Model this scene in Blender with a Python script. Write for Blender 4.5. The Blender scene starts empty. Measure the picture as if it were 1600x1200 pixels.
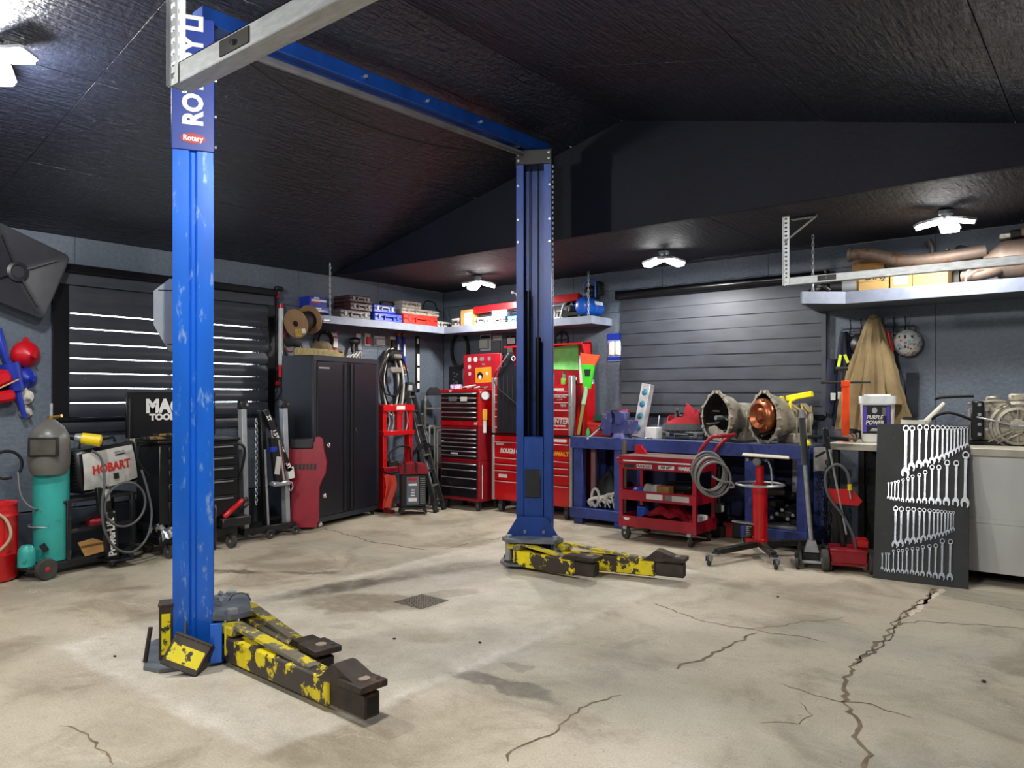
import bpy, bmesh, math, random
from mathutils import Vector, Matrix

scene = bpy.context.scene
COL = scene.collection
rnd = random.Random(7)
PI = math.pi
def V(*a): return Vector(a)
def rad(a): return math.radians(a)

# ------------------------------------------------------------------ camera
cam_data = bpy.data.cameras.new('camera')
cam = bpy.data.objects.new('camera', cam_data)
COL.objects.link(cam)
cam.location = (7.55, -7.77, 1.45)
cam.rotation_euler = (rad(90), 0, rad(39))
cam_data.sensor_fit = 'HORIZONTAL'
cam_data.sensor_width = 36.0
cam_data.lens = 36.0 * 1180.0 / 1600.0
cam_data.shift_y = 18.0 / 1600.0
cam_data.clip_start = 0.05
scene.camera = cam

# ------------------------------------------------------------------ world: overcast daylight outside the windows
world = bpy.data.worlds.new('daylight')
scene.world = world
world.use_nodes = True
wb = world.node_tree.nodes['Background']
wb.inputs[0].default_value = (0.86, 0.93, 1.0, 1)
wb.inputs[1].default_value = 16.0

# ------------------------------------------------------------------ view
scene.view_settings.view_transform = 'Standard'
scene.view_settings.look = 'None'
scene.view_settings.gamma = 1.0
scene.view_settings.use_curve_mapping = False
scene.view_settings.exposure = 0.45
LAMP_POWER = 1.0

# ------------------------------------------------------------------ materials
def lin(h):
    h = h.lstrip('#')
    o = []
    for i in (0, 2, 4):
        c = int(h[i:i+2], 16) / 255.0
        o.append(c / 12.92 if c <= 0.04045 else ((c + 0.055) / 1.055) ** 2.4)
    return (o[0], o[1], o[2], 1.0)

MATS = {}
def mat(name, col, rough=.5, metal=0., var=.10, scale=9., bump=0., bscale=60., wear=None, wamt=.42, wscale=10.,
        emit=0., coat=0., stretch=(1, 1, 1), alpha=1., wrough=None, wmetal=None, wsharp=.06):
    if name in MATS: return MATS[name]
    m = bpy.data.materials.new(name); m.use_nodes = True
    nt = m.node_tree; N = nt.nodes; L = nt.links
    b = N['Principled BSDF']
    c = lin(col)
    b.inputs['Roughness'].default_value = rough
    b.inputs['Metallic'].default_value = metal
    b.inputs['Coat Weight'].default_value = coat
    tc = N.new('ShaderNodeTexCoord')
    mp = N.new('ShaderNodeMapping'); mp.inputs['Scale'].default_value = stretch
    L.new(tc.outputs['Object'], mp.inputs['Vector'])
    nz = N.new('ShaderNodeTexNoise'); nz.inputs['Scale'].default_value = scale; nz.inputs['Detail'].default_value = 5.0
    L.new(mp.outputs[0], nz.inputs['Vector'])
    mr = N.new('ShaderNodeMapRange')
    mr.inputs[1].default_value = .25; mr.inputs[2].default_value = .75
    mr.inputs[3].default_value = 1 - var * 2; mr.inputs[4].default_value = 1 + var * 2
    L.new(nz.outputs['Fac'], mr.inputs[0])
    mx = N.new('ShaderNodeMix'); mx.data_type = 'RGBA'; mx.blend_type = 'MULTIPLY'; mx.inputs[0].default_value = 1.
    mx.inputs[6].default_value = c
    L.new(mr.outputs[0], mx.inputs[7])
    out = mx.outputs[2]
    if wear:
        n2 = N.new('ShaderNodeTexNoise'); n2.inputs['Scale'].default_value = wscale; n2.inputs['Detail'].default_value = 8.
        n2.inputs['Roughness'].default_value = .65
        L.new(mp.outputs[0], n2.inputs['Vector'])
        m2 = N.new('ShaderNodeMapRange'); m2.interpolation_type = 'SMOOTHSTEP'
        m2.inputs[1].default_value = 1 - wamt - wsharp; m2.inputs[2].default_value = 1 - wamt + wsharp
        # noise is centred near .5, wamt about .5 covers half
        L.new(n2.outputs['Fac'], m2.inputs[0])
        m3 = N.new('ShaderNodeMix'); m3.data_type = 'RGBA'
        L.new(m2.outputs[0], m3.inputs[0]); L.new(out, m3.inputs[6]); m3.inputs[7].default_value = lin(wear)
        out = m3.outputs[2]
        if wrough is not None:
            r3 = N.new('ShaderNodeMix'); L.new(m2.outputs[0], r3.inputs[0]); r3.inputs[2].default_value = rough; r3.inputs[3].default_value = wrough
            L.new(r3.outputs[0], b.inputs['Roughness'])
    L.new(out, b.inputs['Base Color'])
    if bump:
        n4 = N.new('ShaderNodeTexNoise'); n4.inputs['Scale'].default_value = bscale; n4.inputs['Detail'].default_value = 4.
        L.new(mp.outputs[0], n4.inputs['Vector'])
        bp = N.new('ShaderNodeBump'); bp.inputs['Strength'].default_value = bump; bp.inputs['Distance'].default_value = .01
        L.new(n4.outputs['Fac'], bp.inputs['Height']); L.new(bp.outputs[0], b.inputs['Normal'])
    if emit:
        b.inputs['Emission Color'].default_value = c; b.inputs['Emission Strength'].default_value = emit
    if alpha < 1: b.inputs['Alpha'].default_value = alpha
    MATS[name] = m
    return m

# ------------------------------------------------------------------ mesh builder
ID = Matrix.Identity(4)
def frame(o, r, u):
    """matrix whose x axis is r, y axis is u, z axis r x u, origin o"""
    r = Vector(r).normalized(); u = Vector(u); u = (u - r * u.dot(r)).normalized(); n = r.cross(u)
    return Matrix(((r.x, u.x, n.x, o[0]), (r.y, u.y, n.y, o[1]), (r.z, u.z, n.z, o[2]), (0, 0, 0, 1)))
def TR(x=0, y=0, z=0, rx=0, ry=0, rz=0):
    return Matrix.Translation((x, y, z)) @ Matrix.Rotation(rad(rz), 4, 'Z') @ Matrix.Rotation(rad(ry), 4, 'Y') @ Matrix.Rotation(rad(rx), 4, 'X')

class MB:
    def __init__(s): s.bm = bmesh.new()
    def add(s, pts, faces, M=ID):
        vs = [s.bm.verts.new(M @ Vector(p)) for p in pts]
        for f in faces:
            try: s.bm.faces.new([vs[i] for i in f])
            except ValueError: pass
        return s
    def box(s, c, d, b=0., M=ID):
        hx, hy, hz = d[0] / 2, d[1] / 2, d[2] / 2
        M = M @ Matrix.Translation(c)
        if b <= 0 or b >= min(hx, hy, hz):
            b0 = 0
            if b > 0: b = min(hx, hy, hz) * .6
        if b <= 0:
            P = [(x, y, z) for x in (-hx, hx) for y in (-hy, hy) for z in (-hz, hz)]
            return s.add(P, [(0, 1, 3, 2), (4, 6, 7, 5), (0, 4, 5, 1), (2, 3, 7, 6), (0, 2, 6, 4), (1, 5, 7, 3)], M)
        P = []; idx = {}
        for sx in (-1, 1):
            for sy in (-1, 1):
                for sz in (-1, 1):
                    for a in range(3):
                        q = [sx * hx, sy * hy, sz * hz]
                        for k, sg in enumerate((sx, sy, sz)):
                            if k != a: q[k] -= sg * b
                        idx[(sx, sy, sz, a)] = len(P); P.append(tuple(q))
        F = []
        for a in range(3):
            o = [k for k in range(3) if k != a]
            for sg in (-1, 1):
                f = []
                for (u, v) in ((-1, -1), (1, -1), (1, 1), (-1, 1)):
                    k = [0, 0, 0]; k[a] = sg; k[o[0]] = u; k[o[1]] = v
                    f.append(idx[(k[0], k[1], k[2], a)])
                F.append(f)
            for u in (-1, 1):
                for v in (-1, 1):
                    k0 = [0, 0, 0]; k0[a] = -1; k0[o[0]] = u; k0[o[1]] = v
                    k1 = list(k0); k1[a] = 1
                    F.append([idx[(*k0, o[0])], idx[(*k1, o[0])], idx[(*k1, o[1])], idx[(*k0, o[1])]])
        for sx in (-1, 1):
            for sy in (-1, 1):
                for sz in (-1, 1): F.append([idx[(sx, sy, sz, a)] for a in range(3)])
        return s.add(P, F, M)
    def bx(s, a, c, b=0., M=ID):
        return s.box([(a[i] + c[i]) / 2 for i in range(3)], [abs(c[i] - a[i]) for i in range(3)], b, M)
    def cyl(s, p0, p1, r, r1=None, n=14, M=ID):
        if r1 is None: r1 = r
        p0 = Vector(p0); p1 = Vector(p1); d = (p1 - p0)
        if d.length < 1e-9: return s
        d.normalize(); a = d.orthogonal().normalized(); c = d.cross(a)
        P = []
        for k in range(n):
            t = 2 * PI * k / n; q = a * math.cos(t) + c * math.sin(t)
            P.append(p0 + q * r); P.append(p1 + q * r1)
        F = [(2 * k, 2 * ((k + 1) % n), 2 * ((k + 1) % n) + 1, 2 * k + 1) for k in range(n)]
        F.append([2 * k for k in range(n)][::-1]); F.append([2 * k + 1 for k in range(n)])
        return s.add(P, F, M)
    def bar(s, p0, p1, w, h, b=0., up=(0, 0, 1), M=ID):
        p0 = Vector(p0); p1 = Vector(p1); d = p1 - p0
        up = Vector(up)
        if abs(d.normalized().dot(up)) > .999: up = Vector((0, 1, 0))
        fr = frame((p0 + p1) / 2, d, up)   # x along, y up, z side
        return s.box((0, 0, 0), (d.length, h, w), b, M @ fr)
    def tube(s, pts, r, n=8, closed=False, M=ID):
        P = [Vector(p) for p in pts]
        m = len(P)
        rr = r if isinstance(r, (list, tuple)) else [r] * m
        T = []
        for i in range(m):
            if closed: t = P[(i + 1) % m] - P[i - 1]
            else: t = P[min(i + 1, m - 1)] - P[max(i - 1, 0)]
            T.append(t.normalized() if t.length > 1e-9 else Vector((0, 0, 1)))
        a = T[0].orthogonal().normalized(); rings = []
        pts_o = []
        for i in range(m):
            a = (a - T[i] * a.dot(T[i]))
            a = a.normalized() if a.length > 1e-6 else T[i].orthogonal().normalized()
            c = T[i].cross(a)
            rings.append(len(pts_o))
            for k in range(n):
                t = 2 * PI * k / n
                pts_o.append(P[i] + (a * math.cos(t) + c * math.sin(t)) * rr[i])
        F = []
        for i in range(m if closed else m - 1):
            r0 = rings[i]; r1 = rings[(i + 1) % m]
            for k in range(n):
                F.append((r0 + k, r0 + (k + 1) % n, r1 + (k + 1) % n, r1 + k))
        if not closed:
            F.append([rings[0] + k for k in range(n)][::-1]); F.append([rings[-1] + k for k in range(n)])
        return s.add(pts_o, F, M)
    def lathe(s, prof, n=24, M=ID, cap=True):
        P = []; m = len(prof)
        for (r, z) in prof:
            for k in range(n):
                t = 2 * PI * k / n; P.append((r * math.cos(t), r * math.sin(t), z))
        F = []
        for i in range(m - 1):
            for k in range(n): F.append((i * n + k, i * n + (k + 1) % n, (i + 1) * n + (k + 1) % n, (i + 1) * n + k))
        if cap:
            F.append([k for k in range(n)][::-1]); F.append([(m - 1) * n + k for k in range(n)])
        return s.add(P, F, M)
    def prism(s, poly, z0, z1, M=ID, b=0.):
        n = len(poly)
        P = [(p[0], p[1], z0) for p in poly] + [(p[0], p[1], z1) for p in poly]
        F = [list(range(n))[::-1], [n + i for i in range(n)]] + [(i, (i + 1) % n, n + (i + 1) % n, n + i) for i in range(n)]
        return s.add(P, F, M)
    def sph(s, c, r, u=14, v=9, M=ID):
        if not isinstance(r, (list, tuple)): r = (r, r, r)
        P = [(c[0], c[1], c[2] - r[2])]; F = []
        for i in range(1, v):
            ph = -PI / 2 + PI * i / v
            for k in range(u):
                t = 2 * PI * k / u
                P.append((c[0] + r[0] * math.cos(ph) * math.cos(t), c[1] + r[1] * math.cos(ph) * math.sin(t), c[2] + r[2] * math.sin(ph)))
        P.append((c[0], c[1], c[2] + r[2])); top = len(P) - 1
        for k in range(u):
            F.append((0, 1 + (k + 1) % u, 1 + k)); F.append((top, top - u + k, top - u + (k + 1) % u))
        for i in range(v - 2):
            for k in range(u):
                a = 1 + i * u; F.append((a + k, a + (k + 1) % u, a + u + (k + 1) % u, a + u + k))
        return s.add(P, F, M)
    def surf(s, fn, nu, nv, M=ID, thick=0.):
        """open sheet fn(u,v) -> point, u,v in 0..1; thick gives it a back"""
        P = [Vector(fn(i / nu, j / nv)) for j in range(nv + 1) for i in range(nu + 1)]
        w = nu + 1
        F = [(j * w + i, j * w + i + 1, (j + 1) * w + i + 1, (j + 1) * w + i) for j in range(nv) for i in range(nu)]
        if thick:
            Nn = [Vector((0, 0, 0)) for _ in P]
            for f in F:
                n = (P[f[1]] - P[f[0]]).cross(P[f[3]] - P[f[0]])
                for k in f: Nn[k] += n
            o = len(P)
            Q = [P[i] - (Nn[i].normalized() if Nn[i].length > 0 else Vector((0, 0, 1))) * thick for i in range(o)]
            P = P + Q
            F2 = [tuple(o + k for k in f[::-1]) for f in F]
            rim = [i for i in range(w)] + [j * w + nu for j in range(1, nv + 1)] + [nv * w + i for i in range(nu - 1, -1, -1)] + [j * w for j in range(nv - 1, 0, -1)]
            F3 = [(rim[k], o + rim[k], o + rim[(k + 1) % len(rim)], rim[(k + 1) % len(rim)]) for k in range(len(rim))]
            F = F + F2 + F3
        return s.add(P, F, M)
    def mesh(s, name, ang=38.):
        bmesh.ops.recalc_face_normals(s.bm, faces=s.bm.faces)
        me = bpy.data.meshes.new(name)
        for f in s.bm.faces: f.smooth = True
        s.bm.to_mesh(me); s.bm.free()
        me.set_sharp_from_angle(angle=rad(ang))
        return me
    def build(s, name, m, parent=None, label=None, kind=None, ang=38.):
        me = s.mesh(name, ang)
        return link(me, name, m, parent, label, kind)

def link(me, name, m, parent=None, label=None, kind=None):
    if m is not None and not me.materials: me.materials.append(m)
    o = bpy.data.objects.new(name, me); COL.objects.link(o)
    if parent: o.parent = parent
    if label: o['label'] = label
    if kind: o['kind'] = kind
    return o

def tag(o, label, cat, group=None, kind=None):
    if label: o['label'] = label
    if cat: o['category'] = cat
    if group: o['group'] = group
    if kind: o['kind'] = kind
    return o
def thing(name, label, cat, loc=(0, 0, 0), rz=0., group=None):
    o = bpy.data.objects.new(name, None); COL.objects.link(o)
    o.empty_display_size = .1
    o.location = loc; o.rotation_euler = (0, 0, rad(rz))
    return tag(o, label, cat, group)
def one(name, label, cat, mb, m, loc=(0, 0, 0), rz=0., group=None, rx=0., ry=0., ang=38.):
    o = mb.build(name, m, ang=ang)
    o.location = loc; o.rotation_euler = (rad(rx), rad(ry), rad(rz))
    return tag(o, label, cat, group)
def copy_tree(o, parent=None):
    c = o.copy(); COL.objects.link(c); c.parent = parent
    for ch in list(o.children): copy_tree(ch, c)
    return c
def text(s, size, m, parent, M, name='lettering', ext=.0008, sx=1., bold=0., shear=0., align='CENTER'):
    cu = bpy.data.curves.new(name, 'FONT'); cu.body = s; cu.size = size; cu.extrude = ext; cu.offset = bold
    cu.align_x = align; cu.align_y = 'CENTER'; cu.shear = shear; cu.resolution_u = 3
    ob = bpy.data.objects.new('font_tmp', cu)
    me = bpy.data.meshes.new_from_object(ob)
    bpy.data.objects.remove(ob); bpy.data.curves.remove(cu)
    me.transform(M @ Matrix.Diagonal((sx, 1, 1, 1)))
    me.materials.clear()
    return link(me, name, m, parent)
def catmull(pts, k=6, closed=False):
    P = [Vector(p) for p in pts]; n = len(P); o = []
    for i in range(n if closed else n - 1):
        p0 = P[(i - 1) % n] if closed or i > 0 else P[0]; p1 = P[i]; p2 = P[(i + 1) % n]
        p3 = P[(i + 2) % n] if closed or i + 2 < n else P[-1]
        for j in range(k):
            t = j / k
            o.append(.5 * ((2 * p1) + (p2 - p0) * t + (2 * p0 - 5 * p1 + 4 * p2 - p3) * t * t + (3 * p1 - p0 - 3 * p2 + p3) * t ** 3))
    if not closed: o.append(P[-1])
    return o
def ring(c, r, n, axis='z', a0=0., a1=360., r2=None):
    o = []
    r2 = r if r2 is None else r2
    full = abs(a1 - a0) >= 359.9
    for k in range(n if full else n + 1):
        t = rad(a0 + (a1 - a0) * k / n); u, v = r * math.cos(t), r2 * math.sin(t)
        o.append({'z': (c[0] + u, c[1] + v, c[2]), 'x': (c[0], c[1] + u, c[2] + v), 'y': (c[0] + u, c[1], c[2] + v)}[axis])
    return o

# shared materials
m_black = mat('black_plastic', '#141518', .45, var=.08)
m_rubber = mat('black_rubber', '#0d0d0e', .8, var=.1)
m_blackmetal = mat('black_painted_steel', '#17181b', .38, .2, var=.1)
m_white = mat('white_plastic', '#e8e8e4', .5, var=.04)
m_steel = mat('bare_steel', '#a9acb0', .36, .6, var=.1, scale=20)
m_chrome = mat('chrome', '#d8dade', .12, 1., var=.03)
m_dsteel = mat('dark_oily_steel', '#3a3936', .5, .6, var=.2, scale=18)
m_red = mat('red_enamel', '#c20d14', .3, .0, var=.06, coat=.4)
m_dred = mat('dark_red_enamel', '#8d1220', .38, .0, var=.12)
m_grey = mat('mid_grey_plastic', '#6d7072', .5, var=.08)
m_lgrey = mat('light_grey_plastic', '#b5b5b0', .5, var=.06)
m_wood = mat('raw_wood', '#a98a58', .7, var=.15, stretch=(1, 8, 8))
m_card = mat('cardboard', '#a87d48', .8, var=.08)
m_dark = mat('dark_void_paint', '#0b0c0f', .7)
m_blue = mat('bright_blue_plastic', '#1c3fa0', .4, var=.08)
m_yellow = mat('yellow_plastic', '#e6c70a', .4, var=.06)
m_alu = mat('cast_aluminium', '#9b968a', .42, .75, var=.18, scale=14, bump=.3, bscale=90)
m_label = mat('paper_label', '#dcdcd8', .6, var=.04)
m_hose = mat('grey_rubber_hose', '#55585b', .55, var=.1)

def lines_label(parent, M, w, h, m_bg, m_ink, rows, name='label_sticker', label=None):
    """small printed sticker: backing card with raised ink bars"""
    st = MB().box((0, 0, 0), (w, h, .0016), 0, M).build(name, m_bg, parent, label)
    return st
# ------------------------------------------------------------------ ROOM SHELL
RW, RL, HW = 8.2, 10.4, 2.92          # room width (x), length (-y), wall height
RIDX, RIDZ, SOF = 4.1, 3.885, 1.93    # ridge x / height, depth of the lowered ceiling along the back wall
def osb(name, col, rough, bump, spec=.5, col2=None, dist=.004):
    m = bpy.data.materials.new(name); m.use_nodes = True
    nt = m.node_tree; N = nt.nodes; L = nt.links; b = N['Principled BSDF']
    tc = N.new('ShaderNodeTexCoord')
    mp = N.new('ShaderNodeMapping'); mp.inputs['Scale'].default_value = (9, 26, 26); mp.inputs['Rotation'].default_value = (.3, .2, .5)
    L.new(tc.outputs['Object'], mp.inputs['Vector'])
    vo = N.new('ShaderNodeTexVoronoi'); vo.inputs['Scale'].default_value = 1.; vo.inputs['Randomness'].default_value = 1.
    L.new(mp.outputs[0], vo.inputs['Vector'])
    nz = N.new('ShaderNodeTexNoise'); nz.inputs['Scale'].default_value = 30.; nz.inputs['Detail'].default_value = 5.
    L.new(tc.outputs['Object'], nz.inputs['Vector'])
    n2 = N.new('ShaderNodeTexNoise'); n2.inputs['Scale'].default_value = 1.3; n2.inputs['Detail'].default_value = 3.
    L.new(tc.outputs['Object'], n2.inputs['Vector'])
    cr = N.new('ShaderNodeMix'); cr.data_type = 'RGBA'
    c = lin(col); cr.inputs[6].default_value = c; cr.inputs[7].default_value = lin(col2) if col2 else (c[0]*1.5, c[1]*1.5, c[2]*1.5, 1)
    ad = N.new('ShaderNodeMath'); ad.operation = 'MULTIPLY'
    L.new(nz.outputs['Fac'], ad.inputs[0]); L.new(n2.outputs['Fac'], ad.inputs[1])
    m2 = N.new('ShaderNodeMapRange'); m2.inputs[1].default_value = .12; m2.inputs[2].default_value = .42
    L.new(ad.outputs[0], m2.inputs[0]); L.new(m2.outputs[0], cr.inputs[0]); L.new(cr.outputs[2], b.inputs['Base Color'])
    b.inputs['Roughness'].default_value = rough
    b.inputs['Specular IOR Level'].default_value = spec
    m3 = N.new('ShaderNodeMapping'); m3.inputs['Scale'].default_value = (34, 6, 34); m3.inputs['Rotation'].default_value = (0, 0, .25)
    L.new(tc.outputs['Object'], m3.inputs['Vector'])
    n3 = N.new('ShaderNodeTexNoise'); n3.inputs['Scale'].default_value = 1.; n3.inputs['Detail'].default_value = 3.
    L.new(m3.outputs[0], n3.inputs['Vector'])
    h0 = N.new('ShaderNodeMath'); h0.operation = 'MULTIPLY_ADD'; h0.inputs[1].default_value = 2.2
    L.new(n3.outputs['Fac'], h0.inputs[0]); L.new(nz.outputs['Fac'], h0.inputs[2])
    hm = N.new('ShaderNodeMath'); hm.operation = 'MULTIPLY_ADD'; hm.inputs[1].default_value = .6
    L.new(vo.outputs['Color'], hm.inputs[0]); L.new(h0.outputs[0], hm.inputs[2])
    bp = N.new('ShaderNodeBump'); bp.inputs['Strength'].default_value = bump; bp.inputs['Distance'].default_value = dist
    L.new(hm.outputs[0], bp.inputs['Height']); L.new(bp.outputs[0], b.inputs['Normal'])
    return m
m_wall = osb('slate_painted_board', '#525c69', .5, .4, col2='#66707d')
m_ceil = osb('navy_black_painted_board', '#0c101c', .34, 1., spec=.9, col2='#191e2e', dist=.009)
m_soffit = osb('dark_painted_soffit', '#15141b', .6, .8, spec=.4, col2='#23212a', dist=.008)
m_gable = osb('navy_painted_gable', '#060916', .65, .25, spec=.25, col2='#0a0f22')
m_shell = mat('shell', '#12141a', .8)
m_seam = mat('board_seam', '#191c22', .8)

def sub_rects(r, holes):
    out = [r]
    for h in holes:
        nx = []
        for (a, b, c, d) in out:
            if h[0] >= b or h[1] <= a or h[2] >= d or h[3] <= c: nx.append((a, b, c, d)); continue
            if h[0] > a: nx.append((a, h[0], c, d))
            if h[1] < b: nx.append((h[1], b, c, d))
            a2, b2 = max(a, h[0]), min(b, h[1])
            if h[2] > c: nx.append((a2, b2, c, h[2]))
            if h[3] < d: nx.append((a2, b2, h[3], d))
        out = nx
    return [q for q in out if q[1] - q[0] > .01 and q[3] - q[2] > .01]
def sheets(parent, M, us, vs, m, holes=(), name='panel', gap=.004, t=.010):
    """sheet boards laid on plane M (x=u, y=v, z=outwards)"""
    for i in range(len(us) - 1):
        for j in range(len(vs) - 1):
            for (a, b, c, d) in sub_rects((us[i], us[i+1], vs[j], vs[j+1]), holes):
                MB().bx((a + gap/2, c + gap/2, 0), (b - gap/2, d - gap/2, t), .0015, M).build(name, m, parent)
def wall_box(name, mb, m):
    o = mb.build(name, m); o['kind'] = 'structure'; return o
WL = (-4.95, -2.97, 1.30, 2.50)      # window opening in the left wall: y0,y1,z0,z1
WB = (2.98, 5.20, 1.28, 2.62)        # window opening in the back wall: x0,x1,z0,z1
w = MB()
for (a, b, c, d) in sub_rects((-RL, .14, 0, HW), [WL]): w.bx((-.14, a, c), (-.012, b, d))
wl = wall_box('wall_left', w, m_shell)
sheets(wl, frame((-.012, 0, 0), (0, 1, 0), (0, 0, 1)), [-RL, -9.76, -8.54, -7.32, -6.10, -4.88, -3.66, -2.44, -1.22, 0], [.42, 2.50, HW], m_wall, [WL])
MB().bx((-.012, -RL, 0), (.035, 0, .41), .006).build('concrete_curb', mat('painted_curb', '#3a434f', .6, var=.15), wl)
w = MB()
for (a, b, c, d) in sub_rects((-.14, RW + .14, 0, HW), [WB]): w.bx((a, .012, c), (b, .14, d))
wb_ = wall_box('wall_back', w, m_shell)
sheets(wb_, frame((0, .012, 0), (1, 0, 0), (0, 0, 1)), [0, 1.02, 2.24, 3.46, 4.68, 6.22, 7.44, RW], [.42, 2.44, 2.70, HW], m_wall, [WB])
MB().bx((0, -.035, 0), (RW, .012, .41), .006).build('concrete_curb', MATS['painted_curb'], wb_)
# remaining walls of the room (behind the camera): overhead door opening is closed by its panel door
wr = wall_box('wall_right', MB().bx((RW + .012, -RL, 0), (RW + .14, .14, HW + .1)), m_wall)
wf = wall_box('wall_front', MB().prism([(0, 0), (RW, 0), (RW, HW), (RIDX, RIDZ), (0, HW)], 0, .12, frame((0, -RL, 0), (1, 0, 0), (0, 0, 1))), m_wall)
# ceiling: two slopes, a dropped flat strip along the back wall, and the triangular face between them
cl = MB()
cl.bx((-.14, -SOF, HW + .010), (RW + .14, .14, HW + .06))
sl = math.atan2(RIDZ - HW, RIDX); ln = math.hypot(RIDX, RIDZ - HW)
ML = frame((0, -SOF, HW), (0, -1, 0), (math.cos(sl), 0, math.sin(sl)))     # z = r x u -> (-1*sin.., ) points down into the room?
MR = frame((RW, -RL, HW), (0, 1, 0), (-math.cos(sl), 0, math.sin(sl)))
cl.bx((-.06, -.2, .010), (RL - SOF + .1, ln + .06, .07), 0, ML)
cl.bx((-.1, -.2, .010), (RL - SOF + .06, ln + .06, .07), 0, MR)
ce = wall_box('ceiling', cl, m_shell)
wall_box('wall_gable', MB().prism([(0, 0), (RW, 0), (RIDX, RIDZ - HW)], 0, .03, frame((0, -SOF, HW), (1, 0, 0), (0, 0, 1))), m_gable)
sheets(ce, ML, [0, 1.3, 3.74, 6.18, RL - SOF], [0, 1.22, 2.44, 3.66, ln], m_ceil, name='ceiling_panel')
sheets(ce, MR, [0, 2.2, 4.64, 7.08, RL - SOF], [0, 1.22, 2.44, 3.66, ln], m_ceil, name='ceiling_panel')
sheets(ce, frame((0, 0, HW), (1, 0, 0), (0, -1, 0)), [0, 2.44, 4.88, 7.32, RW], [0, SOF - .002], m_soffit, name='ceiling_panel', t=-.010)

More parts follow.
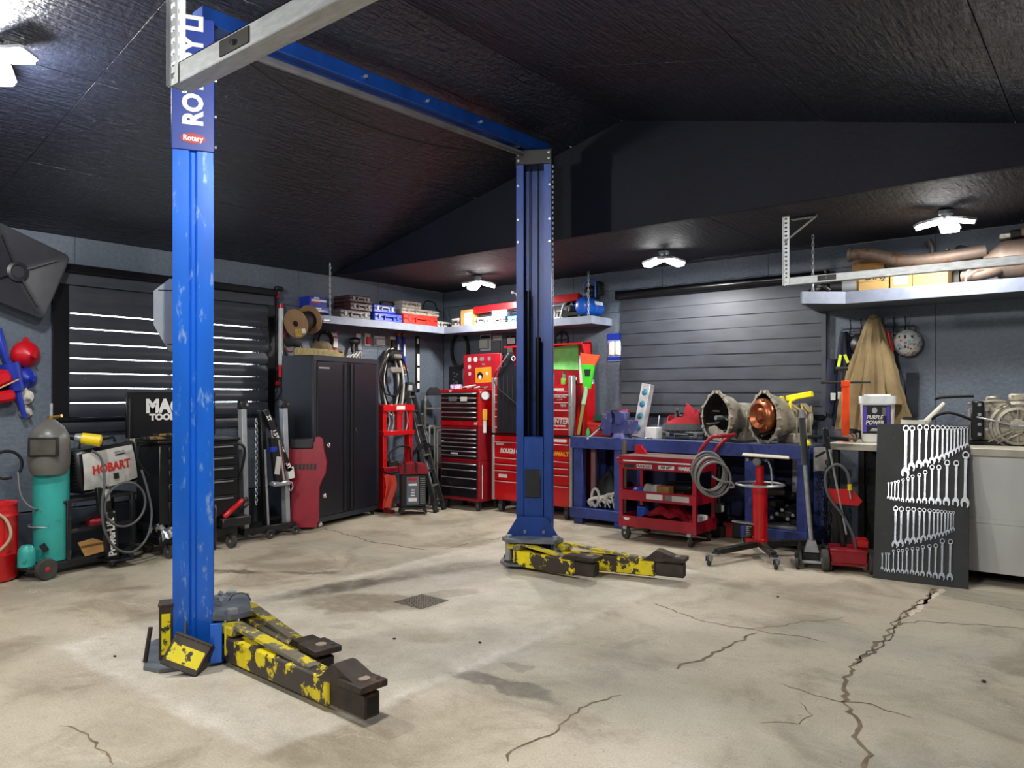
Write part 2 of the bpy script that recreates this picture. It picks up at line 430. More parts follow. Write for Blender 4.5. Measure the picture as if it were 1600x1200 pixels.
# ------------------------------------------------------------------ FLOOR
def floor_material():
    m = bpy.data.materials.new('worn_concrete'); m.use_nodes = True
    nt = m.node_tree; N = nt.nodes; L = nt.links; b = N['Principled BSDF']
    geo = N.new('ShaderNodeTexCoord'); P = geo.outputs['Object']
    def noise(sc, det=5., rough=.55, vec=P, dist=0.):
        n = N.new('ShaderNodeTexNoise'); n.inputs['Scale'].default_value = sc; n.inputs['Detail'].default_value = det
        n.inputs['Roughness'].default_value = rough; n.inputs['Distortion'].default_value = dist
        L.new(vec, n.inputs['Vector']); return n
    def mrange(s, a, bb, c=0., d=1.):
        r = N.new('ShaderNodeMapRange'); r.interpolation_type = 'SMOOTHSTEP'
        r.inputs[1].default_value = a; r.inputs[2].default_value = bb; r.inputs[3].default_value = c; r.inputs[4].default_value = d
        L.new(s, r.inputs[0]); return r.outputs[0]
    def mix(f, A, B, mode='MIX'):
        x = N.new('ShaderNodeMix'); x.data_type = 'RGBA'; x.blend_type = mode
        for sock, val in ((x.inputs[0], f), (x.inputs[6], A), (x.inputs[7], B)):
            if isinstance(val, (int, float)): sock.default_value = val
            elif isinstance(val, tuple): sock.default_value = val
            else: L.new(val, sock)
        return x.outputs[2]
    def math_(op, a, bb):
        x = N.new('ShaderNodeMath'); x.operation = op
        for sock, val in ((x.inputs[0], a), (x.inputs[1], bb)):
            if isinstance(val, (int, float)): sock.default_value = val
            else: L.new(val, sock)
        return x.outputs[0]
    # coordinates wobbled a little so that edges are ragged
    wn = noise(5., 4.)
    sub = N.new('ShaderNodeVectorMath'); sub.operation = 'SUBTRACT'; L.new(wn.outputs['Color'], sub.inputs[0]); sub.inputs[1].default_value = (.5, .5, .5)
    scl = N.new('ShaderNodeVectorMath'); scl.operation = 'SCALE'; L.new(sub.outputs[0], scl.inputs[0]); scl.inputs['Scale'].default_value = .28
    wob = N.new('ShaderNodeVectorMath'); wob.operation = 'ADD'; L.new(P, wob.inputs[0]); L.new(scl.outputs[0], wob.inputs[1])
    W = wob.outputs[0]
    def blob(cx, cy, rx, ry, rot, soft=.35, vec=None):
        mp = N.new('ShaderNodeMapping'); mp.vector_type = 'TEXTURE'
        mp.inputs['Location'].default_value = (cx, cy, 0); mp.inputs['Rotation'].default_value = (0, 0, rad(rot)); mp.inputs['Scale'].default_value = (rx, ry, 1)
        L.new(vec or W, mp.inputs['Vector'])
        ln_ = N.new('ShaderNodeVectorMath'); ln_.operation = 'LENGTH'; L.new(mp.outputs[0], ln_.inputs[0])
        return mrange(ln_.outputs['Value'], 1., 1. - soft)
    base = mix(mrange(noise(.55, 6., .6).outputs['Fac'], .35, .65), lin('#b0a692'), lin('#c9bfab'))
    base = mix(mrange(noise(1.6, 8., .65, dist=.6).outputs['Fac'], .44, .68), base, lin('#978b76'))
    # slightly blue-grey worn zones
    base = mix(math_('MULTIPLY', mrange(noise(.8, 4., .6).outputs['Fac'], .5, .72), .45), base, lin('#98a096'))
    # swept streaks
    mp = N.new('ShaderNodeMapping'); mp.inputs['Scale'].default_value = (1.2, 7, 1); mp.inputs['Rotation'].default_value = (0, 0, rad(-35)); L.new(P, mp.inputs['Vector'])
    base = mix(math_('MULTIPLY', mrange(noise(2., 6., .7, vec=mp.outputs[0]).outputs['Fac'], .5, .75), .35), base, lin('#cfc6b4'))
    # the newer slab the lift is bolted to
    sx = N.new('ShaderNodeSeparateXYZ')
    wn2 = N.new('ShaderNodeVectorMath'); wn2.operation = 'SCALE'; L.new(sub.outputs[0], wn2.inputs[0]); wn2.inputs['Scale'].default_value = .09
    wob2 = N.new('ShaderNodeVectorMath'); wob2.operation = 'ADD'; L.new(P, wob2.inputs[0]); L.new(wn2.outputs[0], wob2.inputs[1])
    L.new(wob2.outputs[0], sx.inputs[0])
    def band(s, lo, hi, soft=.03): return math_('MULTIPLY', mrange(s, lo - soft, lo + soft), mrange(s, hi + soft, hi - soft))
    slab = math_('MULTIPLY', band(sx.outputs[0], 2.74, 4.86), band(sx.outputs[1], -6.04, -1.95))
    sl_col = mix(mrange(noise(3., 7., .65).outputs['Fac'], .35, .7), lin('#d2cbbc'), lin('#b9b0a0'))
    base = mix(math_('MULTIPLY', slab, .85), base, sl_col)
    # pale scuffed rim of the slab
    rim = math_('MULTIPLY', math_('SUBTRACT', math_('MULTIPLY', band(sx.outputs[0], 2.70, 4.89, .02), band(sx.outputs[1], -6.07, -1.92, .02)),
                math_('MULTIPLY', band(sx.outputs[0], 2.82, 4.80, .03), band(sx.outputs[1], -5.97, -2.02, .03))), mrange(noise(3.4, 7., .7).outputs['Fac'], .42, .70))
    base = mix(math_('MULTIPLY', rim, .6), base, lin('#e4dfd4'))
    base = mix(math_('MULTIPLY', mrange(noise(14., 7., .75).outputs['Fac'], .50, .72), .30), base, lin('#7f7564'))
    floor_marks = FLOOR_MARKS
    for (cx, cy, rx, ry, rot, soft, st, col) in floor_marks:
        fac = math_('MULTIPLY', blob(cx, cy, rx, ry, rot, soft), st)
        fac = math_('MULTIPLY', fac, mrange(noise(7., 6., .7).outputs['Fac'], .25, .6, .55, 1.))
        base = mix(fac, base, lin(col))
    # fine grit and dark pits
    base = mix(1., base, mix(noise(90., 4., .7).outputs['Fac'], (.52, .52, .52, 1), (1.42, 1.42, 1.42, 1)), 'MULTIPLY')
    pit = mrange(noise(26., 3., .5).outputs['Fac'], .70, .76)
    base = mix(math_('MULTIPLY', pit, .6), base, lin('#5d564a'))
    # white scratches
    wv = N.new('ShaderNodeTexVoronoi'); wv.feature = 'DISTANCE_TO_EDGE'; wv.inputs['Scale'].default_value = 1.6
    L.new(W, wv.inputs['Vector'])
    scr = math_('MULTIPLY', mrange(wv.outputs['Distance'], .012, .004), mrange(noise(1.9, 3.).outputs['Fac'], .56, .64))
    base = mix(math_('MULTIPLY', scr, .22), base, lin('#e4dfd3'))
    L.new(base, b.inputs['Base Color'])
    L.new(mrange(noise(1.2, 5., .6).outputs['Fac'], .3, .7, .42, .72), b.inputs['Roughness'])
    bp = N.new('ShaderNodeBump'); bp.inputs['Strength'].default_value = .25; bp.inputs['Distance'].default_value = .004
    L.new(noise(45., 6., .7).outputs['Fac'], bp.inputs['Height']); L.new(bp.outputs[0], b.inputs['Normal'])
    return m
FLOOR_MARKS = [
    # cx, cy, rx, ry, rot, softness, strength, colour  (stain marks and darker bands on the floor)
    (2.95, -4.10, .90, .22, 76, .75, .95, '#5d5446'),
    (3.12, -3.20, .70, .28, 70, .8, .65, '#655c4d'),
    (3.45, -4.28, .62, .30, 40, .35, .75, '#7d715b'),
    (3.70, -3.80, .30, .12, 58, .3, .6, '#857863'),
    (5.13, -4.86, .38, .10, 6, .4, .9, '#6a6357'),
    (5.02, -4.62, .10, .05, 6, .5, .6, '#7d7566'),
    (1.80, -4.43, .45, .09, 39, .5, .85, '#564d3f'),
    (2.35, -4.02, .35, .08, 39, .5, .7, '#5d5445'),
    (3.75, -4.75, .16, .10, 40, .5, .45, '#8d7f66'),
    (4.35, -4.55, .22, .14, 40, .6, .45, '#9a8a6c'),
    (1.3, -5.9, .8, .35, 60, .8, .4, '#8f8470'),
    (3.2, -7.1, .9, .5, 30, .8, .35, '#938873'),
    (5.7, -4.6, .9, .5, 20, .9, .35, '#9aa093'),
    (6.6, -2.9, .9, .45, 10, .9, .3, '#9aa197'),
    (6.3, -5.6, .8, .5, 40, .8, .3, '#a2958a'),
    (2.2, -2.4, .8, .4, 20, .8, .35, '#a59a85'),
]
m_floor = floor_material()
fl = wall_box('floor', MB().bx((-.14, -RL, -.12), (RW + .14, .14, 0)), m_floor)
m_crack = mat('crack_dirt', '#7b6d58', .95, var=.25, scale=12)
m_crackd = mat('crack_dark', '#5a4d3c', .95, var=.2, scale=12)
def crack(pts, w0=.012, seed=1, m=None, jag=.018, edge=.5):
    r = random.Random(seed); P = [Vector((p[0], p[1], 0)) for p in pts]
    q = []
    for i in range(len(P) - 1):
        L_ = (P[i+1] - P[i]).length; k = max(2, int(L_ / .035))
        for j in range(k): q.append(P[i].lerp(P[i+1], j / k))
    q.append(P[-1])
    n = len(q); A = []; B = []
    off = 0.
    for i in range(n):
        d = (q[min(i+1, n-1)] - q[max(i-1, 0)]).normalized(); s = Vector((-d.y, d.x, 0))
        off = off * .75 + r.uniform(-jag, jag)
        c = q[i] + s * off * (0 if i in (0, n-1) else 1)
        wd = w0 * (1 - edge + edge * r.random()) * (.35 if i in (0, n-1) else 1)
        A.append((c + s * wd * r.uniform(.3, .7))); B.append((c - s * wd * r.uniform(.3, .7)))
    mb = MB()
    mb.add([(p.x, p.y, .0012) for p in A] + [(p.x, p.y, .0012) for p in B], [(i, i+1, n+i+1, n+i) for i in range(n-1)])
    return mb.build('crack', m or m_crack, fl)
# cracks in the slab
crack([(6.46, -1.34), (6.43, -1.92), (6.43, -2.48), (6.43, -2.97), (6.44, -3.46), (6.48, -3.82), (6.53, -4.01), (6.66, -4.32), (6.77, -4.61), (6.9, -5.1)], .026, 3, jag=.022)
crack([(6.455, -1.36), (6.435, -1.92), (6.435, -2.45), (6.43, -2.97), (6.445, -3.46)], .012, 4, m_crackd, jag=.02)
crack([(6.50, -1.34), (6.47, -1.8), (6.46, -2.26)], .05, 41, mat('crack_filler', '#cfc5b2', .9, var=.15, scale=25), jag=.01, edge=.4)
crack([(6.45, -2.54), (6.54, -2.34), (6.82, -2.2), (7.07, -2.13), (7.6, -2.05)], .012, 5)
crack([(5.0, -3.04), (5.42, -3.21), (5.74, -3.21), (6.01, -3.17), (6.18, -3.16)], .011, 6)
crack([(5.81, -3.24), (5.77, -3.71), (5.75, -3.9), (5.71, -4.11)], .022, 7)
crack([(6.22, -3.96), (6.39, -3.98), (6.51, -3.98), (6.63, -3.96), (6.81, -4.0)], .010, 8)
crack([(6.5, -1.49), (6.67, -1.57), (7.03, -1.62), (7.5, -1.7)], .008, 9)
crack([(6.36, -4.14), (6.43, -4.26), (6.41, -4.37), (6.3, -4.48)], .006, 10)
crack([(5.74, -3.21), (5.98, -2.82), (6.13, -2.56)], .006, 11)
crack([(5.66, -4.6), (5.63, -4.77), (5.62, -4.94), (5.64, -5.13), (5.65, -5.33), (5.66, -5.46)], .014, 12)
crack([(.74, -2.65), (1.71, -2.8), (2.47, -2.75)], .016, 13, m_crackd)
crack([(2.54, -2.64), (2.60, -1.9), (2.7, -1.2)], .012, 14, m_crackd)
crack([(3.92, -6.45), (4.26, -6.44), (4.47, -6.45)], .012, 15)
# sunken drain grate, .27 m square, with a grid of holes
dr = thing('floor_drain', 'square perforated steel drain grate set flush in the concrete floor', 'drain', (3.707, -4.04, 0))
MB().bx((-.135, -.135, .0008), (.135, .135, .003)).build('grate_plate', mat('rusty_grate', '#6d6558', .6, .4, var=.25, scale=30), dr)
h = MB()
for i in range(11):
    for j in range(11):
        h.cyl((-.115 + .023 * i, -.115 + .023 * j, .003), (-.115 + .023 * i, -.115 + .023 * j, .0038), .0062, n=8)
h.build('holes', m_dark, dr)
# bits of debris on the floor
for i, (x, y, s) in enumerate(((4.62, -4.45, .012), (4.18, -4.72, .012), (5.62, -2.35, .012), (7.0, -3.3, .016), (6.55, -5.05, .014), (3.2, -5.9, .012))):
    one('gravel_chip', ['dark gravel chip lying on pale concrete near the lift arms', 'dark gravel chip on concrete between drain and lift arm', 'tiny dark chip on bare floor before the workbench',
        'dark pebble right of the long floor crack', 'dark pebble near the watermark end of the floor, by the wide crack', 'small chip on the slab beside the lift base'][i].replace('near the watermark end of the floor, by', 'on open floor beside'), 'pebble',
        MB().sph((0, 0, s * .35), (s, s * .7, s * .4), 7, 5), m_dsteel, (x, y, 0), 37 * i, group='debris on the floor')

# ------------------------------------------------------------------ CEILING LAMPS: folding three-panel LED heads
m_led = mat('led_lens', '#ffffff', .5, emit=28., var=0.)
m_lampbody = mat('lamp_aluminium', '#b9bcc0', .4, .6)
def led_lamp(loc, label, tilt=0., rz=0., power=75., wide=False):
    t = thing('ceiling_lamp', label, 'lamp', loc, rz, 'three-panel LED ceiling lamps')
    t.rotation_euler = (0, rad(tilt), rad(rz))
    MB().cyl((0, 0, 0), (0, 0, -.03), .055, .05, 20).cyl((0, 0, -.03), (0, 0, -.075), .035, .045, 16).build('socket_base', m_lampbody, t)
    for k in range(3):
        M = Matrix.Rotation(rad(120 * k + 20), 4, 'Z') @ TR(.035, 0, -.07, ry=14) @ Matrix.Diagonal((1.15, 1.25, 1.2, 1))
        w = MB().prism([(0, -.035), (.03, -.055), (.15, -.062), (.165, -.045), (.165, .045), (.15, .062), (.03, .055), (0, .035)], 0, .016, M).build('panel', m_lampbody, t)
        MB().prism([(.012, -.03), (.035, -.046), (.146, -.052), (.156, -.04), (.156, .04), (.146, .052), (.035, .046), (.012, .03)], -.022, .001, M).build('led_lens', m_led, w)
    ld = bpy.data.lights.new('lamp_light', 'POINT' if wide else 'SPOT'); ld.energy = power * LAMP_POWER; ld.shadow_soft_size = .09; ld.color = (1., .965, .91)
    if not wide: ld.spot_size = rad(172); ld.spot_blend = .25
    lo = bpy.data.objects.new('lamp_light', ld); COL.objects.link(lo); lo.parent = t; lo.location = (0, 0, -.26 if wide else -.19)
    return t
SLA = math.degrees(sl)
def slope_z(x): return HW + (RIDZ - HW) * (x if x < RIDX else RW - x) / RIDX - .012
led_lamp((1.41, -.86, HW - .012), 'lit LED lamp on dropped ceiling over the corner tool chests', 0, 10, 95)
led_lamp((3.94, -.87, HW - .012), 'lit LED lamp on dropped ceiling above the black roller blind', 0, 40, 95)
led_lamp((6.46, -.98, HW - .012), 'lit LED lamp on dropped ceiling above the exhaust shelf', 0, 70, 60)
led_lamp((2.45, -6.26, slope_z(2.45)), 'lit LED lamp on sloped black ceiling beside the lettered lift column', -SLA, 15, 140, True)
led_lamp((5.75, -6.26, slope_z(5.75)), 'lit LED lamp on the sloped ceiling above the garage door track', SLA, 0, 150, True)
led_lamp((2.45, -9.2, slope_z(2.45)), 'lit LED lamp on left ceiling slope at the front wall', -SLA, 0, 95)
led_lamp((5.75, -9.2, slope_z(5.75)), 'lit LED lamp on right ceiling slope at the front wall', SLA, 0, 95)
# ------------------------------------------------------------------ TWO-POST CAR LIFT
LO = Vector((3.52, -4.07, 0)); LI = Matrix.Translation(-LO)
lift = thing('car_lift', 'blue two-post car lift with yellow and black swing arms and overhead beam', 'car lift', LO)
m_lblue = mat('worn_glinting_blue_lift_paint', '#1464d2', .3, .15, var=.10, scale=6, wear='#7fa6dd', wamt=.38, wscale=20, coat=.35, stretch=(1, 1, .3))  # pale flecks: worn paint plus reflections put into the colour
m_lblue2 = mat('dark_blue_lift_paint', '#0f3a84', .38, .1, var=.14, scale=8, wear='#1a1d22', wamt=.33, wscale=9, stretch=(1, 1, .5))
m_sleeve = mat('blue_decal_sleeve', '#12358f', .4, .0, var=.05)
m_ywb = mat('chipped_yellow_arm_paint', '#e3cf10', .5, .0, var=.10, wear='#3b332d', wamt=.50, wscale=5.5, wsharp=.015)
m_ywk = mat('mostly_chipped_yellow', '#d8c522', .5, .0, var=.12, wear='#6e685a', wamt=.52, wscale=9., wsharp=.03)
m_rust = mat('rusty_black_steel', '#3a322c', .55, .3, var=.25, scale=14, wear='#6b4a30', wamt=.38, wscale=9)
C1, C2 = Vector((3.46, -5.58, 0)), Vector((3.59, -2.56, 0))
M1 = LI @ Matrix.Translation(C1) @ Matrix.Rotation(rad(150), 4, 'Z')
M2 = LI @ Matrix.Translation(C2) @ Matrix.Rotation(rad(30), 4, 'Z')
wx, wy, fl_, th = .15, .103, .062, .012
def col_profile():
    g = .018
    side = [(-wx, -wy), (-wx, -.022), (-wx + g, -.008), (-wx + g, .008), (-wx, .022), (-wx, wy)]
    outer = side + [(wx, wy), (wx, .022), (wx - g, .008), (wx - g, -.008), (wx, -.022), (wx, -wy)]
    inner = [(wx - fl_, -wy), (wx - fl_, -wy + th), (wx - th - .0, -wy + th), (wx - th - g, 0), (wx - th, wy - th), (-wx + th, wy - th), (-wx + th + g, 0), (-wx + th, -wy + th), (-wx + fl_, -wy + th), (-wx + fl_, -wy)]
    return outer + inner
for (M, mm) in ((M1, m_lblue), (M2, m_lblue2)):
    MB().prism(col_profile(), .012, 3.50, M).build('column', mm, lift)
# lettered sleeve on the near column, outer side = local -x
sv = MB().bx((-wx - .008, -wy - .006, 2.79), (wx + .006, wy + .006, 3.52), .004, M1).build('sleeve', m_sleeve, lift, 'dark blue extension sleeve with white lettering')
FS = M1 @ frame((-wx - .0085, 0, 0), (0, -1, 0), (0, 0, 1))       # on that side: x right, y up, z out
text('ROTARY LI', .140, m_white, sv, FS @ Matrix.Translation((.004, 2.925, .0006)) @ Matrix.Rotation(PI/2, 4, 'Z'), 'lettering', .0006, sx=.88, bold=.006, align='LEFT')
MB().lathe([(.056, 0), (.056, .0014)], 28, FS @ Matrix.Translation((0, 2.855, 0)) @ Matrix.Diagonal((1.15, .5, 1, 1))).build('emblem', mat('emblem_red', '#a51420', .4), sv, 'red oval badge')
text('Rotary', .042, m_white, sv, FS @ Matrix.Translation((0, 2.855, .0022)), 'lettering', .0004, sx=.88, bold=.0012)
for z in (2.83, 3.0, 3.2, 3.4):
    MB().cyl((-wx + .03, -wy - .006, z), (-wx + .03, -wy - .018, z), .009, n=6, M=M1).build('bolt', m_steel, lift)
# top plate and bolts of the far column
MB().bx((-wx - .006, -wy - .012, 3.42), (wx + .006, wy + .006, 3.545), .004, M2).build('top_bracket', m_blackmetal, lift)
for (x, z) in ((-.13, 3.50), (-.13, 3.45), (.13, 3.51), (.13, 3.46), (-.135, 3.24), (.135, 3.24), (-.135, 2.76), (.135, 2.76), (-.135, 2.95), (.135, 2.95)):
    MB().cyl((x, -wy - .012 if z > 3.4 else -wy, z), (x, -wy - .024 if z > 3.4 else -wy - .012, z), .011, n=6, M=M2).build('bolt', m_steel, lift)
# overhead beam and the grey padded switch bar beneath it
d = (C2 - C1).normalized(); A = C1 + d * .02; B = C2 + d * .12
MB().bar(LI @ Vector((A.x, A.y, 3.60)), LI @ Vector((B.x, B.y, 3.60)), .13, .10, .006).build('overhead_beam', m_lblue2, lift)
MB().bar(LI @ Vector((A.x - .02, A.y + .25, 3.515)), LI @ Vector((B.x - .03, B.y - .22, 3.515)), .045, .045, .012).build('switch_bar', mat('grey_foam', '#5a5a5e', .8), lift)
MB().bar(LI @ Vector((B.x - .06, B.y - .75, 3.53)), LI @ Vector((B.x - .06, B.y - .36, 3.53)), .03, .03, .012).build('switch_bar_end', mat('white_conduit', '#a8a8a8', .5), lift)
for (p, s) in ((A, .12), (B - d * .1, .12)):
    MB().box(LI @ Vector((p.x, p.y, 3.545)), (.16, .16, .02), .004).build('beam_bracket', m_blackmetal, lift)
for k in (.36, .54, .72):
    p = A.lerp(B, k); MB().cyl(LI @ Vector((p.x + .065, p.y, 3.60)), LI @ Vector((p.x + .085, p.y, 3.60)), .012, n=6).build('bolt', m_steel, lift)
MB().bx((-.20, -.20, 3.54), (-.10, -.12, 3.63), .004, M2).build('limit_switch', m_blackmetal, lift)
MB().bx((-.195, -.203, 3.553), (-.12, -.2, 3.612), 0, M2).build('warning_sticker', mat('sticker_yellow', '#d8bf18', .5), lift, 'yellow warning sticker')
pts = [Vector((3.50, -5.45, 3.50)), Vector((3.35, -4.9, 3.43)), Vector((3.30, -4.2, 3.40)), Vector((3.35, -3.4, 3.43)), Vector((3.5, -2.75, 3.53))]
MB().tube([LI @ p for p in catmull(pts, 6)], .006, 6).build('cable', m_rubber, lift)
# chain on the far column's right edge and inner cables
for i in range(56):
    z = 3.40 - i * .022
    M = M2 @ TR(wx + .014, -wy + .01, z, rz=90 * (i % 2) + 20)
    if i % 2 == 0: MB().box((0, 0, 0), (.014, .007, .026), .003, M).build('chain_link', m_steel, lift)
for (x, y, z0, z1, r) in ((-.045, -.02, .95, 3.42, .005), (.02, .03, 1.0, 3.42, .004)):
    MB().cyl((x, y, z0), (x, y, z1), r, n=8, M=M2).build('steel_cable', m_dsteel, lift)
m_shaft = mat('oily_black_cylinder', '#0c0d10', .25, .5)
for (x, y, z1, r) in ((-.052, -.05, 2.35, .020), (.03, -.03, 1.95, .024)): MB().cyl((x, y, 1.05), (x, y, z1), r, n=16, M=M2).build('hydraulic_cylinder', m_shaft, lift)
# carriages: block in the channel with a flared apron and a bottom plate that holds the arm pins
m_plate = mat('worn_steel_plate', '#6d747d', .42, .35, var=.2, scale=10)
def carriage(M, mm, apron=True):
    c = MB(); c.bx((-.085, -.105, .30), (.085, .06, 1.10), .006, M)
    ob = c.build('carriage', mm, lift)
    MB().bx((-.075, -.118, .58), (.06, -.1, .82), .02, M).build('grease_patch', mat('grease', '#1c2026', .35), ob)
    if apron: MB().prism([(-.135, .42), (.115, .42), (.215, .255), (-.235, .255)], 0, .016, M @ frame((0, -.125, 0), (1, 0, 0), (0, 0, 1))).build('apron', mm, ob)
    MB().prism([(-.26, -.19), (-.2, -.30), (.2, -.30), (.26, -.19), (.22, -.10), (-.22, -.10)], .225, .255, M).prism([(-.26, -.19), (-.2, -.30), (.2, -.30), (.26, -.19), (.22, -.10), (-.22, -.10)], .03, .05, M).build('pin_plate', m_plate, ob)
    MB().bx((-.09, -.16, .05), (.09, -.10, .23), .004, M).build('core_block', m_blackmetal, ob)
    for x in (-.2, .2):
        MB().cyl((x, -.2, .02), (x, -.2, .275), .03, n=16, M=M).build('arm_pin', m_steel, ob)
    for x in (-.07, .09):
        MB().cyl((x, -.15, .29), (x, -.13, .30), .014, n=8, M=M).build('bolt', m_steel, ob)
    return ob
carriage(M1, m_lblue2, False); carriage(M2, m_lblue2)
MB().bx((-.03, .0, -.008), (.03, .21, .008), .003, LI @ frame((3.775, -5.625, .02), Vector((.5, .866, 0)), (0, 0, 1))).build('side_plate', m_lblue, lift)
MB().tube(ring((0, -.24, .28), .06, 12, 'x', 20, 170), .003, 5, M=M1 @ TR(-.12, 0, 0)).build('release_wire', m_dsteel, lift)
# swing arms
def swing_arm(p0, p1, pad_lift=.0, mm=m_ywb, ramp=True):
    p0 = Vector((p0[0], p0[1], 0)); p1 = Vector((p1[0], p1[1], 0)); L_ = (p1 - p0).length
    M = LI @ frame(p0, p1 - p0, Vector((0, 0, 1)).cross(p1 - p0))
    a = MB().bx((.10, -.055, .028), (L_ * .80, .055, .158), .010, M).build('swing_arm', mm, lift, 'chipped yellow swing arm')
    MB().bx((.02, -.05, .165), (.16, .05, .215), .006, M).build('knuckle', m_ywk, a)
    MB().prism([(-.0, -.055), (.14, -.055), (.14, .055), (0, .055)], .045, .065, M).build('lower_lug', m_rust, a)
    MB().bx((.095, -.058, .06), (.11, .058, .21), .002, M).build('end_plate', m_ywk, a)
    fr = M @ frame((0, 0, 0), (1, 0, 0), (0, 0, 1))
    MB().prism([(.02, .215), (.12, .225), (.66 * L_, .166), (.66 * L_, .150), (.14, .205), (.02, .19)], -.034, .034, fr).build('top_strut', m_ywk, a)
    MB().bx((L_ * .72, -.042, .036), (L_ * 1.0, .042, .145), .006, M).build('inner_tube', m_rust, a)
    MB().bx((L_ - .004, -.03, .05), (L_ + .001, .03, .13), 0, M).build('tube_mouth', m_dark, a)
    if ramp:
        MB().prism([(L_ - .34, .150), (L_ - .30, .165), (L_ - .22, .235), (L_ - .19, .235), (L_ - .02, .178), (L_ - .02, .150)], -.06, .06, fr).build('pad_bracket', m_rust, a)
    else:
        MB().prism([(L_ - .30, .150), (L_ - .26, .185), (L_ - .02, .185), (L_ - .02, .150)], -.058, .058, fr).build('pad_bracket', m_rust, a)
    MB().bx((L_ - .16, -.075, .160), (L_ + .015, .075, .192), .004, M).build('pad_seat', m_rust, a)
    MB().cyl((L_ - .06, 0, .19), (L_ - .06, 0, .197), .028, n=18, M=M).build('pad_socket', mat('worn_pad', '#8d7f70', .6), a)
    MB().cyl((L_ - .02, .045, .19), (L_ - .02, .045, .1935), .012, n=10, M=M).build('pad_hole', m_dark, a)
    return a
swing_arm((3.72, -5.54), (4.99, -5.58))
swing_arm((3.46, -5.28), (4.46, -5.42), ramp=False, mm=m_ywk)
swing_arm((3.50, -2.82), (4.36, -2.78), ramp=False)
swing_arm((3.82, -2.62), (4.90, -2.36))
# base plates, gussets, anchors and the yellow toe guards of the near column
for M in (M1, M2):
    MB().prism([(-.30, -.05), (-.24, -.16), (.24, -.16), (.30, -.05), (.30, .16), (.22, .24), (-.22, .24), (-.30, .16)], .001, .020, M).build('base_plate', m_plate, lift)
    for sx in (-1, 1):
        MB().prism([(wx, .02), (wx + .13, .02), (wx + .13, .05), (wx, .22)], -.006, .006, M @ frame((0, .04, 0), (sx, 0, 0), (0, 0, 1))).build('gusset', m_rust, lift)
        for y in (-.05, .12):
            MB().cyl((sx * .245, y, .02), (sx * .245, y, .05), .017, n=6, M=M).cyl((sx * .245, y, .05), (sx * .245, y, .075), .009, n=8, M=M).build('anchor_bolt', m_steel, lift)
FV = Vector((math.cos(rad(-30)), math.sin(rad(-30)), 0)); RV = Vector((math.cos(rad(60)), math.sin(rad(60)), 0))
# upright guard at the left of the column, leaning plate guard in front of it
def guard(o, w, hgt, lean, t, mm, twist=0., roll=0.):
    r = (Matrix.Rotation(rad(twist), 4, 'Z') @ RV); n = (Matrix.Rotation(rad(twist), 4, 'Z') @ FV)
    M = LI @ frame(o, r, (Vector((0, 0, 1)) * math.cos(rad(lean)) - n * math.sin(rad(lean)))) @ Matrix.Rotation(rad(roll), 4, 'Z')
    g = MB().bx((0, 0, 0), (w, hgt, t), .004, M).build('toe_guard', m_rust, lift)
    MB().bx((.014, .03, t), (w - .012, hgt - .05, t + .0015), .0, M).build('yellow_paint', mm, g)
    MB().bx((-.004, hgt - .012, -.09), (w + .004, hgt + .004, t + .004), .003, M).bx((w - .008, .0, -.09), (w + .002, hgt, 0), .003, M).build('flange', m_rust, g)
    return g
guard((3.50, -5.80, .02), .07, .30, 0, .012, mat('guard_yellow', '#e8d70c', .5, var=.05, wear='#30291f', wamt=.45, wscale=18, wsharp=.02))
guard((3.685, -5.885, .065), .20, .17, 30, .012, MATS['guard_yellow'], -8, -24)
MB().cyl(LI @ Vector((3.47, -5.86, .02)), LI @ Vector((3.47, -5.83, .20)), .012, n=8).build('guard_rod', m_rust, lift)
# grey power unit cover on the near column's back
PU = LI @ frame(Vector((3.40, -5.60, 1.93)), RV, (0, 0, 1)) @ Matrix.Diagonal((.82, .82, .82, 1))
MB().prism([(-.20, -.10), (-.11, -.27), (.14, -.27), (.14, .22), (-.10, .22), (-.20, .13)], -.26, 0, PU).build('power_unit_cover', mat('pale_grey_housing', '#8d9394', .5, var=.05), lift, 'pale grey power unit housing')
MB().bx((-.17, .135, .0), (.14, .142, .003), 0, PU).build('cover_seam', m_black, lift)
MB().bx((-.115, -.235, .0), (.14, -.228, .003), 0, PU).build('cover_seam', m_black, lift)
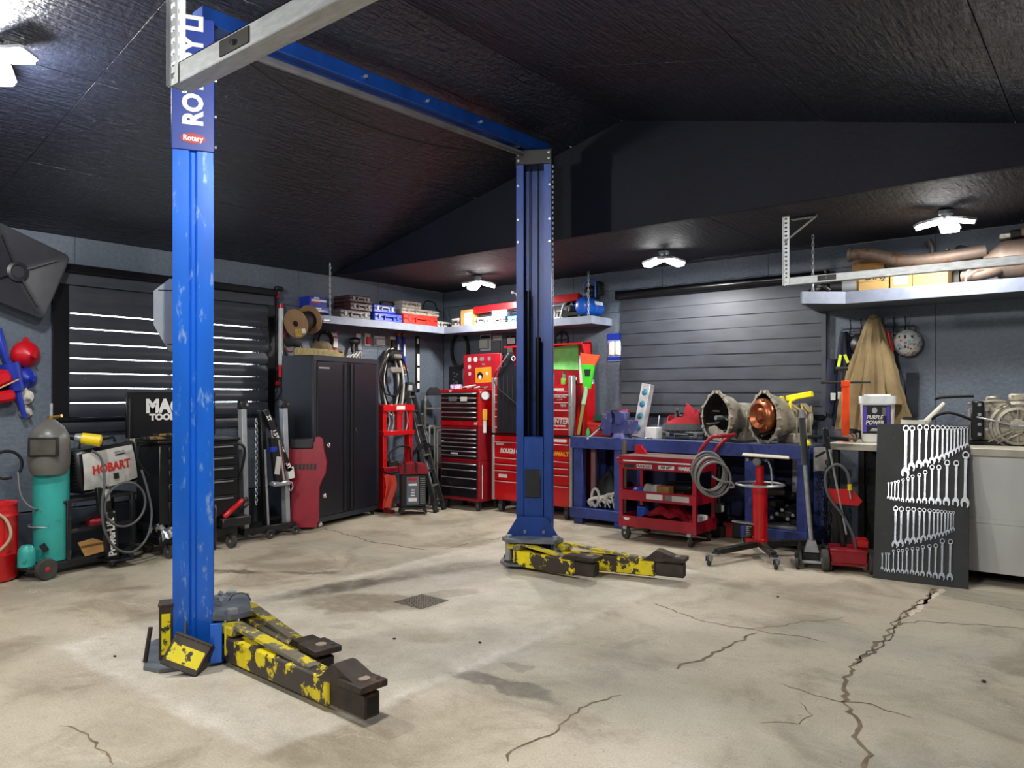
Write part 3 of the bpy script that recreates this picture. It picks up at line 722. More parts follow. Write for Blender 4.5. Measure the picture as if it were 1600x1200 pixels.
# ------------------------------------------------------------------ WINDOWS AND ZEBRA BLINDS
m_glass = bpy.data.materials.new('window_glass'); m_glass.use_nodes = True
gb = m_glass.node_tree.nodes['Principled BSDF']
gb.inputs['Transmission Weight'].default_value = 1.; gb.inputs['Roughness'].default_value = .0; gb.inputs['IOR'].default_value = 1.02
gb.inputs['Base Color'].default_value = (.93, .96, 1, 1)
m_wframe = mat('white_window_frame', '#c9ccd0', .5)
m_blind = mat('black_blind_fabric', '#3d4049', .38, .1, var=.10, scale=5, stretch=(1, 6, 6))
m_blind2 = mat('charcoal_blind_fabric', '#363a43', .56, .15, var=.14, scale=2.4, stretch=(1.5, 1, 5))
m_bar = mat('blind_bar_black', '#0a0b10', .28)
def window(n, M, w0, w1, z0, z1):
    o = bpy.data.objects.new('window_%d' % n, None); COL.objects.link(o); o['kind'] = 'structure'
    f = MB()
    for (a, b, c, d) in ((w0, w0 + .05, z0, z1), (w1 - .05, w1, z0, z1), (w0 + .05, w1 - .05, z0, z0 + .05), (w0 + .05, w1 - .05, z1 - .05, z1)): f.bx((a, c, -.12), (b, d, -.05), .004, M)
    f.bx(((w0+w1)/2 - .025, z0 + .05, -.115), ((w0+w1)/2 + .025, z1 - .05, -.06), .004, M)
    f.build('window_frame', m_wframe, o)
    for (a, b) in ((w0 + .05, (w0+w1)/2 - .025), ((w0+w1)/2 + .025, w1 - .05)):
        MB().bx((a, z0 + .05, -.095), (b, z1 - .05, -.09), 0, M).build('pane', m_glass, o)
    return o
FL_ = frame((0, 0, 0), (0, 1, 0), (0, 0, 1))      # left wall: x=world y, y=z, z=into room
FB_ = frame((0, 0, 0), (1, 0, 0), (0, 0, 1))      # back wall: z points to -y = into room
window(1, FL_, *WL); window(2, FB_, *WB)
def slat_mesh(w, h, bulge, seed, wav):
    r = random.Random(seed); ph = r.uniform(0, 6)
    def fn(u, v):
        return (u * w, v * h, bulge * math.sin(PI * v) + wav * math.sin(u * 5 + ph) * (1 - abs(2 * v - 1)) + wav * .6 * math.sin(u * 11 + ph * 2))
    return MB().surf(fn, 24, 6, thick=.003)
bl = thing('zebra_blind', 'black banded roller blind with daylight glinting between its bands', 'blind', (.03, -5.09, 1.24), 90)
Lx = frame((0, 0, 0), (1, 0, 0), (0, 0, 1))
MB().bx((0, -.09, 1.33), (2.29, .02, 1.41), .012).build('cassette', m_bar, bl)
PITCH = .1372
for k in range(10):
    zt = 1.235 - k * PITCH          # top of band, local z
    gap = .009 if k > 0 else 0
    h = PITCH - gap
    MB().surf(lambda u, v: (.02 + u * 2.25, -.018 - .016 * math.sin(PI * min(v * 1.1, 1)), zt - h + v * h), 10, 6, thick=.003).build('slat', m_blind, bl)
MB().bx((.02, -.05, 1.225), (2.27, -.012, 1.335), .004).build('head_band', m_blind, bl)
MB().bx((0, -.035, -.02), (.135, -.002, 1.34), .002).build('side_channel', m_bar, bl)
MB().bx((2.20, -.035, -.02), (2.29, -.002, 1.34), .002).build('side_channel', m_bar, bl)
MB().bx((.0, -.045, -.03), (2.29, -.005, .002), .006).build('bottom_bar', m_bar, bl)
br = thing('zebra_blind', 'closed charcoal banded roller blind with glossy black tube on top', 'blind', (2.93, -.012, 1.245), 0)
MB().cyl((-.02, -.055, 1.385), (2.36, -.055, 1.385), .05, n=24).build('roller_tube', m_bar, br)
MB().bx((-.03, -.10, 1.33), (0, 0, 1.44), .004).build('end_bracket', m_bar, br)
MB().bx((2.34, -.10, 1.33), (2.37, 0, 1.44), .004).build('end_bracket', m_bar, br)
for k in range(10):
    zt = 1.345 - k * PITCH; h = PITCH + .006; r = random.Random(k)
    a1, a2, ph = r.uniform(.001, .003), r.uniform(.0005, .0015), r.uniform(0, 6)
    def fn(u, v, zt=zt, h=h, a1=a1, a2=a2, ph=ph):
        return (.015 + u * 2.29, -.022 - .012 * (1 - v) - a1 * math.sin(u * 7 + ph) - a2 * math.sin(u * 17 + 2 * ph + v * 3), zt - h + v * h + a2 * math.sin(u * 9 + ph))
    MB().surf(fn, 36, 6, thick=.003).build('slat', m_blind2, br)
MB().bx((.0, -.048, -.03), (2.33, -.006, .015), .008).build('bottom_bar', m_bar, br)
MB().bx((2.30, -.035, .0), (2.345, -.004, 1.30), .002).build('side_channel', mat('side_channel', '#3d434c', .6), br)

# ------------------------------------------------------------------ GARAGE DOOR TRACKS
m_galv = mat('galvanised_steel', '#b4b8ba', .40, .5, var=.12, scale=16, stretch=(1, 4, 4))
def perforated(mb, M, L_, w=.056, t=.0025, pitch=.034, slot=.016):
    """flat strip along local x with a row of real slots"""
    mb.bx((0, -w/2, 0), (L_, -w/2 + w*.32, t), 0, M).bx((0, w/2 - w*.32, 0), (L_, w/2, t), 0, M)
    n = int(L_ / pitch)
    for i in range(n + 1):
        a = i * pitch; mb.bx((a, -w*.2, 0), (min(a + pitch - slot, L_), w*.2, t), 0, M)
def door_track(Y, zt, ztop, label, sgn):
    t = thing('door_track', label, 'door track', (5.41, Y, zt))
    # C channel running to the door wall
    X1 = RW + .012 - 5.41
    MB().bx((0, -.03, -.028), (X1, -.027, .03)).bx((0, -.03, .027), (X1, .028, .03)).bx((0, -.03, -.03), (X1, .028, -.027)).bx((0, .025, .012), (X1, .028, .03)).build('rail', m_galv, t)
    MB().bx((.26, -.033, -.02), (.40, -.030, .022)).build('splice_plate', m_dsteel, t)
    MB().cyl((.33, -.034, .0), (.33, -.042, .0), .008, n=10).build('bolt', m_chrome, t)
    H = ztop - zt
    for (M, nm) in ((frame((.012, -.034, -.03), (0, 0, 1), (1, 0, 0)), 0), (frame((-.008, -.034 + .020, -.03), (0, 0, 1), (0, 1, 0)), 1)):
        mb = MB(); perforated(mb, M, H + .03); mb.build('hanger_angle', mat('perforated_galvanised', '#c4c8ca', .42, .45, var=.08), t)
    # diagonal brace up to the ceiling and the short top rail
    p0 = Vector((.0, -.03, H * .60)); p1 = Vector((-.22 if sgn else .20, -.03 if sgn else .14, H))
    M = frame(p0, p1 - p0, (0, 1, .2)); mb = MB(); perforated(mb, M, (p1 - p0).length); mb.build('brace', MATS['perforated_galvanised'], t)
    mb = MB(); M = frame((min(0, p1.x), p1.y, H - .004), (1, 0, 0), (0, 1, 0)); perforated(mb, M, abs(p1.x)); mb.build('top_angle', MATS['perforated_galvanised'], t)
    MB().cyl((.012, -.036, H * .6), (.012, -.046, H * .6), .010, n=6).build('bolt', m_chrome, t)
    return t
door_track(-6.66, 2.375, 2.92 + .2353 * (8.2 - 5.41) - .012, 'galvanised door track with perforated hanger in front of the lettered column', True)
door_track(-1.58, 2.375, HW - .012, 'galvanised door track hung under the dropped ceiling before the exhaust shelf', False)

# ------------------------------------------------------------------ SHELVES
m_fascia = mat('lilac_grey_shelf_paint', '#7c8496', .55, var=.07, scale=14, wear='#6f7788', wamt=.36, wscale=30)
m_stop = mat('shelf_board_dark', '#3b4049', .7)
sh = thing('wall_shelf', 'grey painted shelf on the left wall stacked with tool cases', 'shelf', (0, 0, 2.28))
MB().bx((.002, -2.45, .055), (.43, 0, .085)).build('shelf_board', m_stop, sh)
MB().bx((.43, -2.45, 0), (.45, -.43, .09), .002).build('fascia', m_fascia, sh)
MB().bx((.002, -2.47, 0), (.45, -2.45, .09), .002).build('end_board', m_fascia, sh)
sh = thing('wall_shelf', 'grey painted corner shelf on the back wall carrying the blue compressor', 'shelf', (0, 0, 2.28))
MB().bx((.452, -.43, .055), (2.78, -.002, .085)).build('shelf_board', m_stop, sh)
MB().bx((.452, -.45, 0), (2.78, -.43, .09), .002).build('fascia', m_fascia, sh)
MB().bx((2.78, -.45, 0), (2.80, -.002, .09), .002).build('end_board', m_fascia, sh)
MB().bx((.452, -.43, .0), (2.78, -.002, .012)).build('underside', mat('shelf_underside', '#4a4f59', .7), sh)
sh = thing('wall_shelf', 'long grey painted shelf carrying cardboard boxes and a rusty exhaust', 'shelf', (0, 0, 2.275))
MB().prism([(5.20, -.002), (5.32, -.84), (5.61, -.58), (RW, -.58), (RW, -.002)], .075, .105).build('shelf_board', m_stop, sh)
MB().bar((5.60, -.59, .055), (RW, -.59, .055), .02, .11, .002).build('fascia', m_fascia, sh)
MB().bar((5.30, -.85, .055), (5.60, -.595, .055), .02, .11, .002).build('fascia', m_fascia, sh)
MB().bar((5.30, -.85, .055), (5.19, -.004, .055), .02, .11, .002).build('end_board', m_fascia, sh)
MB().prism([(5.20, -.002), (5.31, -.83), (5.61, -.575), (RW, -.575), (RW, -.002)], .004, .016).build('underside', MATS['shelf_underside'], sh)
for (x, y, z, s) in ((5.36, -.808, .09, .2), ):
    pass
# chains that hang the shelves from the ceiling
def chain(x, y, z0, z1, label, r=.010, pitch=.034):
    t = thing('shelf_chain', label, 'chain', (x, y, z0), group='chains hanging the shelves')
    n = int((z1 - z0) / pitch)
    me = MB().tube([(math.cos(a) * .009, 0, math.sin(a) * .019 + (.006 if math.sin(a) > 0 else -.006)) for a in [2 * PI * k / 10 for k in range(10)]], .0036, 6, closed=True).mesh('link')
    for i in range(n):
        o = link(me, 'link', m_galv, t); o.location = (0, 0, .02 + i * pitch); o.rotation_euler = (0, 0, rad(35 + 90 * (i % 2)))
    return t
chain(.41, -2.30, 2.37, 2.99, 'galvanised chain from sloped ceiling to the case shelf')
chain(2.73, -.41, 2.37, 2.90, 'galvanised chain holding the shelf end beside the blue compressor')
chain(5.37, -.76, 2.385, 2.90, 'galvanised chain holding the exhaust shelf end over the roller blind')
# ------------------------------------------------------------------ LEFT WALL: things hung at the left of the window
m_pan = mat('black_pan_plastic', '#22232a', .4, var=.12)
t = thing('drain_pan', 'large square black plastic drain pan hung tilted on left wall', 'drain pan', (.128, -5.405, 2.511), 90)
MB().cyl((0, .126, .20), (0, -.02, .20), .012, n=10).build('wall_hook', m_steel, t)
def rsq(s, r, n=5):
    o = []
    for (cx, cy, a0) in ((s - r, s - r, 0), (-s + r, s - r, 90), (-s + r, -s + r, 180), (s - r, -s + r, 270)):
        for k in range(n + 1): a = rad(a0 + 90 * k / n); o.append((cx + r * math.cos(a), cy + r * math.sin(a)))
    return o
Mp = frame((0, 0, 0), (1, 0, 0), (0, 0, 1)) @ Matrix.Rotation(rad(-20.5), 4, 'Z')
a = rsq(.31, .05); b2 = rsq(.295, .045); c2 = rsq(.07, .06); n = len(a)
mb = MB(); P = [(p[0]*.97, p[1]*.97, 0) for p in a] + [(p[0], p[1], .11) for p in a] + [(p[0], p[1], .11) for p in b2] + [(p[0], p[1], .03) for p in c2]
F = [[k for k in range(n)]]
for q in range(3): F += [(q*n + k, q*n + (k+1) % n, (q+1)*n + (k+1) % n, (q+1)*n + k) for k in range(n)]
F.append([3*n + k for k in range(n)]); mb.add(P, F, Mp).build('pan', m_pan, t)
MB().lathe([(.085, .02), (.085, .065), (.06, .075), (.05, .06)], 24, Mp).build('drain_boss', m_pan, t)
for k in range(4): MB().prism([(.09, -.006), (.33, -.006), (.33, .006), (.09, .006)], .045, .06, Mp @ Matrix.Rotation(rad(45 + 90 * k), 4, 'Z') @ TR(0, 0, -.005, ry=-11)).build('rib', m_pan, t)
def funnel(y, z, r, m, label, L_=.16, tab=True, tilt=8, off=0):
    t = thing('funnel', label, 'funnel', (.002, y, z), 90, None)
    M = frame((0, 0, 0), (1, 0, 0), (0, 0, 1)) @ TR(0, 0, 0.004, rx=tilt, ry=tilt)
    MB().lathe([(r, 0), (r * 1.02, .012), (r * .98, .03), (r * .86, r * .5), (r * .45, r * .85), (.016 + r * .05, r * 1.05), (.012, r * 1.05 + L_ * .35)], 28, M).build('cone', m, t)
    MB().prism([(-r * .22, r * .9), (r * .22, r * .9), (r * .18, r * 1.22), (0, r * 1.3), (-r * .18, r * 1.22)], .002, .010, M).build('hang_tab', m, t)
    return t
m_redp = mat('red_plastic', '#c01020', .35, var=.06); m_bluep = mat('blue_plastic', '#152fa0', .4, var=.06); m_whp = mat('cream_plastic', '#c9c7bb', .5)
funnel(-5.295, 1.815, .118, m_redp, 'large round red funnel hung on the left wall')
funnel(-5.29, 1.605, .088, m_bluep, 'blue funnel hung just below the red funnel')
funnel(-5.295, 1.44, .064, m_whp, 'small cream funnel hung below the blue funnel')
funnel(-5.295, 1.305, .050, mat('dirty_cream_plastic', '#a8a69c', .5, var=.25), 'tiny dirty cream funnel, lowest of the hanging funnels')
t = thing('long_funnel', 'long-necked blue funnel hung on wall behind red jug', 'funnel', (.03, -5.46, 1.66), 90)
MB().tube([(-.06, -.03, .36), (-.04, -.04, .26), (-.0, -.04, .12), (.03, -.05, .02)], [.035, .04, .028, .02], 14).build('grip', m_bluep, t)
MB().lathe([(.07, .05), (.078, .05), (.07, -.06), (.06, -.19), (.028, -.21), (.018, -.44), (.012, -.44)], 20, TR(.035, -.06, .02, ry=-14)).build('neck', m_bluep, t)
t = thing('oil_jug', 'red plastic jug with tan handle strip hung on the left wall', 'jug', (.06, -5.50, 1.42), 90)
MB().box((-.02, -.06, .10), (.26, .14, .13), .03, TR(0, 0, .07, ry=-28)).build('upper_shell', m_redp, t)
MB().box((-.02, -.06, .02), (.22, .13, .10), .025, TR(0, 0, .0, ry=-10)).build('lower_shell', m_redp, t)
MB().bar((-.12, -.135, .05), (.10, -.135, .17), .01, .012, .003).build('handle_strip', mat('tan_strip', '#c99a6a', .6), t)

# red pail
t = thing('oil_pail', 'tall glossy red metal pail with pale rope handle on the floor', 'pail', (.66, -5.735, 0))
MB().lathe([(.15, .005), (.165, .015), (.172, .03), (.172, .20), (.177, .21), (.172, .22), (.172, .50), (.177, .51), (.172, .52), (.168, .585), (.176, .60), (.170, .61), (.15, .60), (.14, .55)], 36).build('body', m_red, t)
MB().tube(catmull([(.16, -.08, .58), (.19, .03, .50), (.21, .06, .36), (.16, -.02, .24), (.12, -.14, .2)], 6), .011, 8).build('rope_handle', mat('pale_rope', '#b8a888', .8), t)

# ------------------------------------------------------------------ WELDING CART, GAS CYLINDER, WELDER
m_cart = mat('grimy_black_cart_steel', '#25262a', .6, .3, var=.25, scale=16, wear='#5a554e', wamt=.34, wscale=16)
wc = thing('welding_cart', 'grimy black welding cart on wheels carrying teal gas cylinder and welder', 'cart', (.80, -5.50, 0), 102.4)
MB().bx((-.12, -.15, .085), (.85, .15, .115), .004).build('tray', m_cart, wc)
for (x, y) in ((.20, -.14), (.20, .14), (.78, -.14), (.78, .14)): MB().bx((x - .018, y - .018, .11), (x + .018, y + .018, .60), .003).build('upright', m_cart, wc)
MB().bx((.16, -.15, .575), (.82, .15, .60), .003).build('top_shelf', m_cart, wc)
MB().bx((.20, -.155, .33), (.80, -.14, .36)).bx((.20, .14, .33), (.80, .155, .36)).build('side_rail', m_cart, wc)
MB().cyl((.0, -.20, .085), (.0, .20, .085), .011, n=10).build('axle', m_steel, wc)
m_tyre = mat('dusty_tyre', '#3a3835', .85, var=.2)
def wheel(parent, c, r, w, hub, axis=(0, 1, 0), nm='wheel'):
    c = Vector(c); a = Vector(axis)
    M = frame(c, Vector((0, 0, 1)), a.cross(Vector((0, 0, 1)))) if False else Matrix.Translation(c) @ a.to_track_quat('Z', 'Y').to_matrix().to_4x4()
    ww = MB().lathe([(r * .62, -w/2), (r * .92, -w/2), (r, -w * .32), (r, w * .32), (r * .92, w/2), (r * .62, w/2), (r * .58, w * .3), (r * .58, -w * .3)], 24, M, cap=True).build(nm, m_tyre, parent)
    MB().lathe([(.012, -w * .62), (r * .25, -w * .5), (r * .6, -w * .34), (r * .6, w * .34), (r * .25, w * .5), (.012, w * .62)], 18, M).build('hub', hub, ww)
    return ww
m_hubred = mat('red_hub', '#a3242a', .5, var=.2)
wheel(wc, (0, -.175, .085), .085, .045, m_hubred); wheel(wc, (0, .175, .085), .085, .045, m_grey)
for y in (-.11, .11):
    cs = MB().bx((.76, y - .02, .06), (.80, y + .02, .09)).build('caster_fork', m_steel, wc); wheel(cs, (.78, y, .034), .034, .025, m_grey)
MB().tube(ring((.14, .01, .40), .142, 20), .008, 6, closed=True).build('retaining_chain', m_steel, wc)
m_teal = mat('teal_cylinder_paint', '#2f9a93', .4, .05, var=.10, scale=5, wear='#1f6f6c', wamt=.35, wscale=8)
cy = thing('gas_cylinder', 'teal welding gas cylinder standing on the welding cart', 'gas cylinder', (.785, -5.36, .116))
MB().lathe([(.10, .0), (.128, .008), (.130, .03), (.130, .84), (.122, .90), (.09, .96), (.045, 1.0), (.036, 1.03)], 32).build('tank', m_teal, cy)
MB().cyl((0, 0, 1.02), (0, 0, 1.17), .028, n=14).cyl((0, 0, 1.15), (.08, .05, 1.17), .014, n=10).build('valve', mat('brass', '#a58a4a', .35, .8), cy)
MB().cyl((0, 0, 1.15), (.0, .0, 1.27), .012, n=10).build('valve_stem', m_steel, cy)
MB().box((.129, -.02, .16), (.004, .045, .07), 0, TR(rx=30)).build('black_scuff', m_black, cy)
# welding hood hung over the cylinder
t = thing('welding_helmet', 'grey welding helmet hung over the top of the gas cylinder', 'helmet', (.81, -5.375, .82), 0)
Mh = TR(0, 0, 0, rz=55)     # local -y faces the camera side
def hood(u, v):
    a = rad(-100 + 200 * u); z = v * .44
    prof = [.125, .145, .150, .150, .148, .140, .105, .03]
    k = v * (len(prof) - 1); i = min(int(k), len(prof) - 2); r = prof[i] + (prof[i+1] - prof[i]) * (k - i)
    x = r * math.sin(a); y = -r * math.cos(a) - (.03 if v < .8 else .03 * (1 - v) / .2)
    if abs(a) < 1.0: y = min(y, y * .97)
    return (x * 1.0, y, z)
MB().surf(hood, 28, 14, Mh, thick=.004).build('shell', mat('grey_fibre_hood', '#5d5d5a', .38, .05, var=.08), t)
MB().bx((-.105, -.190, .15), (.105, -.155, .30), .006, Mh).build('lens_frame', m_black, t)
MB().bx((-.088, -.1925, .165), (.088, -.185, .282), .002, Mh).build('lens', mat('smoked_lens', '#4a4941', .3, var=.15), t)
# separate teal valve cap standing by the cylinder
one('valve_cap', 'small domed teal valve cap standing beside the cylinder foot', 'cap', MB().lathe([(.058, 0), (.062, .005), (.062, .10), (.055, .14), (.035, .165), (.0, .172)], 22).cyl((.05, -.03, .06), (.062, -.038, .06), .014, n=8), m_teal, (.90, -5.575, .116))
# HOBART welder
wd = thing('welder', 'black welder with white lettered side panel tilted on the welding cart', 'welder', (.80, -5.50, 0), 102.4)
Mw = TR(.31, 0, .66, ry=-7)
MB().bx((0, -.13, -.03), (.56, .13, .33), .025, Mw).build('housing', m_blackmetal, wd)
sp = MB().surf(lambda u, v: (.05 + .46 * u + .035 * v * (1 - 2*u) * 0 + (.02 * (1 - v) * (2*u - 1)), -.132 - .012 * math.sin(PI * v) , .0 + .30 * v - .018 * math.sin(PI * u) * (1 - v)), 14, 8, Mw, thick=-.003).build('side_panel', mat('dirty_white_panel', '#c6c6c1', .5, var=.10, scale=14, wear='#96938c', wamt=.34, wscale=22), wd, 'dirty white side panel with red lettering')
text('HOBART', .100, mat('hobart_red', '#c8281f', .5), sp, Mw @ frame((.29, -.149, .145), (1, 0, 0), (0, 0, 1)), 'lettering', .001, sx=.88, bold=.004)
MB().bx((.335, -.149, .235), (.43, -.146, .245), 0, Mw).build('printed_mark', m_black, sp)
MB().bx((.33, -.149, .262), (.42, -.146, .266), 0, Mw).build('printed_mark', m_black, sp)
MB().bx((.30, -.150, .035), (.345, -.146, .085), 0, Mw).build('printed_mark', m_black, sp)
for k in range(9): MB().bx((-.004, -.10, .02 + .03 * k), (.0, .10, .035 + .03 * k), 0, Mw).build('louvre', m_dark, wd)
MB().tube([Mw @ Vector(p) for p in ((.12, 0, .33), (.13, 0, .375), (.44, 0, .375), (.45, 0, .33))], .012, 8).build('carry_handle', m_black, wd)
# yellow plug lying on the welder and its cable
pl = thing('power_plug', 'yellow twist-lock plug on grey cable lying across the welder', 'plug', (.90, -5.10, 1.04), 60)
Mq = TR(0, 0, .045, rx=0, ry=10)
MB().cyl((-.07, 0, 0), (.07, 0, 0), .046, .050, 20, Mq).cyl((.07, 0, 0), (.078, 0, 0), .034, n=20, M=Mq).build('plug_body', m_yellow, pl)
MB().cyl((-.12, 0, 0), (-.07, 0, 0), .030, .040, 16, Mq).build('collar', m_steel, pl)
MB().cyl((-.20, 0, 0), (-.12, 0, 0), .018, .028, 14, Mq).build('strain_relief', m_black, pl)
WCI = Matrix.Identity(4)
t = thing('welding_cable', 'grey welding cable looped down the front of the welder', 'cable', (.95, -5.08, 0), 102.4)
pts = [(-.06, -.03, 1.00), (.0, -.06, .93), (.01, -.09, .75), (-.02, -.10, .55), (.0, -.10, .35), (.10, -.10, .18), (.26, -.10, .12), (.40, -.10, .22), (.46, -.08, .42), (.45, -.04, .62), (.42, 0, .80)]
MB().tube(catmull(pts, 6), .010, 8).build('long_run', m_hose, t)
MB().tube(ring((.20, -.09, .53), .19, 32, 'y', r2=.185), .010, 8, closed=True).build('coil', m_hose, t)
t = thing('gas_hose', 'black gas hose looped at the side of the teal cylinder', 'hose', (.62, -5.55, .6), 90)
MB().tube(ring((-.09, -.05, .30), .11, 22, 'y', -40, 290), .012, 8).build('loop', m_rubber, t)
MB().tube(catmull([(-.02, -.08, .24), (-.02, -.16, .05), (.06, -.22, -.05), (.20, -.24, -.02), (.28, -.16, .12)], 6), .009, 7).build('tail', m_hose, t)
# cardboard scrap and red bottle on the cart tray
one('cardboard_scrap', 'torn brown cardboard flap lying on the welding cart tray', 'cardboard', MB().prism([(0, 0), (.20, .02), (.26, .10), (.16, .19), (.02, .17)], 0, .004, TR(rx=35)), m_card, (.88, -5.14, .118), 100)
one('red_canister', 'dark red canister lying on the lower cart rail', 'canister', MB().cyl((0, 0, 0), (.16, 0, 0), .05, n=18).cyl((-.03, 0, 0), (0, 0, 0), .03, .048, n=18), m_dred, (.72, -5.03, .37), 100)
# lettered jack post
pj = thing('jack_post', 'black jack post with white vertical lettering beside the welder', 'jack post', (.91, -4.94, 0), 90)
Mj = TR(0, 0, .07, ry=-4)
MB().bx((-.05, -.03, 0), (.05, .03, .42), .004, Mj).build('lower_post', m_blackmetal, pj)
MB().bx((-.085, -.025, .40), (.02, .025, .62), .004, Mj).build('upper_arm', m_blackmetal, pj)
text('PowerLift', .085, m_white, pj, Mj @ frame((.0, -.031, .19), (0, 0, 1), (-1, 0, 0)), 'lettering', .001, bold=.003, sx=.95)
MB().bx((-.03, -.032, .50), (.01, -.03, .60), 0, Mj).build('sticker', m_lgrey, pj)
for (x, z) in ((-.03, .40), (.03, .40), (-.05, .62), (.0, .62)): MB().cyl((x, -.03, z), (x, -.038, z), .009, n=8, M=Mj).build('bolt', m_steel, pj)
cs = MB().bx((-.02, -.02, .045), (.02, .02, .075)).build('caster_fork', m_steel, pj); wheel(cs, (0, 0, .034), .034, .025, m_grey)
MB().bx((-.06, -.1, .06), (.14, .22, .075), .003).build('foot_plate', m_blackmetal, pj)

# ------------------------------------------------------------------ BLACK TOOL CART WITH RAISED LID
tc = thing('tool_cart', 'black rolling tool cart with drawers and raised lettered lid', 'tool cart', (.72, -4.17, 0), 90)
m_tc = mat('black_cart_paint', '#101216', .35, .1, var=.12)
MB().bx((-.38, -.22, .30), (.38, .22, 1.02), .006).build('body', m_tc, tc)
MB().bx((-.40, -.24, 1.02), (.40, .24, 1.05), .008).build('top_tray', m_tc, tc)
MB().bx((-.38, -.22, .12), (.38, .22, .20), .006).build('bottom_tray', m_tc, tc)
for x in (-.36, .36):
    for y in (-.20, .20): MB().bx((x - .018, y - .018, .19), (x + .018, y + .018, .32)).build('post', m_tc, tc)
for k, (z0, z1) in enumerate(((.32, .50), (.51, .66), (.67, .78), (.79, .88), (.89, .99))):
    d = MB().bx((-.30, -.235, z0), (.36, -.218, z1), .003).build('drawer', m_tc, tc)
    MB().bx((-.26, -.250, z1 - .03), (.32, -.235, z1 - .015), .004).build('handle', m_grey, d)
ld = MB().bx((-.47, .20, 1.06), (.40, .225, 1.48), .006, TR(0, .02, 0)).build('lid', m_tc, tc, 'raised black lid with white logo')
Ft = frame((-.12, .218, 1.30), (1, 0, 0), (0, 0, 1))
def mac_logo(parent, F, s):
    # domed letters over a small word
    text('MAC', .17 * s, m_white, parent, F @ TR(.0, .045 * s, .001), 'lettering', .001, sx=.95, bold=.010 * s)
    text('TOOLS', .078 * s, m_white, parent, F @ TR(.0, -.055 * s, .001), 'lettering', .001, sx=1.1, bold=.005 * s)
mac_logo(ld, Ft, 1.0)
mac_logo(tc, frame((-.10, -.2375, .945), (1, 0, 0), (0, 0, 1)), .36)
MB().tube(catmull([(-.38, -.05, 1.0), (-.47, -.05, 1.0), (-.49, -.06, .95), (-.49, -.08, .86), (-.42, -.12, .74)], 5), .013, 8).build('push_handle', m_blackmetal, tc)
MB().tube(catmull([(.38, -.16, .99), (.46, -.16, .97), (.49, -.16, .90), (.46, -.16, .74), (.41, -.18, .60), (.40, -.18, .22)], 5), .013, 8).build('push_handle', m_blackmetal, tc)
for (x, y) in ((-.30, -.24), (.30, -.24), (-.30, .17), (.30, .17)):
    cs = MB().bx((x - .025, y - .03, .10), (x + .025, y + .03, .125)).build('caster_fork', m_dsteel, tc); wheel(cs, (x, y, .064), .062, .04, m_grey, (1, .25, 0))
MB().bx((-.46, .20, .965), (-.40, .205, 1.055), 0).build('sticker', mat('cream_sticker', '#c9c3ac', .6), tc)
# things on and at the cart
g = thing('work_gloves', 'pair of black and tan work gloves lying on the tool cart', 'gloves', (.84, -4.50, 1.05), 80)
for s_, ang in ((0, 8), (1, -14)):
    M = TR(-.04 + .10 * s_, .02 * s_, .02 + .022 * s_, rz=ang)
    gl = MB().box((0, 0, 0), (.12, .10, .03), .012, M).build('palm', mat('tan_leather', '#8d7038', .8, var=.3, scale=18, wear='#17171a', wamt=.5, wscale=14), g)
    for k in range(4): MB().cyl((.05, -.036 + .024 * k, 0), (.125 - .01 * abs(k - 1.5), -.044 + .03 * k, -.006), .012, .010, 8, M).build('finger', MATS['tan_leather'], gl)
    MB().cyl((.0, -.05, 0), (.06, -.085, -.004), .013, .010, 8, M).build('thumb', MATS['tan_leather'], gl)
    MB().box((-.085, 0, 0), (.06, .085, .034), .01, M).build('cuff', m_black, gl)
one('magnet_wand', 'thin black wand with white band standing against the cart lid', 'wand', MB().cyl((0, 0, 0), (.02, 0, .36), .007, n=8).cyl((.020, 0, .36), (.022, 0, .42), .008, n=8).cyl((.016, 0, .28), (.0185, 0, .33), .0095, n=8), mat('wand_black', '#1a1a1a', .5, wear='#d8d8d8', wamt=.36, wscale=6), (.60, -4.66, 1.0), 90, rx=-6)
t = thing('prop_bar', 'black steel prop bar with chrome snap hook before the tool cart', 'bar', (1.0, -4.42, .14), 90)
MB().bx((-.012, -.01, 0), (.012, .01, .88), .003).build('bar', m_blackmetal, t)
MB().cyl((0, 0, .62), (-.03, 0, .93), .012, .006, 8).build('tie_rod', m_grey, t)
MB().tube(ring((-.01, -.02, .55), .028, 14, 'y', -60, 230, .045), .006, 6).build('snap_hook', m_chrome, t)
r9 = random.Random(5)
def foil(u, v): return ((u - .5) * .42, (v - .5) * .26 - .05, .03 * math.sin(9 * u + 4 * v) + .025 * math.sin(17 * v + 7 * u * u) + .015 * math.sin(31 * u + 11 * v) - (.10 * max(0, .25 - v) * 4 * (u < .45)))
one('foil_sheet', 'crumpled silver foil sheet in the bottom tray of the tool cart', 'foil', MB().surf(foil, 26, 18, thick=.002), mat('silver_foil', '#c9ccd0', .25, .9, var=.15), (.86, -4.36, .27), 90, ang=20)
t = thing('jump_starter', 'black jump starter box with red clamp handle beneath the tool cart', 'jump starter', (.88, -3.84, .205), 90)
MB().bx((-.14, -.12, 0), (.16, .12, .09), .012).build('case', m_black, t)
MB().bar((-.12, -.10, .10), (.10, -.06, .24), .045, .045, .012).build('clamp_grip', m_redp, t)
MB().bar((.08, -.07, .22), (.17, -.03, .235), .035, .05, .010).bar((.10, -.09, .17), (.17, -.06, .20), .02, .03, .006).build('clamp_jaw', m_dsteel, t)
one('spray_bottle', 'grey and white spray bottles strapped at the cart side', 'bottle', MB().lathe([(.03, 0), (.036, .01), (.036, .16), (.014, .20), (.014, .23), (.02, .24), (.02, .28)], 16), m_lgrey, (.74, -3.73, .67), 0)

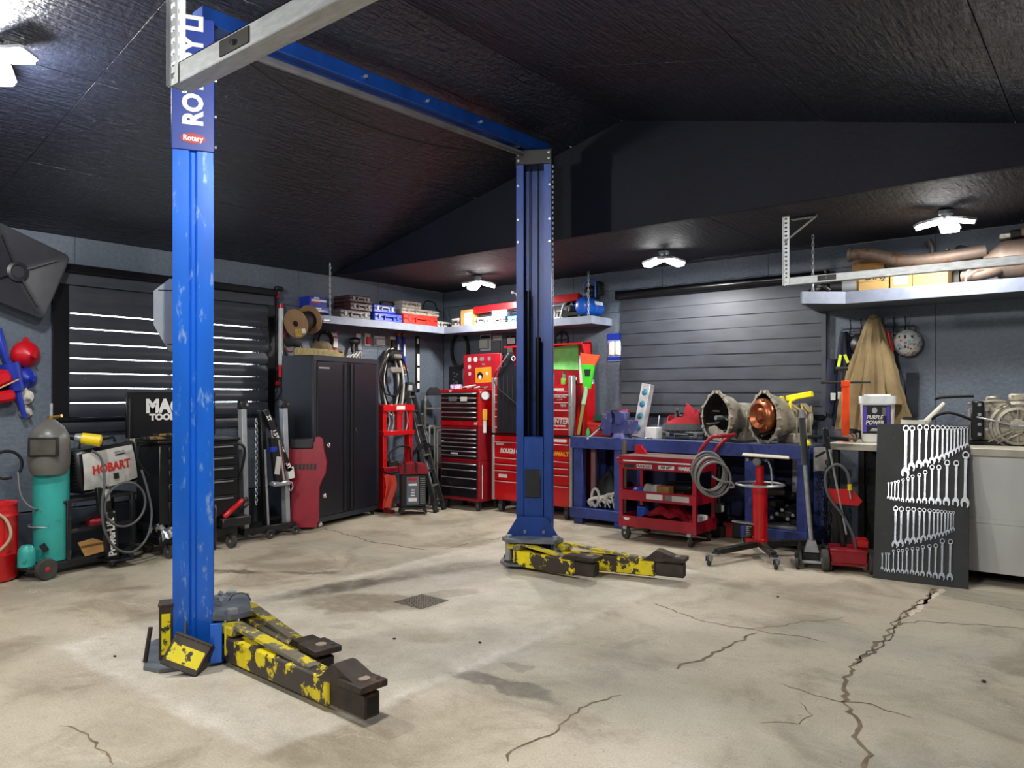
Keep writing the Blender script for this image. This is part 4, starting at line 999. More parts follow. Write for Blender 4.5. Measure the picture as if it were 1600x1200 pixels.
# ------------------------------------------------------------------ FOLDED ENGINE HOIST
m_hg = mat('hoist_grey_paint', '#9a9fa5', .4, .2, var=.08)
eh = thing('engine_hoist', 'folded grey engine hoist with black boom, ram and chain', 'engine hoist', (.70, -3.32, 0), 90)
for y in (-.12, .12): MB().bx((-.33, y, .07), (.28, y + .06, .13), .004).build('base_leg', m_blackmetal, eh)
for x in (-.30, .21): MB().bx((x, -.06, .06), (x + .06, .12, .12)).build('cross_base', m_blackmetal, eh)
for (x, dx) in ((-.28, .03), (.20, .04)):
    p = MB().bar((x + dx * .0 + .02, -.02, .10), (x - dx * .4, -.02, 1.34), .055, .075, .004).build('upright_leg', m_hg, eh)
    MB().box((x - dx * .4, -.03, 1.36), (.085, .07, .09), .008).build('end_bracket', m_blackmetal, p)
    MB().cyl((x - dx * .4 + .02, -.08, 1.36), (x - dx * .4 + .02, .02, 1.36), .016, n=10).build('pin', m_chrome, p)
MB().bar((-.06, -.06, 1.30), (.23, -.06, .66), .05, .06, .004).build('boom', m_blackmetal, eh)
for k, s in enumerate(('2T', '1.5T', '1T', '.5T')):
    q = Vector((-.03, -.087, 1.22)).lerp(Vector((.20, -.087, .72)), k / 3); text(s, .055, m_white, eh, frame(q, (.41, 0, -.91), (.91, 0, .41)), 'lettering', .001, bold=.002)
MB().bar((.23, -.06, .70), (.245, -.06, .58), .05, .075, .004).build('boom_tip', m_white, eh)
MB().tube(ring((.245, -.06, .50), .024, 14, 'y', r2=.045), .009, 6, closed=True).build('load_hook', m_chrome, eh)
MB().bar((-.02, -.01, .12), (-.07, -.01, 1.30), .055, .06, .004).build('mast', m_blackmetal, eh)
ram = MB().cyl((.0, -.10, 1.02), (.07, -.10, .56), .042, .046, 18).build('ram_cylinder', m_blackmetal, eh)
MB().cyl((-.012, -.10, 1.10), (.0, -.10, 1.02), .014, n=12).cyl((.075, -.10, 1.0), (.135, -.10, .58), .026, .03, 14).build('ram_rod', m_chrome, eh)
MB().box((.09, -.10, .545), (.20, .10, .05), .012).build('ram_base', m_steel, eh)
MB().lathe([(.043, 0), (.046, .02), (.043, .05)], 18, TR(.008, -.10, .93, ry=172)).build('blue_band', m_bluep, ram)
MB().bx((.0, -.146, .66), (.06, -.143, .84), 0, TR(ry=9, x=-.11, z=0)).build('label_sticker', m_lgrey, ram)
me = MB().tube([(math.cos(a) * .013, 0, math.sin(a) * .020) for a in [2 * PI * k / 10 for k in range(10)]], .0045, 6, closed=True).mesh('link')
for i in range(27):
    o = link(me, 'chain_link', m_steel, eh); o.location = (-.165 + .0 * i, -.07, 1.20 - .032 * i); o.rotation_euler = (0, 0, rad(30 + 90 * (i % 2)))
MB().cyl((-.02, -.06, .10), (-.06, -.06, .90), .013, n=10).build('strut', m_steel, eh)
for (x, y) in ((-.05, -.14), (.25, -.14), (-.05, .16), (.25, .16)):
    cs = MB().bx((x - .02, y - .03, .05), (x + .02, y + .03, .08)).build('caster_fork', m_blackmetal, eh); wheel(cs, (x, y, .045), .045, .03, m_steel)

# ------------------------------------------------------------------ CABINET (stands at an angle), CREEPER
m_cab = mat('black_cabinet_steel', '#161b25', .38, .15, var=.06, scale=4)
m_cabf = mat('cabinet_trim_grey', '#2b3038', .35, .2, var=.05)
cb = thing('storage_cabinet', 'tall black steel two-door storage cabinet standing at an angle', 'cabinet', (.759, -2.785, 0), 104.1)
MB().bx((0, .02, .06), (1.21, .44, 1.89), .004).build('body', m_cab, cb)
MB().bx((0, 0, 1.83), (1.21, .02, 1.89), .003).bx((0, 0, .06), (1.21, .02, .12), .003).bx((0, 0, .12), (.05, .02, 1.83), .003).bx((1.16, 0, .12), (1.21, .02, 1.83), .003).build('front_frame', m_cabf, cb)
for (x0, x1) in ((.055, .595), (.615, 1.155)):
    d = MB().bx((x0, -.008, .125), (x1, .016, 1.825), .004).build('door', m_cab, cb)
    xs = x1 - .05 if x0 < .3 else x0 + .05
    MB().bx((xs - .035, -.022, .14), (xs - .028, -.008, 1.81)).bx((xs + .028, -.022, .14), (xs + .035, -.008, 1.81)).build('grip_channel', m_cabf, d)
    MB().bx((xs - .028, -.012, .14), (xs + .028, -.0075, 1.81)).build('channel_shadow_gap', m_black, d)
lk = MB().cyl((.73, -.008, 1.05), (.73, -.022, 1.05), .014, n=14).build('lock', m_chrome, cb)
MB().bx((.752, -.014, .99), (.762, -.010, 1.04)).build('key', m_chrome, cb)
MB().bx((.08, -.0095, 1.745), (.26, -.008, 1.762)).build('name_plate', m_steel, cb)
for (x, y) in ((.05, .06), (1.16, .06), (.05, .40), (1.16, .40)): MB().cyl((x, y, 0), (x, y, .065), .02, n=10).build('foot', m_black, cb)
cp = thing('creeper', 'red moulded creeper standing on end against the black cabinet', 'creeper', (.80, -2.90, 0), 104.1 - 62)
m_creep = mat('dark_red_creeper', '#8c1126', .4, .0, var=.08)
sil = [(-.16, .03), (.10, .03), (.125, .10), (.125, .45), (.15, .52), (.19, .60), (.20, .72), (.17, .84), (.15, .97), (.12, .99), (.08, .985), (.07, .93), (-.19, .93), (-.20, .84), (-.22, .72), (-.21, .60), (-.17, .52)]
Mc = TR(0, 0, .02, rx=-6)
cpb = MB().prism(sil, 0, .05, Mc @ frame((0, 0, 0), (1, 0, 0), (0, 0, 1))).build('deck', m_creep, cp)
MB().bx((-.19, -.065, .86), (.06, -.02, .97), .012, Mc).build('head_pad', mat('head_pad', '#1c1c20', .6), cp)
for k in range(6): MB().bx((-.13 + .04 * k, -.0535, .635), (-.105 + .04 * k, -.0495, .70), 0, Mc).build('raised_letter', m_black, cp)
for (x, z) in ((.20, .90), (.17, .36), (.13, .06)):
    MB().sph((x, .03, z), .028, 12, 8, Mc).build('caster_ball', m_chrome, cp)
# ------------------------------------------------------------------ TOOL CASES ON THE SHELVES
def tool_case(label, loc, rz, w, d, h, m, m2=None, cat='tool case', handle=True, group=None):
    """case with its front at local -y, origin bottom centre of the front edge"""
    t = thing('tool_case', label, cat, loc, rz, group)
    MB().bx((-w/2, .012, 0), (w/2, d, h * .52), .010).build('base_shell', m, t)
    MB().bx((-w/2, .012, h * .535), (w/2, d, h), .010).build('lid_shell', m, t)
    MB().bx((-w/2 + .01, .018, h * .5), (w/2 - .01, d - .01, h * .55)).build('seam', m_black, t)
    if handle:
        MB().bx((-w * .17, -.006, h * .25), (-w * .14, .014, h * .60), .003).bx((w * .14, -.006, h * .25), (w * .17, .014, h * .60), .003).bx((-w * .17, -.012, h * .56), (w * .17, .004, h * .74), .005).build('handle', m2 or m, t)
        for sx in (-1, 1): MB().bx((sx * w * .33 - w * .045, .002, h * .28), (sx * w * .33 + w * .045, .016, h * .82), .004).build('latch', m2 or m, t)
    return t
ZS = 2.3655
m_brown = mat('dark_brown_case', '#3a2228', .45); m_gcase = mat('dark_grey_case', '#4a4846', .5); m_bcase = mat('royal_blue_case', '#2140b8', .4)
m_beige = mat('beige_grey_case', '#a5a194', .5); m_rcase = mat('bright_red_case', '#e02a1e', .4); m_latch = mat('latch_grey', '#8b8580', .5)
tool_case('dark grey blow-moulded tool case under two brown cases', (.42, -1.92, ZS), 90, .46, .34, .105, m_gcase, m_latch)
tool_case('dark brown tool case resting on the dark grey case', (.42, -1.83, ZS + .106), 90, .34, .34, .095, m_brown, m_latch)
tool_case('dark brown tool case, topmost of the stack on the left shelf', (.42, -1.84, ZS + .202), 90, .33, .34, .085, m_brown, m_latch)
tool_case('royal blue tool case under a smaller blue case', (.42, -1.40, ZS), 90, .46, .30, .11, m_bcase, m_bcase)
tool_case('smaller royal blue case with white latches on another blue case', (.42, -1.46, ZS + .111), 90, .36, .28, .10, m_bcase, m_white)
tool_case('bright red tool case on the left shelf', (.42, -.84, ZS), 90, .62, .32, .135, m_rcase, m_rcase)
tool_case('flat beige tool case lying on the bright red case', (.40, -.82, ZS + .136), 90, .68, .30, .08, m_beige, m_latch)
tool_case('small beige tool case on top of the flat beige case', (.40, -.98, ZS + .217), 90, .34, .26, .085, m_beige, m_latch)
tool_case('grey tool case in the shelf corner beside the red case', (.36, -.33, ZS), 90, .26, .20, .09, m_lgrey, m_gcase)
tool_case('low grey case in the shelf corner under loose parts', (.62, -.40, ZS), 0, .20, .22, .12, m_lgrey, m_gcase)
def retail_box(label, loc, rz, w, d, h, m, stripes, cat='box', group=None):
    t = thing('retail_box', label, cat, loc, rz, group)
    MB().bx((-w/2, 0, 0), (w/2, d, h), .002).build('carton', m, t)
    for (x0, x1, z0, z1, mm) in stripes: MB().bx((-w/2 + x0 * w, -.0012, z0 * h), (-w/2 + x1 * w, 0, z1 * h)).build('printed_panel', mm, t)
    return t
st = [(.1, .95, .52, .72, m_white), (.1, .6, .35, .5, m_redp), (.25, .55, .78, .93, m_white)]
retail_box('blue and white printed carton at the left end of the case shelf', (.23, -2.30, ZS), 90, .26, .20, .12, m_bluep, st)
retail_box('blue printed carton stacked on another carton behind the cable spool', (.22, -2.32, ZS + .121), 90, .25, .20, .12, m_bluep, st)
one('drill_body', 'black cordless drill lying on the smaller blue case', 'drill', MB().bar((0, 0, .04), (.22, 0, .05), .07, .07, .015).bar((.03, 0, .0), (.02, .12, .03), .05, .05, .012), m_black, (.20, -1.36, ZS + .212), 90)
one('cable_coil', 'black cable coil lying in the shelf corner', 'cable', MB().tube(catmull([(-.14, 0, .01), (-.06, .02, .13), (.08, 0, .12), (.16, .02, .03), (.22, 0, .01)], 6), .010, 7), m_rubber, (.28, -.55, ZS + .22), 90)
# ---- back wall shelf
tb = thing('cardboard_box', 'brown cardboard box with white label on the corner shelf', 'box', (.82, -.42, ZS), 0)
MB().bx((-.10, 0, 0), (.10, .25, .215), .003).build('carton', m_card, tb)
MB().bx((-.03, -.0015, .02), (.098, 0, .17)).build('paper_label', m_label, tb)
tool_case('white tool case with dark latch on the corner shelf', (1.09, -.42, ZS), 0, .28, .24, .10, m_white, m_gcase)
tool_case('grey tool case, lower of two, on the corner shelf', (1.36, -.42, ZS), 0, .23, .24, .085, m_grey, m_lgrey)
tool_case('pale grey tool case stacked on the grey corner-shelf case', (1.37, -.42, ZS + .086), 0, .25, .24, .085, m_lgrey, m_white)
tool_case('light blue flat tool case on the corner shelf', (1.62, -.42, ZS), 0, .22, .24, .08, mat('sky_blue_case', '#4c88d0', .45), m_white)
one('impact_tool', 'black power tool lying on the white case under the red beam', 'power tool', MB().bar((-.10, 0, .06), (.10, 0, .05), .08, .09, .02).bar((.06, 0, .03), (.13, .05, .0), .05, .05, .012), m_black, (1.08, -.30, ZS + .101), 0)
one('black_pouch', 'black soft pouch on top of the light blue case', 'pouch', MB().sph((0, 0, .035), (.13, .09, .035), 14, 8), m_black, (1.62, -.30, ZS + .08), 0)
rb = thing('support_beam', 'long red engine support beam laid across the shelf goods', 'beam', (.92, -.36, 2.565), 0)
MB().bar((0, 0, .0), (1.66, -.02, .045), .07, .085, .004).build('beam', m_red, rb)
MB().bx((1.655, -.05, .01), (1.665, .02, .085)).build('beam_mouth', m_dred, rb)
MB().tube([(.72, .02, .06), (.68, .02, .17), (.62, .02, .19)], .008, 7).sph((.62, .02, .19), .02, 10, 7).build('ball_lever', m_white, rb)
MB().tube([(1.47, -.03, -.0), (1.44, -.04, -.06), (1.41, -.05, -.19)], .009, 7).build('hook_leg', m_steel, rb)
cm = thing('air_compressor', 'blue air compressor with black pump on the end of the corner shelf', 'compressor', (2.63, -.22, ZS), 0)
Mt = frame((0, 0, .135), (1, 0, 0), (0, 0, 1))     # z toward the room
MB().lathe([(.02, .20), (.07, .195), (.10, .175), (.112, .14), (.112, .045), (.106, .04), (.106, .02), (.112, .015), (.112, -.13), (.10, -.165), (.06, -.19)], 28, Mt).build('tank', mat('compressor_blue', '#1253b8', .3, coat=.3), cm)
MB().bx((.095, -.06, .15), (.114, .10, .19)).build('badge', m_white, cm)
MB().bx((-.09, -.13, .02), (-.06, .15, .04)).bx((.06, -.13, .0), (.09, .15, .03)).build('foot', m_black, cm)
MB().sph((-.02, .05, .33), (.07, .09, .07), 14, 9).bx((-.06, -.08, .24), (.06, .13, .30), .01).build('motor', m_black, cm)
MB().bx((.02, .04, .27), (.10, .15, .44), .012).build('pump_head', m_blackmetal, cm)
for k in range(6): MB().bx((.012, .03, .29 + .024 * k), (.108, .16, .298 + .024 * k), .002).build('cooling_fin', m_dsteel, cm)
MB().tube(catmull([(-.06, -.05, .24), (-.06, -.05, .40), (-.02, -.03, .455), (.06, .0, .45), (.07, .0, .40), (.07, .0, .25)], 5), .010, 8).build('handle', MATS['compressor_blue'], cm)
for (x, y, z) in ((-.05, -.10, .28), (.0, -.11, .265), (.05, -.12, .27)): MB().cyl((x, y, z), (x, y - .03, z), .020, n=14).build('gauge', m_steel, cm)
one('blue_tray', 'blue plastic wedge tray lying beside the compressor', 'tray', MB().prism([(0, 0), (.26, 0), (.02, .10), (0, .10)], 0, .18, frame((0, .2, 0), (1, 0, 0), (0, 0, 1))), m_bluep, (1.80, -.40, ZS), 0)
tool_case('grey box behind the red beam beside the compressor', (2.22, -.25, ZS), 0, .26, .2, .18, m_lgrey, m_grey)
one('black_grinder', 'black grinder lying between grey box and compressor', 'grinder', MB().bar((-.08, 0, .05), (.10, 0, .06), .08, .08, .02).cyl((-.08, -.04, .06), (-.08, .05, .05), .05, n=18), m_black, (2.43, -.31, ZS), 20)
one('pump_fittings', 'pile of black hose fittings behind the red beam end', 'fittings', MB().tube(catmull([(-.12, 0, .0), (-.05, .02, .10), (.03, 0, .06), (.09, .03, .13)], 6), .022, 8).sph((.0, 0, .05), .045, 10, 7), m_black, (2.36, -.14, ZS + .185), 0)

# ------------------------------------------------------------------ HUNG ON THE LEFT WALL
wlamp = thing('work_light', 'long underhood work light with red end caps hung beside the window', 'work light', (.004, -2.725, 1.50), 90)
MB().bx((-.045, -.035, .04), (-.012, -.012, 1.17), .006).build('backing_bar', m_black, wlamp)
MB().cyl((.012, -.035, .30), (.02, -.035, .95), .030, n=16).build('light_tube', mat('frosted_tube', '#c4cace', .4), wlamp)
MB().cyl((.012, -.03, .16), (.012, -.03, .30), .026, n=14).build('end_cap', m_redp, wlamp); MB().cyl((.02, -.03, .95), (.02, -.03, 1.0), .027, n=14).build('end_cap', m_redp, wlamp)
for z in (.06, 1.06): MB().bx((-.05, -.045, z), (.0, -.02, z + .05), .006).build('red_clip', m_redp, wlamp)
for z in (.0, 1.12): MB().tube([(-.05, -.03, z), (-.03, -.03, z + .08), (.0, -.03, z)], .004, 6).build('hook', m_steel, wlamp)
MB().box((-.02, -.05, 1.17), (.10, .06, .05), .01).build('top_bracket', m_black, wlamp)
MB().tube(catmull([(.012, -.03, .16), (.03, -.04, .04), (-.02, -.03, -.08), (-.12, -.02, -.14)], 6), .006, 6).build('cord', m_rubber, wlamp)
sp = thing('cable_spool', 'cardboard cable spool wound with black cable by the shelf end', 'cable spool', (.36, -2.635, 2.285), 0)
Ms = frame((-.09, -.05, -.03), (0, 1, 0), (-.35, 0, .94))      # disc normal along wall and slightly up
Ms = frame((0, 0, 0), (-.22, .93, .28), (0, 0, 1))
Ms = Ms @ Matrix.Rotation(PI/2, 4, 'X')
def disc(x0, x1, r): return [(.03, x0), (r, x0), (r, x1), (.03, x1)]
Mx = Ms @ Matrix.Rotation(PI/2, 4, 'Y')
m_disc = mat('spool_board', '#8a6a4a', .8, var=.08)
MB().lathe(disc(-.125, -.115, .165), 36, Mx).build('flange', m_disc, sp); MB().lathe(disc(.115, .125, .165), 36, Mx).build('flange', m_disc, sp)
MB().lathe([(.034, -.115), (.10, -.115), (.108, -.06), (.10, -.02), (.11, .02), (.102, .06), (.10, .115), (.034, .115)], 28, Mx).build('wound_cable', m_rubber, sp)
MB().cyl((-.130, 0, 0), (.130, 0, 0), .034, n=18, M=Ms).build('core', m_dark, sp)
MB().bx((-.1275, -.03, .06), (-.1255, .06, .145), 0, Ms).build('yellow_label', mat('yellow_label', '#b59a3a', .6, var=.2), sp)
MB().bx((-.128, .07, .06), (-.1255, .12, .11), 0, Ms).build('white_label', m_label, sp)
MB().cyl((.11, 0, 0), (.22, .20, .04), .012, n=8, M=Ms).build('hanger_rod', m_steel, sp)
MB().tube(catmull([(-.02, -.10, -.13), (-.02, -.11, -.4), (-.04, -.11, -.65), (.02, -.12, -.86)], 6), .005, 6).build('loose_end', m_hose, sp)
# packages, coils and cables behind the cabinet
def pack(label, wall, u, z, w, h, card, prod, d=.03, lab=None, name='hang_pack', cat='package', group=None):
    loc = (.002, u, z) if wall == 'L' else (u, -.002, z)
    t = thing(name, label, cat, loc, 90 if wall == 'L' else 0, group)
    MB().bx((-w/2, -.006, -h/2), (w/2, 0, h/2), .001).build('backing_card', card, t)
    MB().bx((-w * .38, -.006 - d, -h * .38), (w * .38, -.006, h * .18), .006).build('blister', prod, t)
    MB().bx((-w * .42, -.0072, h * .26), (w * .42, -.006, h * .44)).build('header_print', lab or m_label, t)
    MB().cyl((0, 0, h * .47), (0, -.06, h * .47), .004, n=6).build('peg', m_steel, t)
    return t
m_clear = mat('clear_blister', '#7f8488', .3, var=.2, scale=25)
pack('red and white hang pack beside the cable spool', 'L', -1.93, 2.12, .10, .22, m_redp, m_label)
pack('grey tool in a narrow blister pack under the case shelf', 'L', -1.55, 2.12, .09, .26, m_grey, m_clear)
pack('small red and white blister pack beside a narrow grey pack', 'L', -1.40, 2.17, .09, .16, m_label, m_redp)
pack('wide blister pack of small bits under the case shelf', 'L', -1.20, 2.16, .20, .14, m_clear, m_lgrey)
pack('yellow card pack with black tool under the case shelf', 'L', -.97, 2.15, .12, .18, mat('ochre_card', '#9a7a2a', .6), m_black, .05)
t = thing('cord_coil', 'coil of black cable hanging behind the cable spool', 'cable', (.02, -2.10, 2.12), 90)
MB().cyl((0, .018, .10), (0, -.07, .10), .006, n=6).build('peg', m_steel, t)
for k in range(3): MB().tube(ring((.0, -.02 - .015 * k, 0), .09 + .008 * k, 20, 'y'), .012, 7, closed=True).build('turn', m_rubber, t)
t = thing('air_gun', 'black air tool hanging by its hose above the cabinet', 'air tool', (.03, -1.66, 2.13), 90)
MB().sph((0, -.04, 0), (.09, .04, .05), 12, 8).bar((-.02, -.04, -.02), (-.04, -.04, -.14), .04, .04, .01).build('body', m_black, t)
MB().tube(catmull([(-.04, -.04, -.14), (-.05, -.04, -.3), (-.04, -.04, -.45)], 5), .007, 6).build('hose', m_rubber, t)
t = thing('extension_leads', 'tangle of dark cables hung left of the cabinet top', 'cable', (.04, -2.62, 2.15), 90)
for k in range(4): MB().tube(ring((.0 + .01 * k, -.03 - .012 * k, -.06 * k), .07 + .02 * k, 18, 'y', 0, 360, .14), .009, 6, closed=True).build('loop', [m_rubber, m_dred, m_rubber, m_black][k], t)
for k, (y, nm) in enumerate(((-.90, 'blue bar clamp with orange pads hung nearer the cable bundle'), (-.79, 'blue bar clamp with orange pads hung nearer the spirit level'))):
    t = thing('bar_clamp', nm, 'clamp', (.01, y, 1.56), 90, 'bar clamps on the left wall')
    MB().bx((-.022, -.03, .30), (.022, -.004, .68), .006).build('handle', m_bluep, t)
    MB().bx((-.012, -.034, .42), (.012, -.03, .58)).build('printed_label', m_label, t)
    MB().cyl((0, -.02, .24), (0, -.02, .31), .022, n=12).cyl((0, -.02, .68), (0, -.02, .72), .02, n=12).build('orange_pad', mat('orange_pad', '#c4562a', .5), t)
    MB().bar((-.02, -.02, .26), (.015, -.02, -.0), .03, .012, .003).build('blade', mat('light_blue_steel', '#3f78c8', .4), t)
    MB().tube(ring((0, -.035, .22), .05, 14, 'y'), .006, 6, closed=True).build('guard_ring', m_label, t)
t = thing('spirit_level', 'narrow black and white carded blade strip hung near the corner', 'level', (.005, -.52, 1.50), 90)
MB().bx((-.038, -.008, 0), (.038, 0, .76), .002).build('card', m_black, t)
for (z0, z1) in ((.04, .12), (.15, .33), (.36, .52)): MB().bx((-.012, -.014, z0), (.030, -.008, z1), .002).build('white_sleeve', m_white, t)
MB().bx((-.02, -.013, .66), (.02, -.008, .73), .002).build('tip', m_label, t)
hb = thing('hose_bundle', 'bundle of air hoses and cords hung above the red press', 'hoses', (.03, -1.06, 2.0), 90)
cols = [m_rubber, m_hose, m_whp, m_rubber, mat('salmon_hose', '#8d4a44', .5), m_hose, m_rubber, m_whp, m_blackmetal]
rb_ = random.Random(11)
for k in range(9):
    w = rb_.uniform(.07, .24); d = rb_.uniform(.50, .85); y = -.02 - .012 * k; x0 = rb_.uniform(-.04, .04)
    pts = [(x0 - .01, y, .06), (x0 - w * .7, y, -.10), (x0 - w, y, -d * .55), (x0 - w * .5, y, -d), (x0 + w * .6, y, -d), (x0 + w * 1.05, y, -d * .55), (x0 + w * .7, y, -.10)]
    MB().tube(catmull(pts, 5, closed=True), rb_.choice((.009, .011, .014)), 7, closed=True).build('hose_loop', cols[k], hb)
MB().box((.02, -.10, -.02), (.24, .10, .14), .03).build('tie_bundle', m_black, hb)
MB().box((-.01, -.14, -.22), (.20, .05, .08), .02).box((.02, -.15, -.04), (.14, .05, .06), .02).build('cloth_tie', mat('grey_cloth', '#77756c', .8), hb)
# ------------------------------------------------------------------ ON THE CABINET
CBM = Matrix.Translation((.759, -2.785, 1.89)) @ Matrix.Rotation(rad(104.1), 4, 'Z')
def on_cab(x, y, z=.001): p = CBM @ Vector((x, y, z)); return (p.x, p.y, p.z)
one('wood_offcut', 'pale weathered wood offcut lying on top of the black cabinet', 'wood', MB().prism([(-.03, .10), (.10, .02), (.42, .0), (.62, .03), (.62, .24), (.10, .26), (-.02, .20)], 0, .075), mat('weathered_wood', '#9a8a5c', .8, var=.2, scale=18, stretch=(1, 5, 1)), on_cab(0, .05), 104.1)
def cap_fn(u, v):
    a = 2 * PI * u; r = .11 * math.cos(v * PI / 2) ** .6 if v < 1 else 0
    return (r * math.cos(a) * 1.2, r * math.sin(a), .095 * math.sin(v * PI / 2))
t = thing('baseball_hat', 'dirty tan work hat lying on the wood offcut', 'hat', on_cab(.36, .18, .078), 104.1)
MB().surf(cap_fn, 22, 8).build('crown', mat('dirty_tan_cloth', '#6e6047', .85, var=.25), t)
MB().prism([(-.10, -.03), (.10, -.03), (.08, -.14), (0, -.17), (-.08, -.14)], 0, .012, TR(.12, 0, .0, rz=60, rx=8)).build('brim', MATS['dirty_tan_cloth'], t)
one('rag_heap', 'dark rag heap at the back corner of the cabinet top', 'rag', MB().sph((0, 0, .07), (.11, .08, .05), 12, 8).sph((.07, .03, .07), (.06, .06, .05), 10, 7), mat('dark_rag', '#26222a', .9, var=.3), on_cab(.06, .34, .078), 90)
t = thing('cable_scraps', 'loose white cable ends lying on the cabinet top', 'cable', on_cab(.85, .10), 104.1)
for k in range(4): MB().tube(catmull([(-.12 + .06 * k, .02, .008), (-.02 + .07 * k, .05, .03 + .02 * k), (.10 + .05 * k, .08, .01)], 5), .008, 6).build('strand', m_whp, t)

# ------------------------------------------------------------------ PRESS, CHARGER, LADDERS
hp = thing('shop_press', 'red hydraulic shop press frame standing beside the black cabinet', 'press', (.38, -1.26, 0), 90)
for x in (-.22, .22):
    MB().bx((x - .03, -.05, 0), (x + .03, .05, 1.33), .004).build('upright', m_red, hp)
    MB().bx((x - .03, -.20, .0), (x + .03, .20, .04), .004).build('foot', m_dred, hp)
tp = MB().bx((-.26, -.075, 1.255), (.26, .055, 1.335), .004).build('top_beam', m_red, hp)
MB().bx((-.05, -.0765, 1.27), (.09, -.075, 1.32)).build('maker_sticker', m_label, tp)
MB().bx((-.26, -.075, .95), (.26, .055, 1.01), .004).build('cross_beam', m_red, hp)
MB().bx((-.26, -.085, .50), (.26, .085, .56), .004).build('bed', m_dred, hp)
MB().cyl((.05, 0, 1.02), (.05, 0, 1.24), .05, n=18).cyl((.05, 0, 1.22), (.05, 0, 1.255), .065, n=18).build('bottle_jack', m_red, hp)
for x in (-.15, -.08, .16): MB().tube(catmull([(x, -.03, 1.25), (x + .02, -.03, 1.12), (x - .01, -.03, 1.01)], 4), .010, 6).build('spring', m_steel, hp)
MB().tube(catmull([(-.14, -.06, .58), (-.16, -.06, .72), (-.02, -.06, .80), (.18, -.06, .79), (.21, -.06, .62)], 5), .012, 7).build('pump_hose', m_rubber, hp)
MB().bx((-.16, -.07, .56), (-.02, .05, .63), .008).bx((.0, -.06, .56), (.10, .05, .61), .008).build('press_block', m_dsteel, hp)
for k in range(7):
    for x in (-.22, .22): MB().cyl((x, -.052, .20 + .11 * k), (x, -.0495, .20 + .11 * k), .010, n=10).build('pin_hole', m_dark, hp)
def bag(u, v): return (-.07 + .14 * u + .02 * math.sin(5 * v), -.02 * math.sin(7 * u + 3 * v) - .01, -.42 * v * (1 - .08 * u) + .01 * math.sin(6 * u))
one('red_bag', 'orange red plastic sheet hanging below the shop press', 'sheet', MB().surf(bag, 10, 12, thick=.003), mat('orange_red_sheet', '#d8452f', .5), (.56, -1.53, .48), 70)
ch = thing('battery_charger', 'black wheeled battery charger with rounded dark red top', 'charger', (.80, -1.36, 0), 52)
ch.scale = (1.12, 1.0, 1.0)
MB().prism([(-.13, .10), (.13, .10), (.15, .02), (.13, .02), (.09, .07), (-.09, .07), (-.13, .02), (-.15, .02)], -.16, .10, frame((0, 0, 0), (1, 0, 0), (0, 0, 1))).build('base', m_black, ch)
MB().bx((-.135, -.10, .10), (.135, .16, .50), .012).build('body', m_black, ch)
MB().prism([(-.145, 0), (.145, 0), (.155, .06), (.12, .115), (.0, .13), (-.12, .115), (-.155, .06)], -.175, .115, frame((0, 0, .50), (1, 0, 0), (0, 0, 1))).build('red_top', mat('maroon_plastic', '#8e1626', .35), ch)
pn = MB().bx((-.075, -.104, .13), (.055, -.10, .47), .001).build('front_label', mat('charger_label', '#5d6470', .5), ch)
for k, (z, h2, w2) in enumerate(((.42, .03, .05), (.36, .025, .045), (.30, .015, .02), (.27, .015, .02), (.235, .015, .022), (.17, .045, .045))): MB().bx((-.01 - w2, -.1055, z), (-.01 + w2, -.104, z + h2)).build('printed_line', m_label if k else m_redp, pn)
for k in range(13): MB().bx((.07, -.103, .14 + .025 * k), (.125, -.098, .152 + .025 * k)).build('louvre', m_grey, ch)
for k in range(2): MB().bx((-.10 + .12 * k, -.178, .52), (-.085 + .12 * k, .10, .637), 0).build('cord_wrap', m_black, ch)
def ladder(label, foot, top, width_vec, n, m, steps=True, thick=.028):
    F = Vector(foot); T = Vector(top); W = Vector(width_vec)
    t = thing('ladder', label, 'ladder', F)
    T = T - F
    for s in (-.5, .5):
        r = MB().bar(W * s, T + W * s * .82, thick, .06, .004, up=W.cross(T)).build('side_rail', m, t)
        MB().box(W * s + Vector((0, 0, .015)), (.05, .06, .03), .006).build('rubber_foot', m_rubber, r)
        MB().lathe([(.045, -.02), (.05, 0), (.045, .02)], 16, frame(T * .52 + W * s * .9, W.cross(T), T)).build('hinge', m_black, r)
    for k in range(n):
        f = (k + .6) / n; w2 = 1 - .18 * f
        MB().bar(T * f - W * .5 * w2, T * f + W * .5 * w2, .03, .026, .003, up=T).build('rung', m_alu if k % 2 else m, t)
    return t
m_lad = mat('dark_aluminium', '#4b4d50', .35, .7, var=.1)
ladder('black and aluminium folding ladder leaning into the corner beside the charger', (.90, -.99, .01), (.10, -.76, 1.50), (-.10, .24, 0), 8, m_lad)
ladder('inner half of folding ladder leaning behind the black ladder', (.72, -.84, .01), (.07, -.56, 1.20), (-.08, .20, 0), 7, m_steel)
t = thing('aluminium_ladder', 'pale aluminium step ladder folded upright behind the red drawer tower', 'ladder', (.22, -.42, 0), 70)
for x in (-.13, .13): MB().bx((x - .014, -.02, .01), (x + .014, .02, 1.45), .003).build('side_rail', m_alu, t)
for k in range(5): MB().bx((-.12, -.035, .22 + .26 * k), (.12, .035, .245 + .26 * k), .003).build('tread', m_alu, t)
cpx = MB().prism([(-.10, 0), (.10, 0), (.085, .07), (.04, .11), (-.04, .11), (-.085, .07)], -.04, .04, frame((0, 0, 1.45), (1, 0, 0), (0, 0, 1))).build('top_cap', m_black, t)
lt = bpy.data.objects['ladder']
ML_ = TR(.10 - .90, -.76 + .99, 1.49, rz=70)
